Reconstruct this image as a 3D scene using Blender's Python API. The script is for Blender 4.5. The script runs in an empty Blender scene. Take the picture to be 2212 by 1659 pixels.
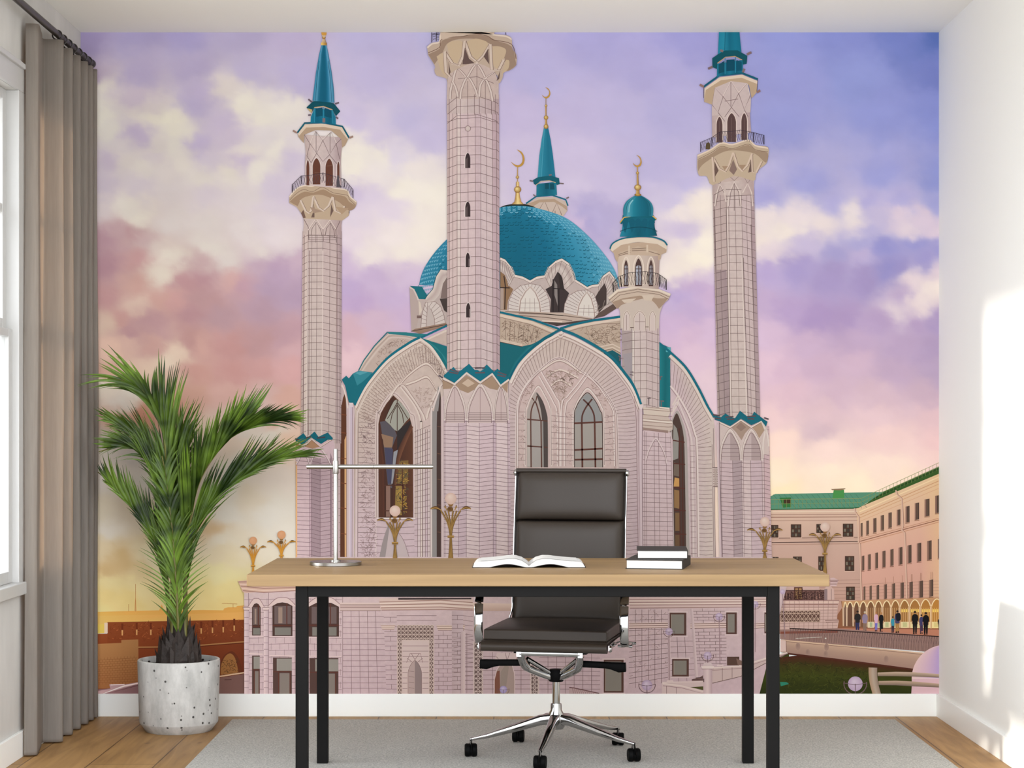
import bpy, bmesh, math, random
import numpy as np
from mathutils import Vector, Matrix, Euler

S = bpy.context.scene
COL = S.collection
F = 4200.0            # focal length in pixels of the 2212-wide frame
CAMY, CAMZ = -8.317, 1.226

# ------------------------------------------------------------------ camera
cam_d = bpy.data.cameras.new('camera')
cam_d.sensor_width = 36.0
cam_d.lens = 36.0 * F / 2212.0
cam_d.shift_x = -6.0 / 2212.0
cam_d.shift_y = 98.5 / 2212.0
cam_d.clip_start = 0.1
cam = bpy.data.objects.new('camera', cam_d)
cam.location = (0, CAMY, CAMZ)
cam.rotation_euler = (math.pi / 2, 0, 0)
COL.objects.link(cam)
S.camera = cam

# ------------------------------------------------------------------ world, sun, exposure
w = bpy.data.worlds.new('daylight')
S.world = w
w.use_nodes = True
wnt = w.node_tree
bg = wnt.nodes['Background']
wtc = wnt.nodes.new('ShaderNodeTexCoord'); wsep = wnt.nodes.new('ShaderNodeSeparateXYZ')
wmr = wnt.nodes.new('ShaderNodeMapRange'); wmr.inputs['From Min'].default_value = -1.0; wmr.inputs['From Max'].default_value = 1.0
wcr = wnt.nodes.new('ShaderNodeValToRGB')          # soft daylight: bright around the horizon, calmer overhead
els = wcr.color_ramp.elements
els[0].position = 0.0; els[0].color = (0.45, 0.45, 0.46, 1)
els[1].position = 1.0; els[1].color = (0.66, 0.70, 0.76, 1)
for p_, c_ in ((0.40, (0.50, 0.50, 0.51, 1)), (0.51, (0.84, 0.86, 0.90, 1)), (0.66, (1.14, 1.18, 1.25, 1))):
    e_ = els.new(p_); e_.color = c_
wnt.links.new(wtc.outputs['Generated'], wsep.inputs[0]); wnt.links.new(wsep.outputs['Z'], wmr.inputs['Value'])
wnt.links.new(wmr.outputs[0], wcr.inputs[0]); wnt.links.new(wcr.outputs[0], bg.inputs['Color'])
bg.inputs['Strength'].default_value = 3.6

sd = bpy.data.lights.new('sun', 'SUN')
sd.energy = 2.6
sd.color = (1.0, 0.92, 0.83)
sd.angle = math.radians(2.2)
sun = bpy.data.objects.new('sun', sd)
COL.objects.link(sun)
sun.rotation_euler = Vector((1.0, 0.09, -0.205)).to_track_quat('-Z', 'Y').to_euler()

S.view_settings.view_transform = 'Standard'
S.view_settings.look = 'None'
S.view_settings.gamma = 1.0
S.view_settings.use_curve_mapping = False
S.view_settings.exposure = 0.42
try:
    S.cycles.use_denoising = True
    S.cycles.max_bounces = 10
    S.cycles.diffuse_bounces = 6
    S.cycles.transparent_max_bounces = 12
    S.cycles.sample_clamp_indirect = 6.0
    S.cycles.caustics_reflective = False
    S.cycles.caustics_refractive = False
except Exception:
    pass

# ------------------------------------------------------------------ helpers
def lin(c):
    c = c / 255.0
    return c / 12.92 if c <= 0.04045 else ((c + 0.055) / 1.055) ** 2.4
def rgb(r, g, b):
    return (lin(r), lin(g), lin(b), 1.0)

def mat(name, col, rough=0.5, metal=0.0, spec=0.5, noise=None, bump=None, **kw):
    """Principled material. noise=(scale, amount, stretch) varies the base colour; bump=(scale, strength)."""
    m = bpy.data.materials.new(name)
    m.use_nodes = True
    nt = m.node_tree
    b = nt.nodes['Principled BSDF']
    b.inputs['Base Color'].default_value = col
    b.inputs['Roughness'].default_value = rough
    b.inputs['Metallic'].default_value = metal
    b.inputs['Specular IOR Level'].default_value = spec
    for k, v in kw.items():
        b.inputs[k.replace('_', ' ')].default_value = v
    tc = nt.nodes.new('ShaderNodeTexCoord')
    if noise:
        sc, am, st = noise
        mp = nt.nodes.new('ShaderNodeMapping')
        mp.inputs['Scale'].default_value = st
        nz = nt.nodes.new('ShaderNodeTexNoise')
        nz.inputs['Scale'].default_value = sc
        nz.inputs['Detail'].default_value = 6
        rp = nt.nodes.new('ShaderNodeMapRange')
        rp.inputs['From Min'].default_value = 0.3
        rp.inputs['From Max'].default_value = 0.7
        rp.inputs['To Min'].default_value = 1 - am
        rp.inputs['To Max'].default_value = 1 + am
        mx = nt.nodes.new('ShaderNodeMix')
        mx.data_type = 'RGBA'
        mx.blend_type = 'MULTIPLY'
        mx.inputs['Factor'].default_value = 1
        mx.inputs['A'].default_value = col
        nt.links.new(tc.outputs['Object'], mp.inputs['Vector'])
        nt.links.new(mp.outputs[0], nz.inputs['Vector'])
        nt.links.new(nz.outputs['Fac'], rp.inputs['Value'])
        nt.links.new(rp.outputs[0], mx.inputs['B'])
        nt.links.new(mx.outputs['Result'], b.inputs['Base Color'])
    if bump:
        n2 = nt.nodes.new('ShaderNodeTexNoise')
        n2.inputs['Scale'].default_value = bump[0]
        n2.inputs['Detail'].default_value = 4
        bp = nt.nodes.new('ShaderNodeBump')
        bp.inputs['Strength'].default_value = bump[1]
        bp.inputs['Distance'].default_value = 0.01
        nt.links.new(tc.outputs['Object'], n2.inputs['Vector'])
        nt.links.new(n2.outputs['Fac'], bp.inputs['Height'])
        nt.links.new(bp.outputs[0], b.inputs['Normal'])
    return m

def obj(name, bm, m, parent=None, smooth=False, bevel=None, loc=None):
    me = bpy.data.meshes.new(name)
    bmesh.ops.recalc_face_normals(bm, faces=bm.faces[:])
    bm.to_mesh(me)
    bm.free()
    o = bpy.data.objects.new(name, me)
    COL.objects.link(o)
    for mm in (m if isinstance(m, (list, tuple)) else [m]):
        me.materials.append(mm)
    if smooth:
        for p in me.polygons:
            p.use_smooth = True
        if smooth != 'all':
            try:
                md = o.modifiers.new('smooth by edge', 'EDGE_SPLIT')
                md.split_angle = math.radians(40)
            except Exception:
                pass
    if bevel:
        md = o.modifiers.new('bevel', 'BEVEL')
        md.width = bevel
        md.segments = 3
        md.limit_method = 'ANGLE'
        md.angle_limit = math.radians(35)
        if smooth:                      # bevel must come before the edge split
            o.modifiers.move(len(o.modifiers) - 1, 0)
    if parent is not None:
        o.parent = parent
    if loc:
        o.location = loc
    return o

def tag(o, label, cat, group=None, kind=None):
    o['label'] = label
    o['category'] = cat
    if group: o['group'] = group
    if kind: o['kind'] = kind
    return o

def empty(name, loc=(0, 0, 0), rz=0.0):
    o = bpy.data.objects.new(name, None)
    o.location = loc
    o.rotation_euler = (0, 0, rz)
    o.empty_display_size = 0.1
    COL.objects.link(o)
    return o

def struct(name, bm, m, parent=None, **kw):
    o = obj(name, bm, m, parent, **kw)
    if parent is None:
        o['kind'] = 'structure'
    return o

def box(bm, x0, x1, y0, y1, z0, z1):
    v = [bm.verts.new((x, y, z)) for z in (z0, z1) for y in (y0, y1) for x in (x0, x1)]
    for f in ((0, 1, 3, 2), (4, 6, 7, 5), (0, 4, 5, 1), (2, 3, 7, 6), (0, 2, 6, 4), (1, 5, 7, 3)):
        bm.faces.new([v[i] for i in f])
def boxbm(*a):
    bm = bmesh.new(); box(bm, *a); return bm

def lathe(bm, prof, n=48, c=(0, 0), cap=True):
    rings = []
    for r, z in prof:
        if r < 1e-6:
            rings.append([bm.verts.new((c[0], c[1], z))])
        else:
            rings.append([bm.verts.new((c[0] + r * math.cos(2 * math.pi * i / n), c[1] + r * math.sin(2 * math.pi * i / n), z)) for i in range(n)])
    for a, b in zip(rings, rings[1:]):
        for i in range(n):
            j = (i + 1) % n
            if len(a) == 1 and len(b) == 1: continue
            if len(a) == 1: bm.faces.new((a[0], b[j], b[i]))
            elif len(b) == 1: bm.faces.new((a[i], a[j], b[0]))
            else: bm.faces.new((a[i], a[j], b[j], b[i]))
    if cap:
        for r in (rings[0], rings[-1]):
            if len(r) > 2:
                bm.faces.new(r)

def tube(bm, pts, rad, n=12, cap=True, flat=None, up=Vector((0, 0, 1))):
    """Sweep along pts; rad is a number or list; flat=(ru, rv) sweeps a rounded rectangle instead."""
    pts = [Vector(p) for p in pts]
    rings = []
    for i, p in enumerate(pts):
        t = (pts[min(i + 1, len(pts) - 1)] - pts[max(i - 1, 0)]).normalized()
        u = t.cross(up)
        if u.length < 1e-4: u = t.cross(Vector((0, 1, 0)))
        u.normalize()
        v = u.cross(t).normalized()
        r = rad[i] if isinstance(rad, (list, tuple)) else rad
        ring = []
        for k in range(n):
            a = 2 * math.pi * k / n
            if flat:
                fu, fv = flat[i] if isinstance(flat, list) else flat
                ca, sa = math.cos(a), math.sin(a)
                e = 0.45
                x = fu * math.copysign(abs(ca) ** e, ca)
                y = fv * math.copysign(abs(sa) ** e, sa)
            else:
                x, y = r * math.cos(a), r * math.sin(a)
            ring.append(bm.verts.new(p + u * x + v * y))
        rings.append(ring)
    for a, b in zip(rings, rings[1:]):
        for k in range(n):
            bm.faces.new((a[k], a[(k + 1) % n], b[(k + 1) % n], b[k]))
    if cap:
        bm.faces.new(rings[0][::-1])
        bm.faces.new(rings[-1])

def catmull(pts, n=8):
    out = []
    P = [Vector(p) for p in pts]
    for i in range(len(P) - 1):
        p0, p1, p2, p3 = P[max(i - 1, 0)], P[i], P[i + 1], P[min(i + 2, len(P) - 1)]
        for k in range(n):
            t = k / n
            out.append(0.5 * ((2 * p1) + (p2 - p0) * t + (2 * p0 - 5 * p1 + 4 * p2 - p3) * t * t + (3 * p1 - p0 - 3 * p2 + p3) * t ** 3))
    out.append(P[-1])
    return out

# ------------------------------------------------------------------ room materials
M_wall = mat('white_wall_paint', rgb(238, 238, 233), 0.85, spec=0.25, bump=(180, 0.03))
M_ceil = mat('ceiling_paint', rgb(240, 239, 230), 0.9, spec=0.2)
M_trim = mat('white_trim_paint', rgb(238, 239, 235), 0.35, spec=0.4)
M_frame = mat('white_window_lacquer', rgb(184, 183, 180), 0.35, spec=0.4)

def plank_floor():
    m = bpy.data.materials.new('oak_planks'); m.use_nodes = True
    nt = m.node_tree; b = nt.nodes['Principled BSDF']
    N, L = nt.nodes.new, nt.links.new
    tc = N('ShaderNodeTexCoord')
    mp = N('ShaderNodeMapping'); mp.inputs['Rotation'].default_value = (0, 0, math.pi / 2)
    mp.inputs['Location'].default_value = (0, 0.089, 0)
    br = N('ShaderNodeTexBrick')
    br.offset = 0.37; br.inputs['Scale'].default_value = 1
    br.inputs['Brick Width'].default_value = 1.9; br.inputs['Row Height'].default_value = 0.245
    br.inputs['Mortar Size'].default_value = 0.0028; br.inputs['Mortar Smooth'].default_value = 0.2
    br.inputs['Color1'].default_value = rgb(168, 132, 85); br.inputs['Color2'].default_value = rgb(152, 118, 74)
    br.inputs['Mortar'].default_value = rgb(92, 66, 42)
    L(tc.outputs['Object'], mp.inputs['Vector']); L(mp.outputs[0], br.inputs['Vector'])
    m2 = N('ShaderNodeMapping'); m2.inputs['Scale'].default_value = (9, 0.8, 1)
    nz = N('ShaderNodeTexNoise'); nz.inputs['Scale'].default_value = 2.2; nz.inputs['Detail'].default_value = 7; nz.inputs['Distortion'].default_value = 1.2
    L(tc.outputs['Object'], m2.inputs['Vector']); L(m2.outputs[0], nz.inputs['Vector'])
    cr = N('ShaderNodeValToRGB')
    cr.color_ramp.elements[0].position = 0.3; cr.color_ramp.elements[0].color = (0.72, 0.66, 0.6, 1)
    cr.color_ramp.elements[1].position = 0.62; cr.color_ramp.elements[1].color = (1.08, 1.06, 1.02, 1)
    mx = N('ShaderNodeMix'); mx.data_type = 'RGBA'; mx.blend_type = 'MULTIPLY'; mx.inputs['Factor'].default_value = 1
    L(nz.outputs['Fac'], cr.inputs['Fac']); L(br.outputs['Color'], mx.inputs['A']); L(cr.outputs['Color'], mx.inputs['B'])
    vo = N('ShaderNodeTexNoise'); vo.inputs['Scale'].default_value = 3.1; vo.inputs['Detail'].default_value = 1   # knots
    m3 = N('ShaderNodeMapping'); m3.inputs['Scale'].default_value = (3.2, 1.6, 1)
    c3 = N('ShaderNodeValToRGB'); c3.color_ramp.elements[0].position = 0.2; c3.color_ramp.elements[0].color = (0.4, 0.3, 0.24, 1); c3.color_ramp.elements[1].position = 0.27
    c3.color_ramp.elements[1].color = (1, 1, 1, 1)
    mx2 = N('ShaderNodeMix'); mx2.data_type = 'RGBA'; mx2.blend_type = 'MULTIPLY'; mx2.inputs['Factor'].default_value = 1
    L(tc.outputs['Object'], m3.inputs['Vector']); L(m3.outputs[0], vo.inputs['Vector']); L(vo.outputs['Fac'], c3.inputs['Fac'])
    L(mx.outputs['Result'], mx2.inputs['A']); L(c3.outputs['Color'], mx2.inputs['B'])
    L(mx2.outputs['Result'], b.inputs['Base Color'])
    b.inputs['Roughness'].default_value = 0.5; b.inputs['Specular IOR Level'].default_value = 0.35
    return m

# ------------------------------------------------------------------ room shell (back wall at y = 0)
XL, XR, ZC, YF = -1.857, 1.814, 2.925, -3.5
struct('floor', boxbm(XL - .2, XR + .2, YF, .2, -.1, 0), plank_floor())
struct('ceiling', boxbm(XL - .2, XR + .2, YF, .2, ZC, ZC + .1), M_ceil)
struct('wall_back', boxbm(XL - .2, XR + .2, 0, .2, 0, ZC), M_wall)
struct('wall_right', boxbm(XR, XR + .2, YF, 0, 0, ZC), M_wall)
# left wall around the window opening
WY0, WY1, WZ0, WZ1 = -2.40, -.42, .655, 2.49
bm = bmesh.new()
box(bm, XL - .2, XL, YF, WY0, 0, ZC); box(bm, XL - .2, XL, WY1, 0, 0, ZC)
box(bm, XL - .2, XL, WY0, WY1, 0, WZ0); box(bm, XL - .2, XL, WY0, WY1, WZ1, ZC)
M_wall_l = mat('shaded_mottled_plaster', rgb(196, 194, 189), 0.9, spec=0.15, noise=(5, .10, (1, 1, .45)))  # mottled plaster; base greyed below the other walls to stand in for shade
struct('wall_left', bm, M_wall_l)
BH, BT = .097, .014
struct('baseboard_back', boxbm(XL, XR, -BT, 0, 0, BH), M_trim, bevel=.002)
struct('baseboard_right', boxbm(XR - BT, XR, YF, -BT, 0, BH), M_trim, bevel=.002)
struct('baseboard_left', boxbm(XL, XL + BT, YF, -BT, 0, BH), M_trim, bevel=.002)

# ------------------------------------------------------------------ window (two sash bays, casing, sill)
M_glass = bpy.data.materials.new('window_glass'); M_glass.use_nodes = True
nt = M_glass.node_tree
for n_ in list(nt.nodes): nt.nodes.remove(n_)
o_ = nt.nodes.new('ShaderNodeOutputMaterial'); t_ = nt.nodes.new('ShaderNodeBsdfTransparent'); g_ = nt.nodes.new('ShaderNodeBsdfGlossy')
t_.inputs['Color'].default_value = (.97, .98, .98, 1); g_.inputs['Roughness'].default_value = .02
x_ = nt.nodes.new('ShaderNodeMixShader'); x_.inputs[0].default_value = .05
nt.links.new(t_.outputs[0], x_.inputs[1]); nt.links.new(g_.outputs[0], x_.inputs[2]); nt.links.new(x_.outputs[0], o_.inputs[0])

win = empty('window_1', (XL, -1.4, .64)); win['kind'] = 'structure'
def wobj(name, bm, m, **kw):
    o = obj(name, bm, m, **kw); o.parent = win; o.matrix_parent_inverse = Matrix.Translation(-Vector(win.location)); return o
bm = bmesh.new()                                   # casing on the room side of the wall
CX = XL + .013
box(bm, XL, CX, WY0 - .09, WY1 + .03, WZ1, WZ1 + .10)
box(bm, XL, CX + .012, WY0 - .1, -1.03, WZ1 + .085, WZ1 + .105)
box(bm, XL, CX, WY0 - .09, WY0, WZ0, WZ1)
box(bm, XL, CX, WY1, WY1 + .03, WZ0, WZ1)
box(bm, XL - .06, CX, -1.085, -.975, WZ0, WZ1)     # mullion between the bays
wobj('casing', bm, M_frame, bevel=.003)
bm = bmesh.new()
box(bm, XL - .1, XL + .028, WY0 - .11, -1.03, WZ0 - .045, WZ0 + .002)
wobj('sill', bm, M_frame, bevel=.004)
def bay(y0, y1):
    for nm, z0, z1, xo in (('lower_sash', WZ0 + .002, 1.60, -.012), ('upper_sash', 1.58, WZ1, -.034)):
        bm = bmesh.new(); st = .05
        xa, xb = XL + xo - .03, XL + xo
        rb, rt = (.045, .03) if nm[0] == 'l' else (.058, .04)
        box(bm, xa, xb, y0, y0 + st, z0, z1); box(bm, xa, xb, y1 - st, y1, z0, z1)
        box(bm, xa, xb, y0 + st, y1 - st, z0, z0 + rb); box(bm, xa, xb, y0 + st, y1 - st, z1 - rt, z1)
        if nm[0] == 'u':
            box(bm, xa + .006, xb - .002, y0 + st, y1 - st, 2.03, 2.062)
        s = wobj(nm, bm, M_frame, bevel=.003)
        g = obj('pane', boxbm(xa + .012, xa + .016, y0 + st, y1 - st, z0 + rb, z1 - rt), M_glass)
        g.parent = s                      # the sash already sits in room coordinates
bay(WY0, -1.085)
bay(-.975, WY1)
# ================================================================== photo mural on the back wall
# One flat printed wallpaper. The print is drawn as thin ink layers (a few microns each) in wall
# coordinates; p(x, y) below are positions on the print measured in a 2212-wide drawing grid.
MX0, MX1, MY0, MY1 = 174.0, 2031.0, 70.0, 1498.5
# print colours carry inverse light: divided by the wall's fitted daylight, evening its falloff
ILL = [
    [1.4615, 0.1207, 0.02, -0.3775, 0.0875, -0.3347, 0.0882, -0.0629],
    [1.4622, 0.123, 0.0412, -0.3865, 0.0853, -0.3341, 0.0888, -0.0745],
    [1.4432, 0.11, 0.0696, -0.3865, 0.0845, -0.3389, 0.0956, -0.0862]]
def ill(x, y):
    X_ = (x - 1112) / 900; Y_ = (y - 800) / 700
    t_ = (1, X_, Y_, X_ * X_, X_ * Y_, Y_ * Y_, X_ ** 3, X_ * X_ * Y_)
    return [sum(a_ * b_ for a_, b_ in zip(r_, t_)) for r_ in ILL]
class Ink:
    def __init__(s):
        s.v, s.f, s.c, s.z, s.tone = [], [], [], 0.0008, False
    def up(s): s.z += 0.000006
    def vert(s, p, col, a=0.0):
        x = min(max(p[0], MX0), MX1); y = min(max(p[1], MY0), MY1)
        s.v.append(((x - 1112) / 505.0, -s.z, CAMZ + (928 - y) / 505.0))
        if s.tone: t_ = min(1, max(0, (y - 500) / 500)); col = (col[0] * (.98 - .04 * t_), col[1] * (.99 - .03 * t_), col[2] * (.97 - .05 * t_))
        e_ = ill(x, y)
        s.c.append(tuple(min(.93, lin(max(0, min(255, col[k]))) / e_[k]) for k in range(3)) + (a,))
        return len(s.v) - 1
    def poly(s, pts, col, a=0.0):
        s.up()
        s.f.append([s.vert(p, col(*p) if callable(col) else col, a) for p in pts])
    def strip(s, A, B, cols, n=None, a=0.0, m=None, up=True):
        """Ribbon between polylines A and B; cols is one colour, a list across A->B, or f(u, v)."""
        if up: s.up()
        if m: A, B = resample(A, m), resample(B, m)
        if not callable(cols):
            cl = cols if isinstance(cols, list) else [cols, cols]
            n = n or max(1, len(cl) - 1)
            fn = lambda u, v: mixl(cl, u)
        else:
            fn = cols; n = n or 6
        K = len(A); idx = []
        for j in range(K):
            v = j / max(1, K - 1)
            idx.append([s.vert((A[j][0] + (B[j][0] - A[j][0]) * i / n, A[j][1] + (B[j][1] - A[j][1]) * i / n), fn(i / n, v), a) for i in range(n + 1)])
        for j in range(K - 1):
            for i in range(n):
                s.f.append([idx[j][i], idx[j][i + 1], idx[j + 1][i + 1], idx[j + 1][i]])
    def line(s, pts, w, col, closed=False, up=True, a=0.0):
        if up: s.up()
        P = list(pts) + ([pts[0]] if closed else [])
        L, R = [], []
        for i, p in enumerate(P):
            q0, q1 = P[max(i - 1, 0)], P[min(i + 1, len(P) - 1)]
            if closed and i in (0, len(P) - 1): q0, q1 = P[-2], P[1]
            dx, dy = q1[0] - q0[0], q1[1] - q0[1]; l = math.hypot(dx, dy) or 1
            nx, ny = -dy / l * w / 2, dx / l * w / 2
            L.append((p[0] + nx, p[1] + ny)); R.append((p[0] - nx, p[1] - ny))
        s.strip(L, R, col, up=False, a=a)
    def lines(s, many, w, col, crisp=True):
        s.up()
        if crisp and w < 1.3 and 100 < sum(col) / 3 < 175: col = tuple(c_ * .87 for c_ in col); w *= 1.08      # mortar joints print crisply
        for p in many: s.line(p, w, col, up=False)
    def disc(s, cx, cy, r, c0, c1=None, ry=None, n=26, sh=(-.25, -.3)):
        s.up(); ry = ry or r; c1 = c1 or c0
        m = s.vert((cx + sh[0] * r, cy + sh[1] * ry), c0)
        ring = [s.vert((cx + r * math.cos(6.2832 * i / n), cy + ry * math.sin(6.2832 * i / n)), c1) for i in range(n)]
        for i in range(n): s.f.append([m, ring[i], ring[(i + 1) % n]])

def mix(a, b, t): return tuple(a[i] + (b[i] - a[i]) * t for i in range(3))
def mixl(cl, u):
    if len(cl) == 1: return cl[0]
    x = max(0, min(.9999, u)) * (len(cl) - 1); i = int(x)
    return mix(cl[i], cl[i + 1], x - i)
def resample(P, m):
    L = [0]
    for a, b in zip(P, P[1:]): L.append(L[-1] + math.hypot(b[0] - a[0], b[1] - a[1]))
    out = []; k = 0
    for i in range(m):
        s_ = L[-1] * i / (m - 1)
        while k < len(P) - 2 and L[k + 1] < s_: k += 1
        t = (s_ - L[k]) / ((L[k + 1] - L[k]) or 1)
        out.append((P[k][0] + (P[k + 1][0] - P[k][0]) * t, P[k][1] + (P[k + 1][1] - P[k][1]) * t))
    return out
def sm(P, n=6):
    return [(v.x, v.y) for v in catmull([(p[0], p[1], 0) for p in P], n)]
def fr(ox, oy, s):
    return lambda *q: [(ox + q[i] / s, oy + q[i + 1] / s) for i in range(0, len(q), 2)]
A = fr(600, 60, 4.147); B = fr(900, 60, 4.147); C = fr(1300, 60, 4.147); D = fr(600, 440, 2.9625)
E = fr(860, 420, 4.1475); FF = fr(1280, 420, 3.0715); G_ = fr(700, 680, 3.0715); H = fr(1060, 660, 4.6083)
I_ = fr(1340, 860, 4.6083); J = fr(1640, 980, 4.3658); K_ = fr(1660, 1230, 5.6718); L_ = fr(480, 1160, 3.325)
O_ = fr(1280, 1160, 3.3241); P_ = fr(200, 1200, 3.614); Q_ = fr(980, 1360, 5.0273); LZ = fr(640, 940, 5.184)
ink = Ink()
R_ = random.Random(11)

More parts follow.
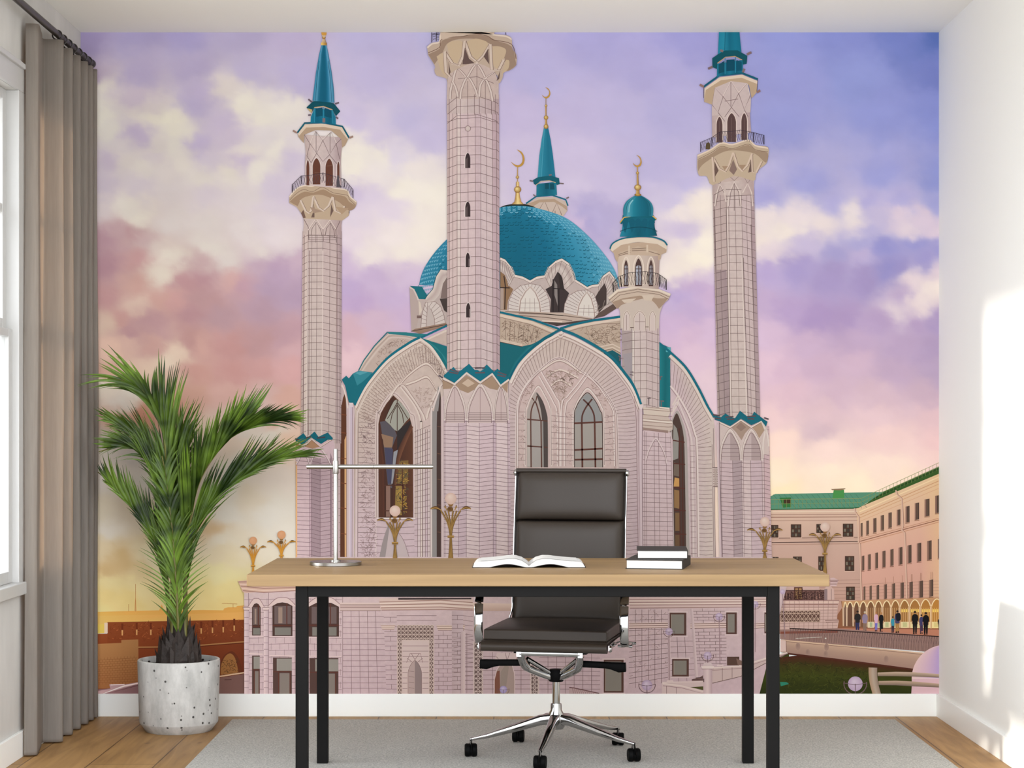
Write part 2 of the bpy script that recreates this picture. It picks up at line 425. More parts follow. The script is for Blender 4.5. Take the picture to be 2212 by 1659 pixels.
# ------------------------------------------------------------------ sky
SKY = '''180 80 138 120 160;300 80 152 138 178;400 80 155 142 186;520 80 172 158 190;620 80 184 168 198;800 80 182 172 206;1000 80 178 172 210;1300 80 172 165 208;1500 80 160 156 206;1700 80 145 150 205;1820 80 135 142 200;1940 80 116 128 190;2030 72 88 110 174
200 170 165 140 165;300 160 165 148 182;420 160 168 152 186;540 160 182 168 198;640 170 184 170 205;800 170 190 178 212;1150 170 184 176 214;1400 170 178 170 212;1700 170 152 154 208;1850 170 142 150 206;2030 160 118 128 190
220 190 210 198 180;225 250 212 202 182;250 280 206 196 180;290 205 186 166 180;320 230 200 184 180;330 250 215 204 182;365 260 222 212 186;380 290 218 208 186;300 290 178 158 186;430 230 172 156 190;430 310 182 164 196;440 210 178 160 192;490 200 212 198 188;520 230 226 216 196;560 260 226 216 198;610 240 226 216 202;500 290 196 178 196;480 270 190 172 196
260 310 200 186 182;240 340 186 166 184;340 320 205 192 182;330 345 200 184 186;380 320 212 202 186;400 350 214 202 188;280 345 206 192 182;310 365 212 200 186;350 370 210 196 188;470 340 200 184 196;440 380 214 202 190;500 375 220 208 192;540 330 224 212 198;600 330 228 218 202;575 310 214 202 200;570 370 226 216 200;530 350 196 176 200;630 350 200 184 204;600 400 206 190 206
760 260 200 186 216;820 300 206 192 216;740 300 232 220 208;770 320 238 228 212;820 340 236 226 212;720 350 238 228 212;760 370 240 230 212;800 385 234 222 216;860 340 218 206 220;900 360 232 220 212;930 300 196 184 214;880 270 190 180 213;870 405 240 230 214;920 430 240 230 214;800 420 216 200 218;840 450 222 206 218;760 410 206 188 214
1120 250 196 182 214;1250 260 194 182 216;1350 250 190 180 215;1450 250 182 174 213;1700 260 150 153 208;1900 250 146 152 210;2030 250 138 146 206
220 400 190 172 184;300 400 198 182 188;360 410 206 192 188;450 420 204 188 194;540 420 214 200 198;600 440 212 196 206;640 420 208 190 208
220 455 204 186 184;270 450 216 204 188;300 465 220 208 188;260 500 190 148 150;290 500 188 140 140;320 520 196 160 158;225 520 180 132 142;220 570 176 124 134;290 560 196 140 136;340 530 212 192 178;370 560 220 206 186;350 600 220 204 182;380 480 210 196 188;450 490 214 200 192;450 540 218 206 192;430 570 196 160 158;480 560 214 200 190;540 500 220 206 200;560 540 222 208 198;600 500 222 206 206;620 520 222 206 204;580 490 216 200 204;560 560 190 156 174;600 570 186 152 178;640 560 200 168 184
230 640 192 134 132;300 620 206 152 138;300 655 216 180 158;260 690 200 142 132;230 700 212 176 150;400 610 188 134 136;430 600 184 132 138;440 640 186 138 138;380 650 204 146 140;350 650 204 150 136;500 600 210 160 152;520 610 190 144 158;580 620 178 146 170;600 590 182 150 176;640 630 180 148 172;560 660 178 140 154;480 680 180 138 144;420 680 182 130 134;330 700 186 136 138;280 720 182 130 134
760 480 222 206 218;760 520 226 208 216;740 560 206 180 208;800 540 234 220 212;850 500 236 222 216;880 540 238 226 212;930 500 238 226 212;800 590 198 172 204;880 590 206 182 206;740 610 190 164 202;850 640 196 170 202;760 650 190 160 198;900 680 202 172 200;800 700 206 174 192;750 720 208 168 178
230 750 224 176 150;270 740 216 168 148;330 745 204 150 138;420 730 190 136 130;380 760 226 194 166;440 740 208 154 140;500 740 196 138 132;560 730 188 140 140;620 720 190 146 154;640 770 204 158 160
230 800 210 152 128;280 790 222 180 154;360 780 230 204 174;320 800 226 190 160;420 800 204 144 130;500 800 202 142 134;560 800 202 146 140;620 800 212 156 152;760 780 226 186 190;700 800 220 180 185
230 840 214 196 172;290 850 216 206 186;260 880 208 196 180;330 830 214 166 138;300 900 198 124 94;250 900 200 142 112;400 850 206 150 128;370 880 206 140 112;480 850 212 160 146;560 860 208 166 156;620 860 212 160 142;560 900 206 190 174;540 930 206 190 172;590 935 216 206 186
240 950 192 180 164;300 960 182 172 164;420 950 216 186 160;500 960 212 186 160;560 960 222 190 164;620 960 228 186 156;600 910 214 162 140;640 900 212 168 150
230 1040 204 190 176;300 1040 206 196 182;500 1040 210 200 184;600 1030 218 200 182;540 1000 214 204 186
220 1110 206 186 150;280 1110 204 182 148;230 1140 208 192 168;500 1100 214 202 180;600 1100 216 204 184;480 1160 216 200 168;570 1170 222 204 170;620 1150 220 206 182;545 1075 216 196 164;462 1143 214 168 108;480 1200 216 190 138
220 1190 212 180 122;260 1210 206 160 84;230 1230 206 158 82;300 1225 210 174 104;240 1260 218 190 106;300 1260 222 194 110;230 1290 222 184 84;280 1290 224 186 84;480 1240 222 202 122;480 1280 228 198 104;480 1300 230 192 94;330 1200 216 196 142
1250 330 204 190 218;1300 400 204 190 220;1250 400 210 196 220;1120 330 206 192 218;1200 440 205 190 218;1260 450 176 166 208;1270 480 170 160 204;1300 470 186 174 212;1250 480 210 186 212;1240 450 200 184 214
1420 350 190 180 216;1480 400 192 182 218;1450 440 206 194 222;1470 460 240 226 218;1520 450 244 230 214;1480 500 206 190 216;1530 520 246 234 214;1480 580 242 228 212;1450 600 242 228 214;1510 560 250 238 216;1500 620 196 168 204;1470 640 186 164 206;1530 600 214 192 212;1530 640 206 176 206;1450 640 200 178 210;1460 700 206 176 206;1500 680 196 170 204;1530 720 214 184 208;1500 760 220 188 204;1480 720 214 182 204;1530 820 226 196 204
1660 430 168 164 214;1750 400 160 160 212;1900 380 158 160 214;2030 380 148 154 210;1660 470 238 222 216;1720 470 234 218 216;1700 500 242 228 214;1770 485 236 220 214;1650 520 242 226 214;1670 545 230 212 214;1740 530 200 186 214;1800 440 176 170 214;1880 440 180 172 216;1840 470 238 224 216;1855 480 220 206 218;1880 490 186 178 216;1900 470 200 188 216;1940 465 226 206 216;2000 470 222 202 214;1960 485 230 212 216;2020 500 224 204 214;1950 440 176 170 215;2030 440 166 166 214
1660 590 186 166 208;1720 580 172 156 204;1790 550 170 162 208;1850 530 174 168 212;1850 560 190 174 210;1900 540 150 148 206;1970 530 152 150 206;2025 540 160 154 206;1920 590 146 142 200;1990 570 160 152 204;1790 600 168 150 196;1870 610 164 146 192;2020 600 226 206 212;1970 615 236 216 214;1950 640 190 168 200;1930 590 160 148 198;2010 630 244 228 216;1990 650 240 222 214;1945 670 226 208 212;2030 620 246 230 216
1650 660 198 172 204;1700 670 184 158 198;1760 680 174 148 192;1830 680 174 148 190;1900 690 184 158 194;1980 690 186 160 196;2030 690 176 154 194;1650 720 216 186 208;1750 740 206 176 200;1850 740 194 166 194;1950 740 190 164 194;2020 750 182 158 190
1660 780 226 192 206;1700 800 216 182 200;1770 800 206 174 194;1850 780 212 180 198;1930 800 196 168 192;2030 800 186 162 188;1700 850 222 186 196;1800 850 210 178 192;1900 850 214 182 192;2000 850 204 174 188
1670 900 238 202 200;1780 900 226 192 196;1900 900 230 196 198;2020 900 226 190 192;1775 925 212 182 188;1680 960 250 216 198;1800 970 246 214 200;1920 960 242 206 198;2030 960 238 198 194
1680 1020 252 226 196;1800 1020 252 228 200;1920 1010 248 220 200;2020 1000 242 206 196;1680 1060 252 226 180;1850 1060 252 230 196;1950 1040 250 222 196'''
pts_ = np.array([[float(x) for x in t.split()] for t in SKY.replace('\n', ';').split(';') if t.strip()])
rng = np.random.RandomState(4)
def vnoise(X, Y, seed):
    g = np.random.RandomState(seed).rand(96, 96)
    xi = np.floor(X).astype(int); yi = np.floor(Y).astype(int); fx = X - xi; fy = Y - yi
    fx = fx * fx * (3 - 2 * fx); fy = fy * fy * (3 - 2 * fy)
    q = lambda a, b: g[a % 96, b % 96]
    return (q(xi, yi) * (1 - fx) + q(xi + 1, yi) * fx) * (1 - fy) + (q(xi, yi + 1) * (1 - fx) + q(xi + 1, yi + 1) * fx) * fy - .5
def fbm(X, Y, seed, oct=5):
    s_ = 0; a = 1.0
    for k in range(oct):
        s_ = s_ + a * vnoise(X * 2 ** k + 7.3 * k, Y * 2 ** k + 3.1 * k, seed + k); a *= .55
    return s_
NX, NY = 372, 276
gx = np.linspace(MX0, MX1, NX); gy = np.linspace(MY0, 1340, NY)
X, Y = np.meshgrid(gx, gy)
wx = X + 22 * fbm(X / 110, Y / 70, 21) + 15 * fbm(X / 26, Y / 20, 61, 4)
wy = Y + 18 * fbm(X / 110, Y / 70, 41) + 13 * fbm(X / 26, Y / 20, 81, 4)
num = np.zeros(X.shape + (3,)); den = np.zeros(X.shape)
for q in pts_:
    d2 = ((wx - q[0]) ** 2 + (1.25 * (wy - q[1])) ** 2) / 32.0 ** 2
    g = 1.0 / (d2 + .25) ** 1.9
    den += g; num += g[..., None] * q[2:5]
sky = num / den[..., None]
sky += (fbm(X / 60, Y / 40, 101, 4) * 5)[..., None]
g_ = sky.mean(2, keepdims=True); k_ = np.clip(.76 + .24 * (X - 174) / 800, .76, 1.0)[..., None] * np.where((Y > 1000) & (X < 700), np.clip(1.04 - (Y - 1000) / 600, .8, 1.04), 1)[..., None]
sky = np.clip((g_ + (sky - g_) * k_ * .92) * 1.03, 0, 255)
ink.up()
for j in range(NY):
    for i in range(NX):
        ink.vert((gx[i], gy[j]), sky[j, i])
for j in range(NY - 1):
    for i in range(NX - 1):
        a = j * NX + i
        ink.f.append([a, a + 1, a + NX + 1, a + NX])

ink.tone = True
# ------------------------------------------------------------------ shared motifs
LN = (112, 84, 86)          # mortar lines
ST = (208, 183, 184)          # pale stone
STL = (226, 205, 200)
TEAL, TEALD, TEALL = (22, 106, 126), (14, 76, 94), (70, 150, 178)
GOLD = (196, 148, 70)

def column(top, bot, yt, yb, offs, cols, dy, lw=.9, lc=LN, vl=(), a=.5):
    n = len(top)
    ex = lambda i, y: top[i] + (bot[i] - top[i]) * (y - yt) / (yb - yt)
    ink.up()
    for i in range(n - 1):
        c = cols[i]
        ink.strip([(top[i], yt), (bot[i], yb)], [(top[i + 1], yt), (bot[i + 1], yb)], c, up=False, a=a)
    ls = []; y = yt + dy * .6
    while y < yb:
        ls.append([(ex(i, y), min(max(y + offs[i], yt), yb)) for i in range(n)]); y += dy
    ink.lines(ls, lw, lc)
    vs = []
    for q in vl:
        i = int(q); f = q - i
        xt = top[i] + (top[min(i + 1, n - 1)] - top[i]) * f; xb = bot[i] + (bot[min(i + 1, n - 1)] - bot[i]) * f
        vs.append([(xt, yt), (xb, yb)])
    ink.lines(vs, lw * .85, lc)
def inq(q, u, v):
    a_, b_, c_, d_ = q
    x = (a_[0] * (1 - u) + b_[0] * u) * (1 - v) + (d_[0] * (1 - u) + c_[0] * u) * v
    y = (a_[1] * (1 - u) + b_[1] * u) * (1 - v) + (d_[1] * (1 - u) + c_[1] * u) * v
    return (x, y)
def squig(q, n, col, ln=7, w=.8):
    ls = []
    for _ in range(n):
        x, y = inq(q, R_.random(), R_.random()); an = R_.uniform(-.9, .9); P = [(x, y)]
        for _k in range(3):
            an += R_.uniform(-.9, .9); x += ln * .4 * math.cos(an); y += ln * .4 * math.sin(an); P.append((x, y))
        ls.append(P)
    ink.lines(ls, w, col, False)
def courses(q, n, col=LN, w=.9, sag=0):
    ls = []
    for k in range(1, n):
        v = k / n; a_ = inq(q, 0, v); b_ = inq(q, 1, v); m_ = inq(q, .5, v)
        ls.append([a_, (m_[0], m_[1] + sag), b_])
    ink.lines(ls, w, col)
def radial(outer, inner, n, col=LN, w=.9):
    ink.lines([[a_, b_] for a_, b_ in zip(resample(outer, n), resample(inner, n))], w, col)
def brick(q, nr, nc, col=LN, w=.8):
    courses(q, nr, col, w)
    ls = []
    for r in range(nr):
        for c_ in range(nc):
            u = (c_ + (.5 if r % 2 else 0)) / nc
            if 0 < u < 1: ls.append([inq(q, u, r / nr), inq(q, u, (r + 1) / nr)])
    ink.lines(ls, w, col)
def grid(q, nr, nc, col=LN, w=.8):
    courses(q, nr, col, w)
    ink.lines([[inq(q, c_ / nc, 0), inq(q, c_ / nc, 1)] for c_ in range(1, nc)], w, col)
def lattice(q, nu, nv, bgc, fgc, w=1.2):
    ink.poly(q, bgc)
    ls = []
    for i in range(nu):
        for j in range(nv):
            c_ = lambda u, v: inq(q, (i + u) / nu, (j + v) / nv)
            ls += [[c_(0, 0), c_(1, 1)], [c_(1, 0), c_(0, 1)], [c_(.5, 0), c_(1, .5), c_(.5, 1), c_(0, .5), c_(.5, 0)], [c_(0, .25), c_(1, .25)], [c_(0, .75), c_(1, .75)]]
    ink.lines(ls, w, fgc); ink.line(q, w * 1.4, fgc, closed=True)
def ogive(xl, xr, yt, yb, sh=.45, n=10):
    """pointed arch outline, left foot -> apex -> right foot"""
    xc = (xl + xr) / 2; ys = yt + (yb - yt) * sh; out = [(xl, yb), (xl, ys)]
    for k in range(1, n + 1):
        t = k / n; out.append((xl + (xc - xl) * t ** 1.7, ys + (yt - ys) * (1 - (1 - t) ** 1.35)))
    for k in range(n - 1, -1, -1):
        t = k / n; out.append((xr - (xr - xc) * t ** 1.7, ys + (yt - ys) * (1 - (1 - t) ** 1.35)))
    return out + [(xr, yb)]

# ------------------------------------------------------------------ left horizon and brick wall
haze = P_(30, 440, 330, 432, 520, 428, 540, 380, 560, 432, 860, 425, 1020, 428, 1028, 412, 1060, 404, 1122, 404, 1126, 394, 1200, 388, 1200, 540, 30, 560)
ink.poly(haze, (222, 160, 84))
ink.poly(P_(30, 470, 560, 462, 900, 452, 1200, 440, 1200, 540, 30, 560), (226, 164, 92))
ink.lines([P_(335, 222, 335, 436), P_(282, 380, 282, 436), P_(1010, 374, 1130, 379), P_(1097, 376, 1097, 408)], .9, (206, 130, 66))
ink.line(P_(329, 432, 335, 300, 341, 432), 1.0, (206, 130, 66))
ink.strip(P_(30, 612, 115, 610, 115, 520, 1200, 500), P_(30, 1090, 115, 1090, 115, 1090, 1200, 1090), lambda u, v: mixl([(128, 62, 32), (114, 52, 26), (104, 44, 24), (94, 50, 36)], u), n=6)
ink.poly(P_(30, 540, 92, 535, 92, 606, 30, 610), (228, 172, 84)); ink.poly(P_(92, 525, 118, 525, 118, 606, 92, 606), (222, 178, 160))
squig(P_(120, 540, 1190, 510, 1190, 660, 120, 660), 160, (110, 48, 22), 6); squig(P_(120, 540, 1190, 510, 1190, 660, 120, 660), 70, (170, 92, 48), 4)
for x, y in ((232, 560), (345, 556), (455, 556), (757, 545), (848, 546), (936, 540), (1020, 536), (1106, 524)):
    ink.poly(P_(x - 8, y - 30, x + 8, y - 30, x + 6, y + 62, x - 6, y + 62), (104, 44, 22)); ink.poly(P_(x - 6, y + 22, x + 6, y + 22, x + 5, y + 64, x - 5, y + 64), (202, 146, 92))
ink.line(P_(350, 716, 700, 712, 1190, 672), 2.6, (160, 112, 70)); ink.line(P_(350, 724, 700, 720, 1190, 682), 1.4, (84, 34, 18))
ink.strip(P_(30, 690, 225, 682, 225, 660, 357, 655), P_(30, 1040, 225, 1036, 226, 1036, 360, 1010), [(154, 106, 66), (126, 78, 46)])
brick(P_(40, 800, 350, 780, 350, 1000, 40, 1010), 12, 12, (110, 64, 36), .6)
ink.poly(sm(P_(985, 930, 990, 860, 1020, 790, 1065, 752, 1100, 752, 1140, 800, 1165, 880, 1175, 920)), (96, 44, 24))
ink.poly(sm(P_(1000, 930, 1003, 860, 1030, 795, 1066, 765, 1095, 775, 1120, 820, 1135, 890, 1140, 922)), (146, 96, 54))
squig(P_(1005, 810, 1125, 810, 1135, 915, 1005, 925), 50, (84, 52, 32), 5)
ink.poly(P_(985, 955, 1180, 925, 1180, 1090, 985, 1090), (118, 84, 80)); ink.line(P_(985, 945, 1185, 914), 3, (206, 168, 142))
ink.line(P_(1030, 970, 1085, 968), 1.2, (70, 44, 44))
ink.poly(P_(30, 1046, 110, 1040, 360, 995, 362, 1090, 30, 1090), (112, 80, 84)); ink.poly(P_(30, 1060, 140, 1040, 130, 1006, 240, 1008, 360, 988, 360, 1000, 90, 1090, 30, 1090), (150, 118, 122))
ink.line(P_(80, 1088, 240, 1020, 362, 996), 3.2, (208, 176, 178)); ink.line(P_(140, 1010, 250, 1006), 2, (206, 174, 176)); ink.line(P_(110, 1090, 362, 1012), 1.4, (80, 50, 52))

# ------------------------------------------------------------------ right: long cream building, plaza
ink.strip(J(100, 500, 950, 500), J(100, 1700, 980, 1700), lambda u, v: mixl([(226, 188, 170), (208, 168, 156), (204, 160, 148), (196, 146, 134)], u), n=6)
ink.strip(J(915, 515, 1710, 170), J(975, 1420, 1710, 1400), lambda u, v: mix(mixl([(236, 196, 162), (230, 180, 160), (224, 168, 154), (216, 164, 148)], u), (240, 196, 150), max(0, v - .75) * 2.4), n=8, m=9)
ink.poly(J(100, 405, 150, 380, 1140, 362, 1190, 352, 1090, 420, 945, 505, 890, 515, 100, 530), (92, 146, 122))
ink.lines([J(x, 384, x + 110, 515) for x in range(130, 960, 52)], .7, (66, 112, 94)); ink.line(J(100, 527, 890, 514, 945, 505), 2.2, (36, 92, 52))
ink.poly(J(1085, 415, 1190, 352, 1710, 118, 1710, 184, 930, 512, 1010, 470), (58, 92, 40)); ink.line(J(1085, 420, 1710, 135), 1.5, (30, 60, 30))
ink.poly(J(702, 345, 800, 340, 802, 418, 690, 420), (78, 146, 78)); ink.poly(J(676, 334, 812, 326, 812, 334, 770, 346, 690, 344), (150, 118, 92))
ink.poly(J(190, 415, 300, 412, 300, 502, 225, 510), (52, 118, 62)); ink.poly(J(232, 428, 297, 425, 297, 468, 232, 470), (70, 50, 34))
rail = J(110, 432, 960, 422, 1110, 352, 1705, 80); rlow = J(110, 520, 945, 500, 1110, 420, 1705, 150)
ink.lines([[a_, b_] for a_, b_ in zip(resample(rail, 46), resample(rlow, 46))], .7, (150, 156, 96))
ink.line(rail, .9, (150, 156, 96)); ink.line([((a_[0] + b_[0]) / 2, (a_[1] + b_[1]) / 2) for a_, b_ in zip(rail, rlow)], .8, (140, 150, 92))
for y, w_, c_ in ((548, 2.5, (236, 204, 184)), (575, 1.4, (170, 128, 116)), (600, 1.6, (150, 104, 92)), (632, 1.4, (182, 140, 128))): ink.line(J(105, y, 925, y - 4), w_, c_)
for y0, y1, w_, c_ in ((548, 215, 2.2, (252, 218, 178)), (580, 252, 1.4, (206, 150, 112)), (606, 282, 1.3, (216, 164, 126)), (640, 322, .9, (220, 166, 132))): ink.line(J(945, y0, 1705, y1), w_, c_)
for y, w_, c_ in ((792, 1.4, (130, 92, 82)), (806, 2.4, (206, 166, 150)), (832, 1.6, (84, 58, 54)), (852, 2.0, (188, 146, 132))): ink.line(J(118, y + 6, 948, y - 4), w_, c_)
for y0, y1, w_, c_ in ((806, 606, 1.2, (196, 140, 116)), (826, 622, 1.8, (150, 98, 78)), (846, 642, 1.6, (206, 150, 122))): ink.line(J(952, y0, 1705, y1), w_, c_)
ink.lines([J(130, y, 950, y - 10) for y in range(1200, 1420, 34)], .6, (176, 132, 122)); ink.lines([J(975, y, 1705, y - 30) for y in range(1230, 1400, 30)], .6, (204, 152, 134))
def win_front(x0, y0, x1, y1):
    ink.poly(J(x0, y0, x1, y0, x1, y1, x0, y1), (78, 50, 40)); ink.line(J(x0 - 6, y1 + 3, x1 + 6, y1 + 3), 1.6, (222, 184, 168))
    w_, h_ = (x1 - x0), (y1 - y0)
    for i in range(3):
        for j in range(3):
            t = 150 + 20 * ((i * 7 + j * 5) % 3 - 1)
            ink.poly(J(x0 + w_ * (.1 + .29 * i), y0 + h_ * (.08 + .31 * j), x0 + w_ * (.1 + .29 * i + .2), y0 + h_ * (.08 + .31 * j), x0 + w_ * (.1 + .29 * i + .2), y0 + h_ * (.08 + .31 * j + .22), x0 + w_ * (.1 + .29 * i), y0 + h_ * (.08 + .31 * j + .22)), (t * .72, t * .66, t * .58) if (i + j) % 2 else (t * .5, t * .44, t * .4))
for q in ((112, 672, 180, 792), (298, 666, 397, 790), (538, 664, 606, 748), (788, 660, 886, 784), (122, 974, 182, 1000), (318, 970, 402, 1040), (556, 968, 618, 1105), (808, 965, 896, 1106), (326, 1260, 408, 1380), (818, 1254, 902, 1382)): win_front(*q)
for q in ((955, 652, 974, 780), (1007, 630, 1033, 767), (1073, 605, 1105, 746), (1144, 578, 1176, 724), (1216, 552, 1249, 702), (1296, 524, 1331, 677), (1379, 492, 1417, 651), (1466, 460, 1507, 626), (1559, 424, 1605, 593), (1658, 390, 1704, 563),
          (966, 960, 990, 1105), (1023, 946, 1051, 1097), (1091, 931, 1119, 1085), (1158, 914, 1190, 1074), (1233, 898, 1266, 1061), (1313, 879, 1350, 1049), (1397, 859, 1435, 1034), (1486, 839, 1527, 1020), (1583, 816, 1625, 1004), (1683, 798, 1705, 988),
          (981, 1250, 1000, 1382), (1038, 1243, 1060, 1380), (1103, 1237, 1130, 1377), (1174, 1228, 1203, 1372), (1249, 1221, 1280, 1369), (1329, 1213, 1363, 1365), (1413, 1205, 1447, 1361), (1504, 1195, 1543, 1359), (1601, 1185, 1640, 1351)):
    x0, y0, x1, y1 = q; k = (y1 - y0) * .045
    ink.poly(J(x0, y0 + k, x1, y0, x1, y1 - k, x0, y1), (86, 64, 58)); ink.poly(J(x0, y0 + k, x0 + (x1 - x0) * .34, y0 + k * .6, x0 + (x1 - x0) * .34, y1 - k * .4, x0, y1), (150, 112, 100))
    ink.line(J(x0 - 2, y1 + 5, x1 + 2, y1 + 2), 1.1, (120, 70, 46)); ink.line(J((x0 * .35 + x1 * .65), y0 + k, (x0 * .35 + x1 * .65), y1 - k), .8, (128, 104, 84))
ink.lines([J(x, y, x, y + 70) for x, y in ((1432, 1136), (1442, 1136), (1520, 1124), (1532, 1124), (1618, 1114), (1632, 1114), (1188, 1168), (1266, 1158), (1348, 1148))], .7, (196, 140, 116))
for pp in (J(897, 515, 905, 550, 940, 600, 935, 785, 935, 830, 948, 850, 965, 1388), J(1287, 345, 1300, 385, 1345, 425, 1355, 680, 1345, 720, 1372, 745, 1392, 1365)):
    ink.line(pp, 3, (228, 186, 168)); ink.line([(x + 1.6, y) for x, y in pp], .9, (150, 100, 88))
# arcade
ink.poly(K_(890, 390, 1500, 372, 2110, 342, 2110, 735, 840, 712, 840, 560, 900, 470), (150, 96, 68))
ink.strip(K_(900, 388, 2110, 342), K_(900, 480, 2110, 470), [(206, 152, 112), (188, 132, 96)])
cx = [915, 955, 1035, 1112, 1200, 1297, 1390, 1496, 1604, 1722, 1856, 1986, 2130]
for a_, b_ in zip(cx, cx[1:]):
    g = (a_ - 915) / 1215.0; top = 402 - 46 * g; sp = 478 - 20 * g
    ap = [(a_ + 8 + (b_ - a_ - 8) * t, sp - (sp - top) * math.sin(math.pi * t) ** .7) for t in [k / 12 for k in range(13)]]
    q = [z for p in ap for z in p]
    ink.poly(K_(*(q + [b_, 700 + 30 * g, a_ + 8, 700 + 30 * g])), mix((112, 76, 62), (196, 132, 62), min(1, g * 1.1)))
    if g > .55: ink.poly(K_(a_ + 14, 488, b_ - 8, 486, b_ - 8, 522, a_ + 14, 524), (250, 206, 104))
    if g > .2:
        ink.lines([K_(a_ + 20 + t, 470, a_ + 20 + t, 640) for t in range(0, int(b_ - a_ - 24), 26)], 1.6, mix((176, 132, 100), (228, 176, 110), g))
        ink.poly(K_(a_ + 14, 640, b_ - 4, 640, b_ - 4, 712 + 8 * g, a_ + 14, 712 + 8 * g), mix((226, 208, 184), (250, 222, 160), g))
        ink.poly(K_(a_ + 40, 648, b_ - 26, 648, b_ - 26, 704, a_ + 40, 704), mix((160, 176, 150), (240, 210, 140), g))
    ink.line(K_(*q), 2.2, (252, 222, 180))
    ink.poly(K_(a_ - 10, sp - 14, a_ + 14, sp - 14, a_ + 12, 694 + 34 * g, a_ - 6, 694 + 34 * g), mix((206, 168, 146), (228, 178, 132), g)); ink.line(K_(a_ - 4, sp, a_ - 2, 690 + 34 * g), .8, (246, 214, 182))
ink.poly(K_(830, 712, 2110, 724, 2110, 850, 830, 770), (196, 128, 104)); ink.line(K_(830, 716, 2110, 730), 1.2, (128, 74, 56))
# strollers on the plaza
def walker(x, y0, y1, tc, lc, w_=44, hair=(52, 38, 32), skin=(196, 140, 112), skirt=False):
    h = y1 - y0; hy = y0 + h * .075
    ink.poly(K_(x - w_ * .42, y0 + h * .55, x + w_ * .42, y0 + h * .55, x + w_ * .34, y0 + h * (.86 if skirt else .93), x + w_ * .04, y0 + h * (.86 if skirt else .93), x, y0 + h * .66, x - w_ * .06, y0 + h * .93, x - w_ * .36, y0 + h * .93), lc)
    if skirt: ink.poly(K_(x - w_ * .4, y0 + h * .5, x + w_ * .4, y0 + h * .5, x + w_ * .45, y0 + h * .84, x - w_ * .38, y0 + h * .84), lc)
    ink.poly(K_(x - w_ * .34, y1 - h * .07, x - w_ * .08, y1 - h * .07, x - w_ * .05, y1, x - w_ * .4, y1), (60, 40, 36)); ink.poly(K_(x + w_ * .06, y1 - h * .08, x + w_ * .3, y1 - h * .08, x + w_ * .36, y1 - h * .01, x + w_ * .04, y1 - h * .01), (60, 40, 36))
    ink.poly(sm(K_(x - w_ * .2, y0 + h * .16, x + w_ * .2, y0 + h * .16, x + w_ * .55, y0 + h * .24, x + w_ * .62, y0 + h * .46, x + w_ * .44, y0 + h * .48, x + w_ * .42, y0 + h * .58, x - w_ * .42, y0 + h * .58, x - w_ * .46, y0 + h * .46, x - w_ * .62, y0 + h * .46, x - w_ * .52, y0 + h * .24, x - w_ * .2, y0 + h * .16), 3), tc)
    ink.line(K_(x - w_ * .56, y0 + h * .44, x - w_ * .54, y0 + h * .57), 1.6, skin); ink.line(K_(x + w_ * .56, y0 + h * .44, x + w_ * .52, y0 + h * .57), 1.6, skin)
    c_ = K_(x, hy)[0]; ink.disc(c_[0], c_[1] + 1, w_ * .22 / 5.67, skin); ink.disc(c_[0], c_[1], w_ * .24 / 5.67, hair)
walker(1090, 498, 760, (44, 38, 38), (52, 52, 92), 62); walker(1180, 506, 765, (150, 130, 158), (142, 112, 100), 56, (200, 180, 160)); walker(1318, 510, 760, (222, 172, 200), (122, 112, 196), 40, (190, 120, 80))
walker(1380, 516, 768, (26, 24, 26), (26, 24, 26), 48, (190, 130, 80), skirt=True); walker(1522, 568, 775, (62, 146, 172), (54, 46, 62), 42); walker(1578, 492, 778, (74, 70, 104), (176, 128, 76), 58)
walker(1793, 500, 792, (22, 20, 20), (34, 28, 28), 66); walker(1872, 542, 790, (66, 62, 104), (74, 52, 78), 46, skirt=True); walker(1926, 514, 800, (16, 14, 14), (18, 16, 16), 64); walker(2098, 580, 740, (24, 22, 22), (30, 26, 26), 44)
ink.poly(sm(K_(1560, 540, 1600, 532, 1618, 560, 1614, 622, 1570, 628, 1558, 580), 4), (26, 26, 34))
# pavilion behind the desk's right end
ink.poly(K_(140, 205, 620, 205, 620, 260, 690, 235, 705, 205, 760, 205, 800, 240, 806, 376, 866, 378, 850, 450, 838, 610, 860, 626, 842, 730, 140, 780), (212, 174, 168))
ink.poly(K_(756, 104, 800, 100, 856, 130, 830, 206, 756, 206), (216, 180, 182)); ink.lines([K_(756, 132, 856, 132), K_(756, 150, 846, 150), K_(756, 178, 836, 178)], 1.6, (150, 112, 112))
ink.poly(K_(150, 255, 682, 252, 682, 372, 150, 372), (150, 108, 100)); ink.poly(K_(312, 216, 416, 216, 416, 372, 312, 372), (96, 58, 44)); ink.poly(K_(328, 232, 360, 232, 360, 360, 328, 360), (186, 140, 96)); ink.poly(K_(372, 232, 404, 232, 404, 360, 372, 360), (186, 140, 96))
ink.lines([K_(x, 262, x + R_.uniform(-14, 14), 370) for x in range(160, 680, 9)], .8, (66, 40, 40)); squig(K_(160, 270, 678, 268, 678, 366, 160, 366), 150, (60, 36, 36), 5); ink.line(K_(150, 257, 682, 254), 1.6, (58, 36, 36)); ink.line(K_(150, 372, 682, 372), 1.4, (70, 44, 44))
ink.poly(K_(682, 240, 720, 240, 720, 376, 682, 376), (150, 124, 128)); ink.line(K_(770, 240, 770, 376), .8, LN)
for y, c_, w_ in ((378, (150, 108, 104), 1.4), (400, (230, 194, 182), 2.6), (430, (160, 114, 106), 1.6), (462, (166, 122, 114), 1.6), (478, (226, 188, 178), 2)): ink.line(K_(140, y, 866 - (y - 378) * .3, y), w_, c_)
grid(K_(140, 386, 850, 386, 842, 720, 140, 740), 9, 12, (178, 138, 134), .7)
lattice(K_(145, 506, 632, 502, 632, 642, 145, 642), 5, 1, (104, 74, 66), (206, 172, 158), 1.1)
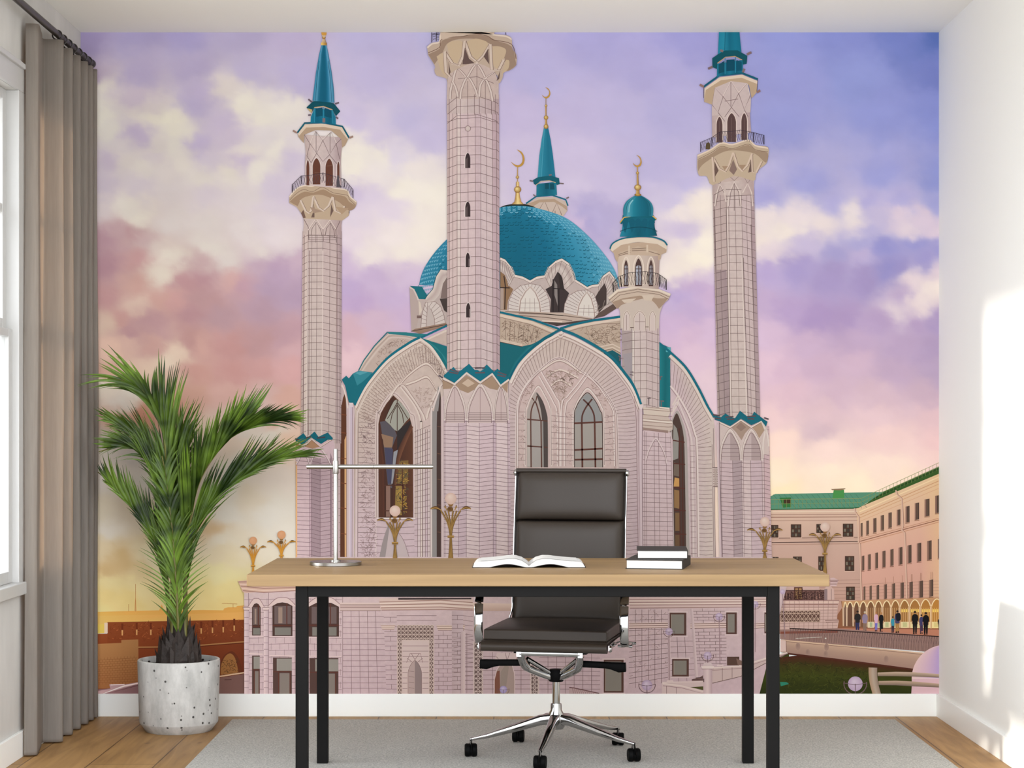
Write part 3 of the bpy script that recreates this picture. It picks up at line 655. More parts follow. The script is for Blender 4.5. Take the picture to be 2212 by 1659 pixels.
ink.poly(K_(690, 618, 856, 612, 850, 640, 700, 660), (206, 168, 162)); ink.lines([K_(692, 626, 856, 620), K_(700, 650, 850, 642)], 1.2, (150, 108, 104))
# bridge, railing
ink.poly(K_(140, 735, 840, 720, 2110, 822, 2110, 1000, 1980, 1010, 250, 870, 140, 850), (158, 122, 116)); ink.line(K_(145, 775, 850, 760), 5, (136, 76, 62))
ink.line(K_(330, 845, 650, 828), 1.2, (226, 214, 206)); ink.disc(*K_(698, 844)[0], 1.6, (240, 236, 230))
t0_, b0_ = K_(258, 722, 900, 750, 1500, 788, 2110, 822), K_(258, 862, 900, 910, 1500, 968, 2110, 1022)
TT, BB = resample(t0_, 62), resample(b0_, 62)
ls = []
for k in range(0, 61):
    a_, b_ = TT[k], BB[k]; a2, b2 = TT[k + 1], BB[k + 1]
    ls += [[((a_[0] + a2[0]) / 2, (a_[1] + a2[1]) / 2), (a_[0], a_[1] * .5 + b_[1] * .5), b_], [((a_[0] + a2[0]) / 2, (a_[1] + a2[1]) / 2), (a2[0], a2[1] * .5 + b2[1] * .5), b2], [(a_[0] + 1, a_[1]), (b2[0] - 2, b2[1])]]
ink.lines(ls, .6, (106, 80, 80)); ink.line(t0_, 2.0, (46, 30, 30))
ink.strip(K_(150, 858, 260, 866, 2010, 1030), K_(150, 1010, 235, 1028, 1790, 1226), [(206, 168, 146), (180, 144, 130), (166, 130, 120)], m=8)
ink.line(K_(215, 872, 1000, 940, 1960, 1032), 2.2, (222, 184, 160)); ink.line(K_(215, 884, 1000, 952, 1940, 1046), 1.0, (128, 92, 84))
for x, y in ((360, 940), (710, 950), (480, 1020), (1440, 1100), (700, 1040)): ink.disc(*K_(x, y)[0], 5, (150, 118, 110), (168, 134, 124), ry=8)
ink.poly(K_(145, 862, 216, 872, 220, 1006, 145, 1006), (222, 188, 184)); ink.line(K_(214, 872, 218, 1008), 1, (110, 76, 74))
# lawn
ink.strip(O_(850, 1130, 1000, 1040, 1080, 985, 1240, 905, 1360, 842, 1410, 838), O_(850, 1130, 1000, 1130, 1080, 1130, 1240, 1130, 1360, 1130, 1410, 1130), [(66, 68, 26), (58, 66, 16), (40, 44, 12)], a=.6)
ink.strip(K_(140, 1080, 240, 1034, 1000, 1120, 1800, 1226, 2110, 1250), K_(140, 1530, 240, 1530, 1000, 1530, 1800, 1530, 2110, 1530), [(78, 34, 22), (62, 56, 18), (62, 66, 18), (50, 54, 14), (44, 50, 12)], n=8, a=.6, m=9)
ink.line(K_(235, 1030, 1000, 1122, 1795, 1228), 3.4, (84, 40, 30)); squig(K_(160, 1120, 1200, 1220, 1200, 1500, 160, 1500), 120, (78, 80, 26), 8, .7); squig(K_(160, 1120, 1200, 1220, 1200, 1500, 160, 1500), 120, (38, 40, 10), 8, .8)
ink.poly(K_(140, 1060, 238, 1030, 150, 1080), (150, 122, 112)); ink.poly(sm(K_(140, 1378, 215, 1380, 246, 1402, 205, 1414, 150, 1430), 4), (48, 128, 104))
# big sphere and metal arms at the far right
sc_ = K_(2165, 1335)[0]; r_ = 412 / 5.67
ar = [(sc_[0] + r_ * math.cos(t), sc_[1] + r_ * math.sin(t)) for t in [math.radians(a_) for a_ in range(150, 262, 6)]]
ink.strip(ar, [(MX1, y) for x, y in ar], [(232, 194, 196), (214, 176, 200), (184, 156, 208)], n=5)
ink.poly(K_(1760, 1340, 2110, 1340, 2110, 1520, 1748, 1520), (222, 180, 192)); ink.line(K_(1762, 1330, 2110, 1336), 1.2, (240, 212, 206))
ink.strip(K_(1335, 1262, 1560, 1254, 1780, 1258, 2110, 1282), K_(1335, 1306, 1560, 1306, 1780, 1312, 2110, 1326), [(206, 176, 156), (128, 108, 96)]); ink.strip(K_(1345, 1366, 1560, 1362, 1780, 1372, 2110, 1400), K_(1345, 1416, 1560, 1418, 1780, 1432, 2110, 1446), [(196, 164, 144), (120, 100, 92)])
ink.strip(sm(K_(1225, 1200, 1226, 1290, 1240, 1400, 1275, 1530)), sm(K_(1330, 1204, 1330, 1290, 1344, 1400, 1378, 1530)), [(178, 142, 116), (186, 164, 150), (150, 126, 114)])
def ball(f, x, y, r, post=None, cage=True, col=(214, 192, 214), col2=(188, 160, 192)):
    (px_, py_), (qx, qy) = f(x, y, x + r, y); R = qx - px_
    if post: ink.line([(px_, py_ + R), (px_ + (post[0] - x) / r * R, py_ + (post[1] - y) / r * R)], max(1.6, R * .22), (168, 136, 144))
    ink.disc(px_, py_, R, col, col2, sh=(-.2, -.35))
    if cage:
        ink.line([(px_ + 1.55 * R * math.cos(t), py_ + 1.45 * R * math.sin(t)) for t in [math.radians(a_) for a_ in range(-10, 196, 12)]], max(.9, R * .12), (120, 92, 98))
        ink.line([(px_ - 1.5 * R, py_ - .1 * R), (px_, py_ + .15 * R), (px_ + 1.5 * R, py_ - .1 * R)], max(.7, R * .08), (110, 84, 92)); ink.line([(px_, py_), (px_, py_ + 1.4 * R)], max(.9, R * .1), (110, 84, 90))
ball(K_, 1062, 1400, 90)

# ------------------------------------------------------------------ rear minaret (behind the dome)
ink.poly(B(985, 1580, 1085, 1520, 1230, 1515, 1345, 1560, 1350, 1640, 1320, 1680, 1240, 1760, 1000, 1660), (206, 184, 172))
ink.lines([B(1080, 1660, 1145, 1550, 1200, 1680), B(1200, 1690, 1255, 1570, 1300, 1680), B(1240, 1640, 1240, 1700)], 1.2, (150, 122, 112)); ink.poly(B(990, 1580, 1095, 1540, 1235, 1535, 1345, 1600, 1350, 1640, 1300, 1600, 1230, 1560, 1100, 1565, 1030, 1610), (184, 156, 134))
ink.strip(B(1140, 895, 1120, 1000, 1098, 1150, 1083, 1345), B(1178, 895, 1200, 1000, 1222, 1150, 1244, 1345), [(60, 146, 170), (40, 126, 152), (30, 112, 138), (38, 120, 150)])
ink.line(B(1145, 900, 1128, 1150, 1118, 1340), 1, (80, 160, 184)); ink.strip(B(1075, 1400, 1072, 1505), B(1250, 1380, 1258, 1500), [(34, 120, 142), (18, 92, 116), (36, 124, 148)])
ink.poly(B(1150, 1395, 1185, 1395, 1185, 1445, 1150, 1445), TEALD); ink.poly(B(1195, 1395, 1230, 1395, 1235, 1450, 1195, 1450), TEALD)
ink.poly(B(1042, 1365, 1085, 1340, 1200, 1325, 1275, 1348, 1282, 1402, 1255, 1410, 1245, 1385, 1190, 1366, 1110, 1372, 1068, 1410, 1050, 1400), (20, 92, 108)); ink.line(B(1065, 1412, 1110, 1382, 1185, 1370, 1245, 1388), 1.2, (220, 190, 140))
ink.line(B(980, 1575, 1070, 1512, 1215, 1500, 1335, 1540, 1355, 1595), 3, TEAL)
ink.lines([B(1012, 1370, 1042, 1376), B(1280, 1394, 1318, 1398), B(1045, 1495, 1065, 1512), B(1340, 1530, 1364, 1518), B(1185, 1322, 1210, 1318)], 3, (130, 112, 116))
ink.line(B(1158, 630, 1158, 790), 1.6, (170, 140, 110)); ink.strip(B(1152, 700, 1154, 790, 1150, 860, 1142, 895), B(1164, 700, 1164, 790, 1170, 860, 1182, 895), [(214, 170, 100), (150, 108, 60)])
for y, r in ((700, 12), (806, 20), (886, 21)): ink.disc(*B(1159, y)[0], r / 4.147, (240, 206, 130), (150, 104, 44))
def crescent(f, pts, col=GOLD):
    ink.poly(sm(f(*pts), 5), col)
crescent(B, (1150, 532, 1182, 548, 1198, 585, 1190, 618, 1165, 634, 1140, 626, 1120, 600, 1142, 618, 1166, 618, 1184, 598, 1184, 566, 1150, 532))

# ------------------------------------------------------------------ dome
out_l = sm(E(188, 810, 205, 735, 240, 650, 320, 530, 440, 400, 640, 230, 900, 122, 1050, 96), 8)
out_r = sm(E(1990, 900, 1970, 760, 1930, 660, 1850, 540, 1700, 370, 1500, 210, 1230, 120, 1050, 96), 8)
ink.strip(resample(out_l, 40), resample(out_r, 40), lambda u, v: mix(mixl([(52, 132, 164), (24, 110, 138), (20, 102, 128), (18, 98, 124), (22, 106, 136), (54, 140, 172), (96, 164, 192)], u), (46, 138, 172), v ** 2.4 * .8), n=18)
def dome_pt(th, ph):
    x = 1085 + 905 * math.cos(ph) * math.sin(th); y = 850 - 760 * math.sin(ph) - 95 * math.cos(ph) * math.cos(th) + 95 * math.cos(ph) * .2
    return E(x, y)[0]
hl, dk = [], []
def dome_in(p):
    def xat(o):
        for (xa, ya), (xb, yb) in zip(o, o[1:]):
            if min(ya, yb) <= p[1] <= max(ya, yb): return xa + (xb - xa) * (p[1] - ya) / ((yb - ya) or 1)
        return None
    l_, r_x = xat(out_l), xat(out_r)
    return (l_ is None or p[0] > l_ + 1) and (r_x is None or p[0] < r_x - 1) and p[1] > out_l[-1][1] + 2
for r in range(34):
    ph = math.radians(-4 + r * 2.75)
    nt_ = max(10, int(64 * math.cos(ph)))
    for c_ in range(nt_):
        th = math.radians(-92 + 184 * (c_ + .5 * (r % 2)) / nt_); d_ = math.radians(184 / nt_)
        a_ = dome_pt(th - d_ * .3, ph); b_ = dome_pt(th + d_ * .3, ph); m_ = dome_pt(th, ph - .024)
        if not (dome_in(a_) and dome_in(b_) and dome_in(m_)): continue
        e_ = math.sin(th) ** 2 * .9 + max(0, math.sin(ph) - .5) * 1.5 + R_.uniform(-.1, .1)
        if e_ > .56: hl.append([a_, m_, b_])
        elif R_.random() < .72: dk.append([a_, b_] if R_.random() < .5 else [a_, b_, (b_[0] + 1.5, b_[1] - 3)])
ink.lines(dk, 1.3, (14, 78, 98)); ink.lines(hl, 1.4, (122, 184, 208))
ink.poly(sm(E(905, 122, 960, 98, 1050, 84, 1140, 88, 1235, 118, 1140, 106, 1050, 102, 960, 110), 5), (40, 44, 40))
ink.strip(B(900, 1270, 898, 1330), B(906, 1270, 910, 1330), (196, 160, 110)); ink.line(B(905, 1240, 903, 1440), 1.8, (190, 152, 100))
ink.strip(B(892, 1380, 888, 1470, 884, 1520, 875, 1560, 850, 1582), B(918, 1380, 920, 1470, 926, 1520, 938, 1560, 960, 1582), [(168, 120, 60), (246, 216, 150), (180, 128, 62)])
ink.disc(*B(903, 1340)[0], 3.4, (240, 206, 130), (150, 104, 44)); ink.disc(*B(905, 1450)[0], 7.8, (250, 222, 150), (150, 100, 40), ry=7.2)
crescent(B, (893, 1090, 942, 1115, 966, 1170, 955, 1225, 915, 1250, 880, 1240, 843, 1200, 880, 1226, 915, 1232, 944, 1205, 948, 1160, 930, 1122, 893, 1090))

# ------------------------------------------------------------------ drum below the dome: scalloped arches and glazing
drum = E(915, 570, 960, 590, 1010, 650, 1045, 728, 1120, 745, 1182, 778, 1240, 745, 1312, 732, 1350, 650, 1410, 600, 1466, 578, 1530, 620, 1570, 700, 1588, 768, 1640, 800, 1695, 836, 1740, 816, 1792, 812, 1830, 735, 1895, 692, 1935, 745, 1960, 800, 1990, 870, 1990, 950, 1900, 1000, 1750, 1115, 1480, 1080, 915, 1040)
ink.poly(drum, (196, 176, 172), a=.4)
ink.poly(E(915, 690, 960, 725, 995, 820, 1032, 850, 985, 950, 975, 1035, 915, 1035), (146, 112, 84)); ink.poly(E(915, 840, 945, 840, 945, 1030, 915, 1030), (176, 152, 142)); ink.lines([E(948, 730, 962, 830, 955, 1030), E(915, 835, 1000, 838)], 2.4, (62, 46, 42))
ink.poly(E(1320, 850, 1375, 820, 1392, 760, 1432, 688, 1468, 740, 1484, 840, 1532, 885, 1492, 980, 1482, 1058, 1362, 1058, 1368, 940), (66, 54, 54)); ink.poly(E(1400, 770, 1425, 810, 1430, 1000, 1400, 900), (140, 128, 126)); ink.lines([E(1388, 760, 1388, 1050), E(1392, 842, 1480, 850), E(1440, 850, 1440, 1050)], 2, (40, 32, 34)); ink.poly(E(1432, 690, 1470, 740, 1490, 860, 1452, 850), (56, 46, 44))
ink.poly(E(1795, 870, 1850, 795, 1868, 850, 1866, 985, 1800, 1060, 1762, 930), (74, 60, 58)); ink.poly(E(1870, 830, 1925, 760, 1940, 930, 1866, 985), (200, 182, 176))
for (pa, pb) in ((E(1312, 732, 1350, 650, 1410, 600, 1466, 578, 1530, 620, 1570, 700, 1588, 768), E(1362, 830, 1380, 750, 1405, 712, 1432, 690, 1470, 740, 1485, 800, 1500, 852)),
                 (E(915, 570, 960, 590, 1010, 650, 1045, 728), E(915, 690, 955, 718, 975, 770, 990, 826)), (E(1792, 812, 1830, 735, 1895, 692, 1935, 745, 1960, 800), E(1800, 868, 1825, 820, 1852, 795, 1868, 850, 1870, 900))):
    ink.strip(pa, pb, [(224, 206, 196), (184, 162, 158), (214, 196, 190), (196, 176, 172)], m=14); radial(pa, pb, 9, (150, 126, 122), .8)
for pp in (E(915, 574, 962, 596, 1012, 656, 1045, 730, 1120, 748, 1182, 782, 1240, 748, 1314, 735, 1352, 656, 1410, 606, 1466, 584, 1528, 624, 1566, 704, 1586, 772, 1640, 804, 1695, 840, 1740, 820, 1794, 815, 1834, 740, 1893, 698, 1932, 748, 1958, 806),):
    ink.line(pp, 5.2, (228, 210, 202)); ink.line([(x, y - 3) for x, y in pp], 1.4, (24, 84, 96)); ink.line([(x, y + 3.2) for x, y in pp], .9, (140, 112, 108))
for outer, inner in ((E(985, 1055, 990, 960, 1030, 870, 1100, 815, 1185, 800, 1270, 815, 1330, 880, 1358, 960, 1362, 1066), E(1083, 1060, 1095, 950, 1140, 870, 1185, 826, 1232, 880, 1268, 970, 1278, 1066)),
                     (E(1483, 1062, 1492, 980, 1530, 905, 1610, 862, 1690, 856, 1755, 890, 1785, 980, 1795, 1085, 1750, 1112), E(1602, 1085, 1620, 990, 1655, 920, 1692, 874, 1730, 930, 1755, 1020, 1762, 1095))):
    ink.poly(outer, (216, 200, 196)); radial(resample(outer, 30), resample(inner, 30), 22, (160, 136, 132), .8); ink.poly(inner, (224, 210, 204)); ink.line(inner, 4.2, (226, 208, 200)); ink.line(inner, 1.0, (150, 120, 116)); ink.line([(x * .96 + inner[len(inner) // 2][0] * .04, y * .96 + 0.04 * inner[0][1]) for x, y in inner], .8, (160, 134, 130)); ink.line(outer, 1.0, (140, 112, 110))
grid(E(1100, 930, 1260, 930, 1270, 1062, 1090, 1062), 3, 4, (170, 146, 142), .7); grid(E(1625, 990, 1750, 990, 1758, 1090, 1610, 1085), 3, 3, (170, 146, 142), .7)
ink.poly(E(915, 1040, 1480, 1062, 1760, 1112, 1480, 1150, 1320, 1140, 915, 1062), (196, 172, 160)); ink.lines([E(960, 1050, 1260, 1066, 1500, 1088, 1740, 1118), E(1000, 1080, 1300, 1100, 1560, 1132), E(1080, 1066, 1340, 1074, 1480, 1086)], 1.6, (120, 96, 88)); ink.line(E(1290, 1134, 1470, 1142), 3, (230, 204, 192)); ink.poly(E(1280, 1140, 1420, 1180, 1600, 1150, 1740, 1118, 1480, 1150), (78, 64, 60))
ink.poly(E(1750, 1115, 1800, 1060, 1960, 960, 1990, 1000, 1850, 1090), (100, 80, 74)); ink.lines([E(1780, 1040, 1800, 990), E(1830, 1020, 1850, 950), E(1880, 990, 1900, 930), E(1760, 1060, 1960, 930)], 1, (170, 150, 142))
# left flank of the drum
ink.poly(E(102, 828, 130, 838, 168, 900, 186, 938, 245, 935, 262, 905, 310, 850, 340, 735, 382, 672, 440, 682, 440, 1180, 200, 1215, 120, 1222), (192, 172, 168), a=.4)
ink.poly(E(105, 820, 215, 826, 230, 856, 262, 905, 244, 940, 186, 938, 160, 872, 130, 838), (26, 108, 122)); ink.poly(E(102, 832, 128, 846, 165, 910, 182, 950, 190, 1090, 165, 1200, 122, 1222), (186, 164, 160)); ink.line(E(104, 832, 140, 852, 172, 920, 182, 948), 3, (216, 196, 190))
ink.poly(E(168, 1085, 210, 1085, 210, 1110, 168, 1110), (120, 96, 92)); ink.poly(E(182, 950, 200, 970, 215, 1040, 190, 1085), (216, 196, 184))
ink.strip(E(245, 938, 262, 905, 312, 850, 342, 735, 382, 672, 440, 682), E(262, 965, 320, 960, 345, 930, 370, 900, 408, 790, 440, 750), [(224, 206, 198), (190, 168, 164), (210, 192, 186)], m=14); ink.line(E(240, 940, 262, 905, 310, 850, 340, 735, 382, 670, 440, 680), 1.4, (24, 84, 96))
ink.poly(E(372, 935, 440, 930, 440, 1060, 412, 1040), (72, 60, 58)); ink.poly(E(402, 800, 440, 740, 440, 930, 380, 930), (130, 110, 106))
oa = E(204, 1196, 212, 1080, 246, 968, 330, 960, 380, 1000, 410, 1080, 425, 1160); ia = E(250, 1190, 258, 1080, 265, 990, 300, 1040, 325, 1110, 330, 1185)
ink.poly(oa, (212, 194, 190)); ink.poly(ia, (196, 178, 174)); radial(oa, ia, 14, (156, 132, 128), .8); ink.line(oa, 1.1, (140, 112, 110)); ink.line(ia, 1, (140, 112, 110))
ink.poly(E(118, 1226, 150, 1205, 430, 1150, 440, 1176, 200, 1250), (150, 120, 104)); ink.line(E(118, 1226, 440, 1165), 1.5, (80, 60, 54))

# ------------------------------------------------------------------ roofs and gables below the drum
ink.poly(E(912, 1320, 1110, 1362, 1200, 1342, 1310, 1282, 1460, 1205, 1340, 1300, 1150, 1440, 1040, 1580, 1000, 1690, 912, 1640), (24, 100, 112)); ink.strip(E(1300, 1282, 1140, 1380, 1040, 1500, 975, 1640), E(1420, 1225, 1240, 1360, 1120, 1500, 1010, 1680), [(24, 100, 112), (44, 128, 136), (26, 104, 116)])
ink.poly(E(912, 1062, 1200, 1132, 1440, 1216, 1310, 1284, 1200, 1342, 1110, 1362, 912, 1322), (192, 168, 152), a=.5); squig(E(920, 1120, 1300, 1200, 1200, 1330, 920, 1290), 130, (150, 122, 108), 8, .8); ink.lines([E(920 + 42 * k, 1110 + 12 * k, 925 + 38 * k, 1300 + 4 * k) for k in range(1, 9)], .8, (140, 112, 100))
ink.line(E(912, 1084, 1200, 1150, 1400, 1232), 6, (222, 198, 182)); ink.line(E(912, 1100, 1180, 1165, 1370, 1245), 1.0, (140, 110, 100)); ink.line(E(912, 1056, 1200, 1120, 1440, 1206), 4.6, TEAL); ink.lines([E(912, 1300, 1110, 1345), E(912, 1312, 1110, 1357)], 2.2, (218, 192, 176)); ink.line(E(912, 1322, 1110, 1364), 1.2, (90, 64, 58))
ink.poly(E(1460, 1212, 1560, 1175, 1750, 1140, 1990, 1110, 1990, 1440, 1860, 1440, 1700, 1330), (192, 168, 152), a=.5); squig(E(1600, 1220, 1985, 1150, 1985, 1320, 1760, 1330), 120, (150, 122, 108), 8, .8)
ink.line(E(1490, 1222, 1620, 1178, 1780, 1150, 1990, 1118), 5.5, (222, 198, 184)); ink.line(E(1530, 1224, 1700, 1182, 1850, 1155, 1985, 1160), 1, (140, 110, 100)); ink.line(E(1450, 1204, 1560, 1168, 1750, 1128, 1990, 1096), 5, TEAL)
ink.lines([E(1780, 1372, 1920, 1342, 1995, 1380), E(1800, 1400, 1920, 1370, 1995, 1410)], 2.4, (216, 192, 178)); ink.line(E(1800, 1410, 1920, 1384, 1995, 1425), 1, (90, 66, 60)); ink.poly(E(1830, 1425, 1920, 1395, 1995, 1440, 1995, 1620, 1900, 1510), (26, 92, 104))
ink.poly(FF(440, 985, 470, 1010, 500, 1050, 440, 1050), (206, 184, 172))

# left back gable and roof lobes (G)
ink.poly(G_(230, 372, 262, 310, 330, 215, 430, 118, 545, 120, 660, 150, 600, 170, 470, 260, 330, 382), (196, 172, 164), a=.5); squig(G_(360, 230, 480, 150, 560, 170, 330, 370), 60, (150, 124, 116), 6, .8)
ink.strip(G_(232, 372, 268, 308, 338, 215, 428, 128, 540, 134, 630, 160), G_(262, 374, 300, 322, 365, 240, 440, 158, 530, 158, 600, 172), [(226, 206, 196), (176, 150, 142), (214, 192, 184), (196, 172, 164)], m=16)
ink.line(G_(230, 370, 265, 302, 334, 208, 420, 116, 545, 120, 660, 146), 2.4, (34, 112, 122)); ink.poly(G_(420, 114, 545, 118, 680, 128, 640, 152, 540, 138, 430, 128), (44, 120, 128))
ink.poly(G_(660, 165, 815, 92, 815, 205, 745, 185), (200, 176, 168), a=.5); ink.line(G_(665, 172, 815, 104), 4, (222, 200, 190)); ink.line(G_(640, 154, 815, 72), 4.2, TEAL)
ink.poly(G_(118, 430, 148, 404, 165, 422, 192, 390, 232, 370, 322, 384, 290, 440, 250, 520, 208, 602, 192, 586, 165, 582, 140, 470), (24, 106, 122)); ink.poly(G_(192, 390, 232, 370, 322, 384, 262, 440, 220, 470), (54, 132, 148)); ink.poly(G_(205, 386, 240, 374, 290, 382, 240, 400), (86, 156, 172))
# main left gable
rimL = sm(G_(206, 602, 245, 520, 300, 430, 420, 290, 560, 190, 636, 150), 8)
ink.poly(G_(636, 150, 700, 172, 815, 210, 815, 365, 790, 320, 730, 232, 690, 190), (28, 108, 118)); ink.strip(G_(640, 152, 740, 205, 815, 290), G_(690, 180, 780, 260, 815, 330), [(28, 108, 118), (48, 132, 138)])
face = rimL + sm(G_(636, 160, 690, 195, 740, 255, 790, 330, 815, 392)) + G_(815, 1625, 190, 1625, 190, 620)
ink.strip(rimL + G_(660, 165, 720, 225, 780, 320, 815, 385), [(x, 1206) for x, y in rimL + G_(660, 165, 720, 225, 780, 320, 815, 385)], lambda u, v: mixl([(206, 184, 174), (208, 182, 178), (210, 182, 188), (206, 178, 188)], u), n=5, a=.5)
ink.line(rimL, 5.5, TEAL); ink.line([(x + 2, y + 5) for x, y in rimL], 5.5, (228, 208, 200)); ink.line([(x + 3, y + 9) for x, y in rimL], 1.2, (146, 116, 112)); ink.line([(x + 6, y + 14) for x, y in rimL], 2.2, (222, 200, 194))
rr = sm(G_(640, 164, 700, 205, 745, 262, 790, 335, 812, 385)); ink.line(rr, 4.5, (228, 208, 200)); ink.line([(x - 4, y + 4) for x, y in rr], 1, (146, 116, 112))
ink.lines([G_(205, 620, 196, 720, 195, 1620), G_(222, 640, 215, 760, 213, 1620), G_(345, 720, 345, 1620)], 1.6, (222, 198, 198)); ink.lines([G_(198, 640, 190, 1620), G_(232, 650, 226, 780, 224, 1620)], .9, (150, 120, 122))
oarc = sm(G_(230, 680, 250, 600, 310, 490, 420, 350, 560, 240, 670, 200)); iarc = sm(G_(352, 720, 365, 650, 400, 580, 450, 500, 560, 390, 676, 322))
radial(oarc, iarc, 34, (160, 130, 126), .8)
for k in range(0, 33): squig([oarc[k % len(oarc)], oarc[(k + 1) % len(oarc)], iarc[(k + 1) % len(iarc)], iarc[k % len(iarc)]], 7, (158, 130, 124), 6, .7)
squig(G_(236, 700, 340, 700, 340, 1610, 236, 1610), 330, (160, 130, 132), 7, .8); courses(G_(228, 680, 345, 690, 345, 1610, 226, 1610), 28, (150, 120, 124), .8)
right_o = sm(G_(676, 205, 730, 270, 780, 345, 812, 410)); right_i = sm(G_(680, 322, 720, 360, 765, 420, 800, 470)); radial(right_o, right_i, 12, (160, 130, 126), .8); squig(G_(676, 215, 800, 370, 790, 430, 680, 320), 60, (158, 130, 124), 6, .7)
for pp in (G_(500, 470, 560, 400, 676, 324, 745, 385, 790, 440), G_(545, 462, 610, 440, 680, 412, 720, 455, 745, 500)):
    q = sm(pp); ink.line(q, 4, (226, 204, 196)); ink.line([(x, y + 3) for x, y in q], 1.1, (140, 110, 108)); ink.line([(x, y - 2.4) for x, y in q], .8, (160, 128, 124))
wo = sm(G_(350, 1345, 350, 720, 372, 640, 410, 570, 460, 522, 512, 560, 570, 650, 606, 740, 610, 1345)); ink.line(wo, 7, (216, 192, 190)); ink.line([(x, y) for x, y in wo], 1.0, (150, 120, 120))
for pp in (G_(430, 560, 508, 462, 580, 540, 650, 650, 668, 700), G_(800, 440, 745, 520, 700, 620, 680, 690), G_(508, 478, 600, 600, 640, 700, 645, 800, 645, 1610)):
    q = sm(pp); ink.line(q, 4, (224, 202, 196)); ink.line([(x + 2.4, y) for x, y in q], 1, (146, 116, 114))
squig(G_(560, 480, 740, 480, 700, 620, 650, 620), 60, (160, 132, 124), 5, .7)
ink.lines([G_(x, 760, x, 1610) for x in (622, 640, 655, 672, 688, 704)], 1.0, (160, 130, 134)); ink.lines([G_(x, 760, x, 1610) for x in (630, 664, 696)], 2.2, (226, 204, 204)); courses(G_(600, 740, 716, 690, 716, 1610, 600, 1610), 24, (152, 122, 126), .8)
# big window
w1 = sm(G_(362, 1345, 361, 720, 378, 650, 415, 588, 460, 534, 518, 590, 562, 660, 588, 740, 592, 1345))
ink.strip(G_(362, 1345, 361, 720, 378, 650, 415, 588, 460, 534), G_(592, 1345, 590, 760, 566, 668, 522, 594, 460, 534), [(88, 52, 40), (70, 44, 36), (80, 48, 38), (98, 60, 44)], m=24)
ink.poly(sm(G_(405, 700, 440, 620, 480, 562, 540, 620, 570, 672, 540, 712, 486, 772, 440, 732), 3), (166, 160, 152)); ink.lines([G_(486, 565, 486, 770), G_(420, 690, 460, 630, 484, 585), G_(556, 690, 520, 630, 490, 585), G_(440, 720, 452, 660, 484, 600), G_(530, 720, 520, 660, 490, 600)], 1.6, (76, 48, 40))
ink.poly(G_(372, 710, 410, 705, 470, 765, 484, 800, 452, 880, 452, 1150, 425, 1140, 392, 830), (92, 84, 92)); ink.poly(G_(380, 790, 460, 812, 452, 880, 400, 880), (150, 116, 96)); ink.poly(G_(402, 880, 458, 890, 448, 1120, 424, 1120), (76, 72, 96)); ink.poly(G_(462, 910, 490, 895, 480, 960, 456, 1120, 446, 1120), (150, 146, 156))
ink.poly(G_(484, 775, 570, 700, 578, 720, 520, 830, 486, 900), (52, 44, 44)); ink.strip(sm(G_(575, 730, 520, 830, 480, 950, 462, 1140)), sm(G_(592, 745, 545, 850, 500, 980, 478, 1140)), [(78, 48, 40), (120, 76, 56)])
ink.poly(G_(500, 970, 560, 965, 556, 1120, 486, 1120), (126, 96, 56)); ink.poly(G_(476, 1135, 520, 1135, 520, 1330, 470, 1330), (150, 118, 66)); squig(G_(480, 980, 550, 980, 540, 1320, 475, 1320), 60, (190, 146, 66), 6, 1.2); squig(G_(480, 980, 550, 980, 540, 1320, 475, 1320), 50, (86, 76, 60), 7, 1.2)
ink.strip(G_(362, 780, 388, 960, 392, 1340), G_(392, 830, 408, 1000, 408, 1340), [(98, 56, 42), (66, 42, 36)]); ink.poly(G_(412, 1130, 440, 1130, 440, 1340, 412, 1340), (140, 106, 96)); ink.lines([G_(392, 1132, 590, 1130), G_(465, 1130, 465, 1340), G_(520, 980, 520, 1340), G_(362, 1300, 590, 1300)], 2, (86, 50, 40))
ink.line(G_(350, 1350, 606, 1352), 3, (232, 212, 212)); ink.line(G_(350, 1358, 606, 1360), 1, (150, 120, 124)); courses(G_(345, 1365, 600, 1365, 600, 1615, 345, 1615), 6, LN, .8, 2)
ink.poly(sm(G_(365, 1620, 385, 1520, 405, 1450, 430, 1385, 480, 1430, 530, 1500, 568, 1620), 4), (196, 174, 178)); ink.poly(G_(365, 1620, 385, 1520, 405, 1450, 430, 1385, 432, 1430, 405, 1620), (156, 140, 142)); ink.line(sm(G_(430, 1385, 480, 1430, 530, 1500, 568, 1620)), .9, (140, 112, 116))
# slim window at right of the gable and its reveal
ink.poly(sm(G_(716, 1615, 716, 720, 730, 640, 770, 520, 775, 1615), 3), (150, 140, 140)); ink.poly(sm(G_(748, 1615, 748, 730, 758, 640, 776, 560, 778, 1615), 3), (74, 54, 50)); ink.lines([G_(752, y, 776, y + 4) for y in (740, 920, 1090, 1260, 1440)], 1.6, (110, 74, 60)); ink.line(sm(G_(712, 1615, 712, 700, 728, 610, 772, 480)), 3.4, (224, 202, 200)); ink.poly(G_(776, 560, 800, 520, 800, 1615, 776, 1615), (214, 188, 190)); ink.line(G_(776, 560, 778, 1615), 1, (150, 120, 122))
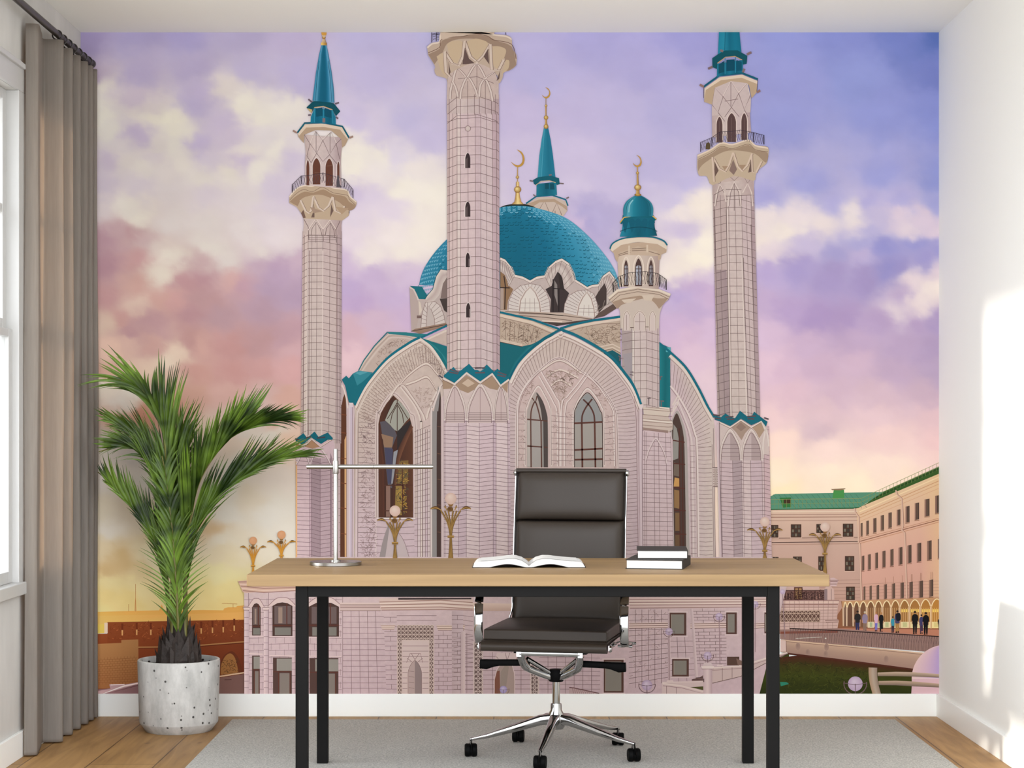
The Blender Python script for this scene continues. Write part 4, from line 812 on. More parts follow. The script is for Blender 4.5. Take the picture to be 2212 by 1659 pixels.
# slim window at far left, drain pipe
ink.poly(G_(52, 655, 75, 640, 95, 520, 118, 440, 150, 540, 162, 600, 200, 600, 200, 1620, 60, 1620), (210, 184, 190)); ink.poly(sm(G_(72, 1620, 74, 660, 92, 545, 120, 480, 146, 560, 155, 640, 155, 1620), 3), (196, 170, 172)); ink.poly(sm(G_(108, 1620, 110, 680, 118, 600, 132, 540, 148, 620, 150, 1620), 3), (96, 56, 38)); ink.poly(G_(136, 830, 148, 800, 148, 1620, 138, 1620), (222, 170, 124)); ink.lines([G_(112, y, 150, y + 6) for y in (660, 780, 950, 1115, 1280, 1450)], 1.8, (126, 70, 44))
ink.line(sm(G_(74, 660, 92, 540, 120, 470, 148, 550, 158, 620)), 3, (230, 206, 200)); ink.line(G_(118, 440, 92, 520, 72, 640), 1.8, (40, 96, 104)); courses(G_(62, 660, 108, 660, 108, 1620, 62, 1620), 20, (156, 126, 130), .8)
ink.line(G_(180, 590, 176, 1625), 7, (206, 184, 200)); ink.line(G_(172, 600, 168, 1625), 1.2, (228, 208, 216)); ink.line(G_(190, 600, 186, 1625), 1, (140, 112, 122)); ink.poly(G_(165, 584, 195, 584, 192, 612, 168, 612), (220, 200, 208)); ink.line(G_(60, 655, 66, 1620), 2.2, (214, 190, 196))

# ------------------------------------------------------------------ left minaret
lc = [(196, 170, 166), (214, 190, 184), (206, 184, 180), (202, 178, 176), (190, 164, 166), (172, 148, 150)]
T_ = [p[0] for p in D(160, 0, 172, 0, 196, 0, 290, 0, 380, 0, 395, 0, 411, 0)]; B_ = [p[0] for p in D(149, 0, 164, 0, 190, 0, 282, 0, 372, 0, 392, 0, 406, 0)]
column(T_, B_, 500, 958, [6, 3, -1, -1.5, 5, 5.5, 8], lc, 14.55, .85, (136, 110, 110), (1, 2, 2.25, 2.6, 3, 3.5, 4, 4.4))
ink.lines([D(192, 300, 186, 1480), D(290, 300, 282, 1480)], 1.6, (224, 202, 198)); ink.lines([D(204, 300, 198, 1480), D(380, 320, 372, 1480), D(170, 300, 162, 1480)], 1.3, (140, 112, 112))
ink.strip(D(165, 90, 168, 130, 162, 200), D(415, 90, 408, 140, 409, 200), [(200, 178, 172), (210, 188, 182), (200, 176, 172), (176, 150, 150)], n=6, a=.5)
ink.lines([D(168, 100, 196, 150, 200, 230), D(196, 170, 245, 95, 290, 165, 292, 240), D(205, 50, 245, 95), D(245, 95, 290, 55, 335, 100), D(290, 165, 335, 105, 372, 165, 376, 250), D(372, 170, 400, 110), D(335, 100, 370, 60), D(215, 200, 220, 160, 247, 120, 275, 165, 285, 210), D(305, 205, 312, 160, 338, 125, 360, 170, 366, 220)], 1.1, (134, 108, 106))
ink.lines([D(196, 170, 245, 95, 290, 165), D(290, 165, 335, 105, 372, 165)], 2.4, (224, 204, 196)); ink.line(D(196, 176, 245, 102, 290, 171, 335, 111, 372, 171), .8, (134, 108, 106)); ink.lines([D(245, 120, 245, 250), D(338, 125, 330, 250)], .8, (140, 114, 112)); courses(D(196, 190, 372, 190, 374, 245, 196, 245), 4, (140, 114, 112), .8)
# corbelled balcony
ink.poly(sm(A(104, 1520, 130, 1495, 165, 1450, 235, 1420, 310, 1415, 400, 1395, 500, 1432, 620, 1455, 648, 1510, 706, 1560, 692, 1610, 640, 1640, 640, 1680), 3) + D(462, 30, 455, 78, 415, 108, 165, 95, 152, 62, 122, 22) + A(104, 1570), (194, 168, 144))
ink.poly(sm(A(108, 1560, 165, 1510, 240, 1470, 320, 1478, 410, 1450, 490, 1490, 600, 1512, 640, 1560, 700, 1600, 640, 1640, 560, 1570, 480, 1530, 400, 1500, 320, 1500, 220, 1530, 180, 1600), 3), (166, 136, 112))
ink.line(sm(A(104, 1518, 165, 1446, 235, 1416, 310, 1420, 400, 1398, 500, 1436, 620, 1456, 648, 1512, 706, 1562), 4), 2.6, (232, 212, 196)); ink.line(sm(A(108, 1545, 165, 1488, 235, 1450, 310, 1470, 400, 1430, 500, 1480, 620, 1500, 645, 1540, 700, 1592), 4), 1.0, (134, 106, 92))
for q in (A(320, 1510, 365, 1610, 410, 1640, 455, 1600, 492, 1515), A(205, 1545, 250, 1640, 280, 1660, 300, 1640, 318, 1520), A(495, 1520, 515, 1640, 560, 1660, 600, 1600)):
    ink.line(q, 4.2, (216, 194, 180)); ink.line([(x + 2.4, y) for x, y in q], .9, (120, 92, 84))
ink.poly(A(318, 1560, 330, 1620, 300, 1700, 330, 1700), (116, 92, 84)); ink.poly(A(480, 1580, 500, 1640, 470, 1700), (116, 92, 84)); ink.poly(D(205, 20, 290, 50, 230, 62), (170, 142, 124)); ink.poly(D(370, 20, 455, 30, 410, 70), (180, 150, 124)); ink.poly(D(150, 62, 165, 40, 180, 90, 165, 95), (120, 92, 82))
# upper stage
ink.strip(A(240, 960, 246, 1060, 252, 1120, 246, 1200, 242, 1412), A(580, 985, 576, 1060, 570, 1120, 566, 1200, 570, 1440), [(196, 172, 168), (216, 194, 190), (208, 186, 184), (200, 178, 178), (178, 152, 154)], n=8, a=.5)
for x0, x1, yt, yb in ((258, 284, 1186, 1412), (315, 382, 1170, 1405), (430, 495, 1174, 1418), (534, 554, 1200, 1350)):
    q = [A(x, y)[0] for x, y in ogive(x0, x1, yt, yb, .32)]; ink.line(q, 3.4, (232, 214, 208)); ink.poly(q, (104, 62, 48)); ink.line(q, .9, (120, 92, 92))
ink.lines([A(330, 1300, 380, 1298), A(330, 1320, 380, 1318), A(436, 1240, 490, 1236)], .8, (140, 100, 84))
ink.lines([A(290, 1040, 340, 930, 405, 1010, 350, 1125, 290, 1040), A(405, 1010, 480, 935, 525, 1040, 465, 1140, 405, 1010), A(240, 960, 290, 1040, 262, 1150), A(525, 1040, 578, 990), A(262, 1150, 300, 1210), A(350, 1125, 405, 1200, 465, 1140), A(300, 1210, 350, 1125), A(465, 1140, 530, 1220), A(525, 1040, 556, 1180), A(345, 930, 345, 1120), A(470, 940, 470, 1120)], 1.0, (140, 114, 114))
ink.lines([A(290, 1036, 340, 924, 405, 1004), A(405, 1004, 480, 930, 525, 1034)], 1.6, (226, 208, 202))
ink.lines([A(x, y, x, y + 76) for x, y in ((131, 1402), (212, 1326), (407, 1300), (596, 1356), (675, 1450))], 1.6, (54, 44, 58)); rl = A(131, 1405, 212, 1328, 310, 1320, 407, 1302, 500, 1330, 596, 1358, 675, 1450); rb_ = A(131, 1478, 212, 1410, 310, 1400, 407, 1388, 500, 1420, 596, 1440, 675, 1520)
t1, t2 = resample(rl, 26), resample(rb_, 26); ink.lines([[t1[k], t2[k + 1]] for k in range(25)] + [[t1[k + 1], t2[k]] for k in range(25)], .55, (84, 70, 78)); ink.line(rl, .9, (60, 48, 60)); ink.poly(sm(A(525, 1430, 535, 1330, 548, 1330, 556, 1400, 580, 1430), 3), (86, 78, 84))
# cap, teal drum and spire
ink.poly(A(180, 952, 245, 868, 410, 862, 580, 892, 636, 988, 604, 1056, 578, 1076, 570, 1000, 480, 922, 340, 918, 238, 960, 235, 1036, 184, 976), (182, 154, 130)); ink.poly(A(180, 950, 245, 868, 410, 862, 580, 892, 636, 988, 625, 1000, 560, 915, 410, 890, 256, 896, 192, 970), (222, 200, 180))
ink.line(A(176, 944, 242, 856, 410, 850, 580, 886, 640, 988), 3.6, (20, 92, 110)); ink.lines([A(138, 922, 172, 944), A(642, 990, 676, 974)], 4, (160, 128, 116))
ink.strip(A(295, 852, 298, 800, 330, 720), A(522, 868, 520, 800, 492, 740), [(30, 124, 152), (16, 96, 124), (22, 110, 138), (14, 90, 116), (34, 124, 152)], n=8); ink.poly(A(340, 725, 402, 715, 402, 790, 345, 800), (12, 78, 100)); ink.poly(A(420, 718, 480, 740, 482, 810, 420, 795), (12, 78, 100)); ink.lines([A(330, 720, 330, 850), A(411, 712, 411, 846), A(492, 740, 494, 860)], 1.4, (50, 140, 168))
ink.poly(A(258, 716, 315, 662, 410, 650, 505, 680, 562, 750, 522, 794, 492, 738, 410, 708, 330, 716, 302, 768), (14, 78, 92)); ink.line(A(328, 716, 410, 705, 492, 736), 1.2, (220, 176, 112)); ink.poly(A(262, 722, 310, 735, 302, 768), (200, 170, 120))
ink.lines([A(275, 642, 308, 668), A(515, 684, 550, 672), A(274, 786, 298, 782), A(522, 800, 542, 816)], 3.6, (110, 92, 104)); ink.poly(A(402, 812, 426, 812, 426, 850, 402, 850), (124, 106, 112))
ink.strip(A(394, 152, 372, 240, 344, 400, 326, 540, 312, 656), A(438, 156, 456, 240, 484, 400, 502, 540, 510, 674), [(40, 120, 152), (96, 160, 192), (24, 98, 126), (18, 94, 122), (18, 92, 120), (30, 112, 146), (110, 166, 200), (40, 110, 140)], n=12)
ink.lines([A(372, 300, 350, 480, 340, 655), A(452, 300, 474, 480, 482, 665)], .9, (14, 70, 92)); ink.strip(A(388, 134, 388, 158), A(440, 136, 440, 160), [(240, 196, 110), (150, 100, 40)]); ink.strip(A(408, 95, 394, 134), A(424, 95, 436, 136), [(216, 186, 150), (150, 120, 96)]); ink.disc(*A(414, 88)[0], 4, (226, 178, 96), (130, 86, 36)); ink.poly(A(398, 70, 432, 70, 424, 88, 405, 88), (206, 176, 140)); ink.poly(A(390, 44, 440, 44, 436, 70, 396, 70), (206, 150, 70))
# base of the left minaret
zig = G_(-180, 860, -150, 800, -60, 850, 10, 780, 62, 826)
T_ = [p[0] for p in LZ(0, 0, 150, 0, 168, 0, 270, 0, 385, 0, 400, 0, 470, 0)]
ink.poly(LZ(0, 90, 420, 60, 470, 400, 480, 1385, 0, 1385), (212, 180, 190), a=.4)
column(T_, T_, 990, 1207, [0, 1, 0, 5, 2, 0, 0], [(216, 184, 192), (206, 172, 184), (168, 140, 150), (190, 160, 170), (214, 184, 192), (190, 160, 168)], 9.2, .8, (136, 104, 116), (1, 2, 3, 4, 4.9))
ink.strip(LZ(-5, 300, -5, 1385), LZ(12, 300, 12, 1385), (236, 178, 130)); ink.strip(LZ(385, 200, 385, 1385), LZ(404, 260, 404, 1385), [(120, 92, 104), (180, 150, 160)])
for q in (LZ(0, 330, 40, 260, 80, 180, 120, 250, 150, 330), LZ(165, 340, 190, 250, 265, 150, 340, 240, 385, 330)): ink.line(sm(q), 3, (222, 198, 202)); ink.line([(x, y + 3) for x, y in sm(q)], .9, (140, 108, 118))
ink.poly(LZ(0, 100, 40, 60, 90, 130, 60, 140, 0, 150), (176, 120, 84)); ink.poly(LZ(90, 130, 175, 50, 270, 130, 180, 150), (176, 132, 104)); ink.line(LZ(-10, 70, 85, 130, 175, 45, 272, 130, 400, 50), 2.6, (226, 198, 190)); ink.line(LZ(-10, 78, 85, 138, 175, 54, 272, 138, 400, 58), .9, (120, 88, 92))
ink.poly(D(112, 1508, 165, 1468, 190, 1500, 236, 1458, 262, 1492, 320, 1464, 354, 1500, 350, 1512, 322, 1510, 278, 1538, 215, 1496, 160, 1544, 118, 1520), (20, 100, 118)); ink.lines([D(112, 1505, 140, 1512), D(252, 1500, 305, 1494), D(180, 1500, 215, 1490)], 3, (74, 62, 70))

# ------------------------------------------------------------------ right minaret
fx = lambda *q: [FF(x, 0)[0][0] for x in q]
rc = [(178, 154, 152), (196, 172, 168), (206, 184, 178), (210, 188, 184), (206, 182, 182), (178, 152, 156)]
column(fx(795, 806, 885, 900, 985, 1048, 1070), fx(830, 842, 912, 925, 1022, 1085, 1112), 405, 905, [6, 5, -1, -1, -1, 5, 7], rc, 17.0, .85, (134, 108, 108), (1, 1.5, 2, 3, 3.5, 4, 4.5, 5))
ink.strip(FF(812, 500, 842, 1470), FF(888, 500, 912, 1470), [(176, 152, 152), (166, 142, 146)], a=.5); cc_ = []
y = 405 + 17 * .6
while y < 895:
    f = (y - 405) / 500; x0 = fx(806)[0] + f * (fx(842)[0] - fx(806)[0]); x1 = fx(885)[0] + f * (fx(912)[0] - fx(885)[0])
    if y > 585: cc_.append([(x0, y + 5), (x1, y - 1)])
    y += 17.0
ink.lines(cc_, .85, (120, 96, 98)); ink.lines([FF(850, 500, 878, 1470)], .8, (126, 102, 104))
ink.lines([FF(893, 100, 918, 1470), FF(990, 420, 1022, 1470)], 2.2, (226, 206, 200)); ink.lines([FF(886, 100, 911, 1470), FF(1000, 420, 1032, 1470), FF(1050, 200, 1086, 1470), FF(806, 100, 842, 1470)], 1.1, (136, 110, 110))
ink.poly(C(990, 1300, 1180, 1280, 1365, 1300, 1360, 1440, 990, 1440), (200, 176, 168), a=.5)
ink.strip(C(990, 1400, 990, 1500), C(1355, 1350, 1362, 1500), [(186, 162, 158), (210, 188, 182), (206, 184, 178), (186, 160, 158)], n=6, a=.5); ink.lines([C(1010, 1600, 1030, 1480, 1055, 1400, 1100, 1480, 1110, 1560), C(1130, 1600, 1140, 1480, 1185, 1380, 1235, 1470, 1245, 1600), C(1260, 1480, 1305, 1395, 1340, 1480, 1350, 1600)], 2.6, (222, 202, 194))
ink.lines([C(1020, 1600, 1040, 1480, 1058, 1415, 1094, 1480), C(1142, 1600, 1150, 1490, 1185, 1395, 1226, 1480, 1236, 1600), C(1000, 1380, 1055, 1400, 1105, 1300, 1185, 1370, 1255, 1305, 1305, 1395, 1350, 1330), C(1185, 1395, 1185, 1640), C(1110, 1450, 1250, 1450), C(1110, 1510, 1345, 1500), C(1000, 1500, 1090, 1450)], 1.0, (134, 108, 106))
ink.poly(sm(C(855, 1140, 980, 1085, 1070, 1030, 1170, 1042, 1310, 1002, 1375, 1052, 1488, 1072, 1484, 1170, 1468, 1222, 1390, 1282, 1376, 1332, 1355, 1372, 1180, 1330, 990, 1412, 940, 1332, 870, 1325, 852, 1250), 3), (198, 174, 150)); ink.poly(sm(C(858, 1190, 980, 1130, 1070, 1070, 1172, 1090, 1310, 1050, 1376, 1100, 1484, 1120, 1470, 1210, 1400, 1150, 1340, 1120, 1200, 1100, 1100, 1110, 1000, 1160, 900, 1230, 860, 1290), 3), (166, 140, 118))
ink.line(sm(C(855, 1150, 980, 1090, 1070, 1034, 1170, 1048, 1310, 1008, 1375, 1058, 1488, 1080), 4), 3, (232, 208, 188)); ink.line(sm(C(858, 1182, 980, 1120, 1070, 1064, 1170, 1084, 1310, 1044, 1375, 1094, 1486, 1112), 4), 1, (124, 94, 78))
for q in (C(1000, 1170, 1050, 1260, 1105, 1290, 1140, 1230, 1175, 1120), C(1178, 1120, 1215, 1240, 1255, 1285, 1300, 1240, 1345, 1130), C(1340, 1140, 1345, 1290, 1380, 1300, 1430, 1200), C(990, 1160, 1000, 1300, 1005, 1380)): ink.line(q, 4.2, (216, 190, 172)); ink.line([(x + 2.4, y) for x, y in q], .9, (116, 88, 78))
ink.poly(C(1010, 1200, 1045, 1280, 1010, 1340), (112, 88, 80)); ink.poly(C(1175, 1180, 1210, 1270, 1180, 1320, 1140, 1280), (140, 114, 106)); ink.poly(C(1335, 1180, 1340, 1290, 1310, 1300), (112, 88, 80)); ink.poly(C(1075, 1240, 1130, 1240, 1100, 1280), (170, 140, 116)); ink.poly(C(1225, 1230, 1290, 1230, 1258, 1275), (170, 140, 116))
ink.strip(C(985, 700, 985, 780, 988, 985), C(1330, 640, 1325, 760, 1336, 940), [(188, 164, 160), (208, 186, 180), (212, 190, 186), (204, 180, 178), (184, 158, 158)], n=8, a=.5); ink.poly(C(985, 700, 1010, 535, 1155, 478, 1305, 498, 1335, 640, 1330, 760, 985, 790), (206, 184, 180), a=.4)
for x0, x1, yt, yb in ((1028, 1078, 800, 1030), (1124, 1199, 768, 1025), (1250, 1298, 768, 1005)):
    q = [C(x, y)[0] for x, y in ogive(x0, x1, yt, yb, .32)]; ink.line(q, 4, (230, 210, 200)); ink.poly(q, (92, 68, 66)); ink.line(q, .9, (110, 80, 80)); ink.line(C((x0 + x1) / 2, yt + 40, (x0 + x1) / 2, yb), .8, (120, 96, 92))
ink.lines([C(1085, 620, 1155, 484, 1225, 590, 1160, 715, 1085, 620), C(1225, 590, 1300, 500, 1325, 620, 1275, 735, 1225, 590), C(985, 690, 1010, 540, 1085, 620, 1040, 760, 985, 690), C(1040, 760, 1100, 840), C(1160, 715, 1100, 800), C(1160, 715, 1230, 800), C(1275, 735, 1310, 800), C(1155, 490, 1155, 710), C(1100, 660, 1220, 640)], 1.0, (138, 110, 108)); ink.lines([C(1085, 614, 1155, 478, 1225, 584), C(1225, 584, 1300, 494, 1325, 610)], 1.7, (226, 206, 198))
rl = C(882, 1030, 985, 985, 1055, 935, 1160, 930, 1240, 918, 1355, 940, 1450, 965); rb_ = C(886, 1112, 985, 1060, 1055, 1025, 1160, 1022, 1240, 1010, 1360, 1030, 1450, 1050)
t1, t2 = resample(rl, 28), resample(rb_, 28); ink.lines([[t1[k], t2[k + 1]] for k in range(27)] + [[t1[k + 1], t2[k]] for k in range(27)], .55, (84, 70, 78)); ink.line(rl, 1, (60, 48, 60)); ink.lines([C(x, y, x + 1, y + 85) for x, y in ((884, 1030), (985, 985), (1056, 936), (1357, 940), (1450, 962))], 1.6, (50, 40, 54)); ink.poly(sm(C(930, 1090, 935, 1040, 960, 1030, 972, 1060, 965, 1090), 3), (90, 74, 50))
ink.poly(C(918, 545, 1055, 445, 1255, 422, 1393, 478, 1386, 580, 1340, 636, 1318, 520, 1300, 498, 1155, 480, 1010, 540, 985, 690, 916, 666), (190, 162, 134)); ink.poly(C(918, 545, 1055, 445, 1255, 422, 1393, 478, 1390, 505, 1250, 450, 1065, 472, 930, 560, 916, 640), (226, 202, 180)); ink.line(C(912, 530, 1050, 430, 1255, 408, 1397, 464), 4, (20, 92, 110)); ink.line(C(912, 530, 912, 630), 1, (90, 66, 60)); ink.line(C(1395, 464, 1386, 580), 1, (90, 66, 60))
ink.lines([C(876, 512, 912, 530), C(1388, 582, 1418, 562)], 5, (150, 116, 110)); ink.strip(C(1032, 325, 1030, 440), C(1262, 290, 1262, 402), [(30, 120, 146), (14, 90, 114), (26, 114, 140), (14, 90, 116), (26, 112, 138)], n=8); ink.poly(C(1045, 330, 1095, 300, 1095, 395, 1045, 415), (12, 76, 96)); ink.poly(C(1115, 290, 1188, 285, 1188, 385, 1115, 392), (10, 74, 96)); ink.poly(C(1205, 290, 1252, 310, 1252, 385, 1205, 388), (12, 80, 102)); ink.lines([C(1103, 270, 1103, 415), C(1196, 265, 1196, 405)], 1.6, (44, 136, 160))
ink.strip(C(1048, 40, 1044, 130, 1038, 242), C(1232, 40, 1240, 130, 1250, 218), [(34, 128, 154), (40, 136, 160), (20, 104, 128), (24, 116, 140), (22, 110, 134)], n=8); ink.line(C(1104, 40, 1100, 205), 1, (16, 80, 100))
ink.poly(C(988, 275, 1038, 240, 1100, 206, 1215, 204, 1302, 254, 1296, 326, 1262, 332, 1258, 294, 1190, 256, 1104, 262, 1034, 322, 1030, 372, 990, 356), (16, 82, 94)); ink.line(C(1034, 320, 1105, 268, 1190, 258, 1256, 290), 1.4, (206, 160, 100)); ink.lines([C(952, 370, 990, 352), C(1298, 242, 1338, 222), C(1060, 204, 1086, 214), C(1262, 402, 1276, 370)], 5, (130, 104, 104))

# ------------------------------------------------------------------ small domed turret
ink.strip(FF(440, 985, 445, 1100, 445, 1420), FF(518, 1020, 522, 1150, 512, 1420), [(32, 124, 134), (20, 100, 110), (30, 116, 126)], n=4); ink.poly(FF(486, 1016, 518, 1014, 518, 1046, 486, 1046), (90, 170, 180))
# right-hand arch (behind the turret)
rim = sm(FF(440, 985, 520, 1052, 620, 1150, 700, 1280, 760, 1400, 806, 1478), 8)
ink.strip(sm(FF(518, 1060, 610, 1150, 690, 1280, 750, 1400, 808, 1490)) + I_(938, 300, 940, 700, 940, 1600), FF(515, 1120, 515, 1200, 515, 1280) + I_(500, 200, 510, 400, 520, 800, 530, 1600), lambda u, v: mixl([(214, 192, 186), (206, 180, 184), (212, 184, 192)], u), m=24, n=4, a=.5)
ink.line(rim, 5, TEAL); r2 = [(x - 3, y + 6) for x, y in rim[8:]]; ink.line(r2, 5, (226, 206, 198)); ink.line([(x - 6, y + 9) for x, y in rim[8:]], 1, (146, 116, 114))
oarc = sm(FF(520, 1110, 600, 1180, 670, 1290, 730, 1410, 775, 1520) + I_(890, 340, 905, 480)); iarc = sm(FF(516, 1280, 560, 1330, 600, 1400, 640, 1480, 670, 1570) + I_(745, 420, 755, 500)); radial(oarc, iarc, 22, (156, 126, 124), .8); courses(I_(760, 440, 905, 440, 920, 1600, 780, 1600), 27, (152, 122, 126), .85, 1)
ink.line(sm(FF(516, 1270, 560, 1325, 605, 1400, 645, 1480, 680, 1590) + I_(760, 440, 770, 800, 780, 1600)), 3.2, (228, 206, 204)); ink.line(sm(FF(516, 1284, 556, 1338, 600, 1410, 640, 1490, 672, 1595) + I_(750, 440, 758, 800, 768, 1600)), 1, (146, 116, 118)); ink.lines([I_(912, 460, 930, 1600), I_(925, 300, 945, 1600)], 1.2, (170, 140, 144))
ink.lines([FF(530, 1400, 570, 1330), FF(520, 1460, 560, 1400, 575, 1345)], 3, (222, 200, 194)); ink.line(sm(I_(520, 120, 570, 40, 640, 200, 700, 380, 715, 600, 730, 1600)), 2.2, (224, 202, 200)); ink.line(sm(I_(560, 70, 620, 190, 680, 370, 695, 600, 710, 1600)), 1, (150, 120, 122)); courses(I_(690, 420, 740, 420, 760, 1600, 700, 1600), 22, (152, 122, 126), .8)
ink.poly(sm(I_(500, 240, 562, 122, 615, 220, 655, 370, 668, 600, 690, 1600), 4) + I_(530, 1600), (176, 162, 160)); ink.poly(sm(I_(512, 250, 558, 150, 600, 240, 628, 370, 640, 600, 655, 1600), 4) + I_(538, 1600), (80, 60, 54))
ink.poly(I_(528, 260, 560, 300, 580, 400, 575, 600, 520, 620), (150, 142, 138)); ink.poly(I_(535, 640, 585, 660, 585, 780, 530, 770), (118, 100, 90)); ink.poly(I_(540, 790, 590, 800, 590, 880, 530, 880), (206, 152, 92)); ink.poly(I_(535, 910, 590, 920, 585, 1100, 535, 1090), (150, 112, 76)); ink.poly(I_(545, 1140, 590, 1140, 590, 1320, 545, 1320), (128, 96, 66)); ink.poly(I_(545, 1360, 590, 1360, 590, 1590, 545, 1590), (110, 82, 60))
ink.lines([I_(525, 420, 640, 440), I_(530, 650, 645, 660), I_(532, 890, 645, 900), I_(535, 1115, 650, 1120), I_(538, 1350, 655, 1355)], 2.4, (92, 48, 40)); ink.lines([I_(586, 300, 588, 600, 594, 1600), I_(614, 380, 618, 700, 625, 1600)], 2, (88, 48, 40))
lattice(I_(918, 692, 968, 692, 972, 874, 922, 874), 2, 4, (150, 118, 116), (224, 200, 196), .9); ink.line(I_(915, 690, 970, 690), 1.4, (110, 82, 84)); ink.line(I_(922, 878, 974, 878), 1.4, (110, 82, 84))

# capital block below the turret
ink.poly(I_(200, 340, 235, 320, 500, 340, 520, 420, 530, 1600, 215, 1600), (212, 184, 190), a=.5)
ink.poly(FF(332, 1400, 510, 1418, 515, 1450, 500, 1478, 340, 1462), (216, 194, 184)); ink.poly(FF(325, 1462, 500, 1476, 532, 1518, 530, 1560, 500, 1580, 330, 1560), (206, 182, 174)); ink.poly(FF(330, 1545, 500, 1566, 500, 1584, 336, 1562), (160, 130, 124))
for y in (1410, 1425, 1460, 1488, 1505, 1530, 1562): ink.line(FF(330, y, 500, y + 14, 528, y + 12), 1.2, (150, 120, 114))
ink.line(FF(332, 1402, 510, 1420), 3, (232, 212, 204)); ink.line(FF(328, 1494, 500, 1512, 530, 1512), 3, (230, 210, 202))
q = I_(225, 330, 500, 350, 530, 1600, 220, 1600); courses(q, 27, (150, 120, 126), .85); ink.lines([I_(255, 340, 265, 1600), I_(335, 345, 345, 1600), I_(378, 345, 395, 1600), I_(450, 345, 475, 1600), I_(500, 380, 528, 1600), I_(238, 330, 245, 1600)], .8, (150, 120, 126)); ink.line(sm(I_(252, 620, 275, 540, 310, 460, 352, 400, 400, 470, 440, 560, 460, 650)), 2.4, (222, 198, 200)); ink.line(sm(I_(256, 640, 280, 548, 314, 470, 352, 412, 396, 478, 436, 566, 456, 660)), .9, (130, 98, 106))
# turret shaft
column(fx(192, 262, 276, 355, 432, 442), fx(200, 262, 276, 360, 430, 442), 690, 880, [4, 0, 0, -1, 5, 6], [(176, 156, 156), (226, 208, 202), (212, 190, 188), (206, 182, 182), (196, 172, 174)], 17.5, .9, (144, 116, 116), (1, 2, 2.5, 3, 3.5, 4))
ink.poly(FF(200, 1060, 262, 1050, 262, 1290, 215, 1160), (166, 152, 158)); ink.poly(FF(182, 780, 170, 740, 165, 690, 440, 690, 470, 720, 445, 790, 440, 890, 185, 890), (206, 186, 176))
for xl, xr in ((205, 248), (274, 350), (376, 418)):
    q = [FF(x, y)[0] for x, y in ogive(xl, xr, 775, 905, .4)]; ink.poly(q, (214, 192, 188)); ink.line(q, 3.2, (228, 208, 198)); ink.line(q, .9, (130, 102, 98))
ink.lines([FF(250, 884, 272, 884), FF(350, 880, 372, 880)], 1.4, (90, 66, 62)); ink.lines([FF(312, 790, 312, 900), FF(225, 800, 225, 900), FF(280, 845, 348, 845)], .8, (160, 132, 128))
ink.poly(FF(104, 688, 160, 632, 300, 608, 440, 630, 518, 664, 500, 700, 460, 735, 430, 720, 310, 690, 200, 712, 160, 756, 130, 720), (206, 182, 166)); ink.poly(FF(130, 715, 200, 690, 310, 672, 430, 690, 500, 690, 470, 730, 440, 760, 420, 730, 390, 700, 340, 690, 240, 715, 190, 735, 165, 760), (170, 142, 124))
ink.poly(FF(190, 700, 290, 690, 250, 720, 210, 720), (216, 194, 178)); ink.poly(FF(325, 670, 410, 668, 390, 706, 345, 704), (214, 192, 176)); ink.line(FF(106, 690, 165, 638, 300, 614, 440, 636, 516, 666), 4.4, (230, 210, 194)); ink.lines([FF(110, 702, 170, 652, 300, 630, 440, 650, 512, 682), FF(124, 716, 180, 668, 300, 646, 440, 664, 504, 696)], 1, (140, 110, 98))
ink.poly(FF(160, 385, 200, 350, 300, 330, 410, 350, 448, 390, 445, 425, 165, 425), (202, 176, 156))
ink.strip(FF(165, 400, 168, 500, 176, 610), FF(445, 410, 440, 500, 438, 630), [(206, 182, 164), (222, 200, 186), (212, 190, 178), (200, 178, 168), (178, 152, 146)], n=8)
for xl, xr in ((207, 237), (281, 328), (372, 402)):
    q = [FF(x, y)[0] for x, y in ogive(xl, xr, 435 if xl != 281 else 425, 610, .4)]; q2 = [FF(x, y)[0] for x, y in ogive(xl - 9, xr + 9, 415 if xl != 281 else 405, 600, .4)]; ink.line(q2, 2.2, (234, 214, 200)); ink.poly(q, (84, 60, 56)); xm = (xl + xr) / 2
    ink.poly(FF(xl + 6, 480, xm - 2, 470, xm - 2, 600, xl + 6, 600), (176, 176, 188)); ink.poly(FF(xm + 3, 470, xr - 6, 480, xr - 6, 600, xm + 3, 600), (156, 154, 166)); ink.line(FF(xl, 495, xr, 495), 1.6, (84, 60, 56))
ink.poly(FF(118, 372, 160, 340, 300, 318, 430, 326, 492, 360, 488, 385, 455, 400, 450, 430, 435, 440, 430, 380, 300, 345, 180, 385, 165, 450, 150, 430, 140, 390), (196, 168, 146)); ink.poly(FF(114, 360, 130, 330, 190, 298, 300, 286, 400, 290, 470, 316, 494, 345, 490, 366, 430, 330, 300, 316, 190, 336, 130, 380), (228, 208, 190)); ink.line(sm(FF(115, 362, 135, 325, 200, 294, 300, 280, 400, 284, 470, 308, 495, 338)), 3, TEAL)
ink.lines([FF(172, 410, 250, 385), FF(260, 375, 355, 370), FF(372, 378, 445, 400), FF(172, 400, 250, 372), FF(260, 362, 355, 357)], 1.2, (150, 120, 104)); ink.lines([FF(242, 340, 242, 400), FF(362, 335, 362, 385)], 3.6, (216, 192, 172))
rl = FF(134, 588, 175, 545, 245, 520, 350, 512, 432, 525, 488, 565); rb_ = FF(138, 648, 175, 620, 245, 604, 350, 596, 432, 606, 488, 634); t1, t2 = resample(rl, 24), resample(rb_, 24)
ink.lines([[t1[k], t2[k + 1]] for k in range(23)] + [[t1[k + 1], t2[k]] for k in range(23)], .6, (66, 54, 54)); ink.line(rl, 1.1, (54, 44, 44)); ink.lines([[t1[k], t2[k]] for k in (0, 4, 15, 20, 23)], 1.8, (44, 36, 36))
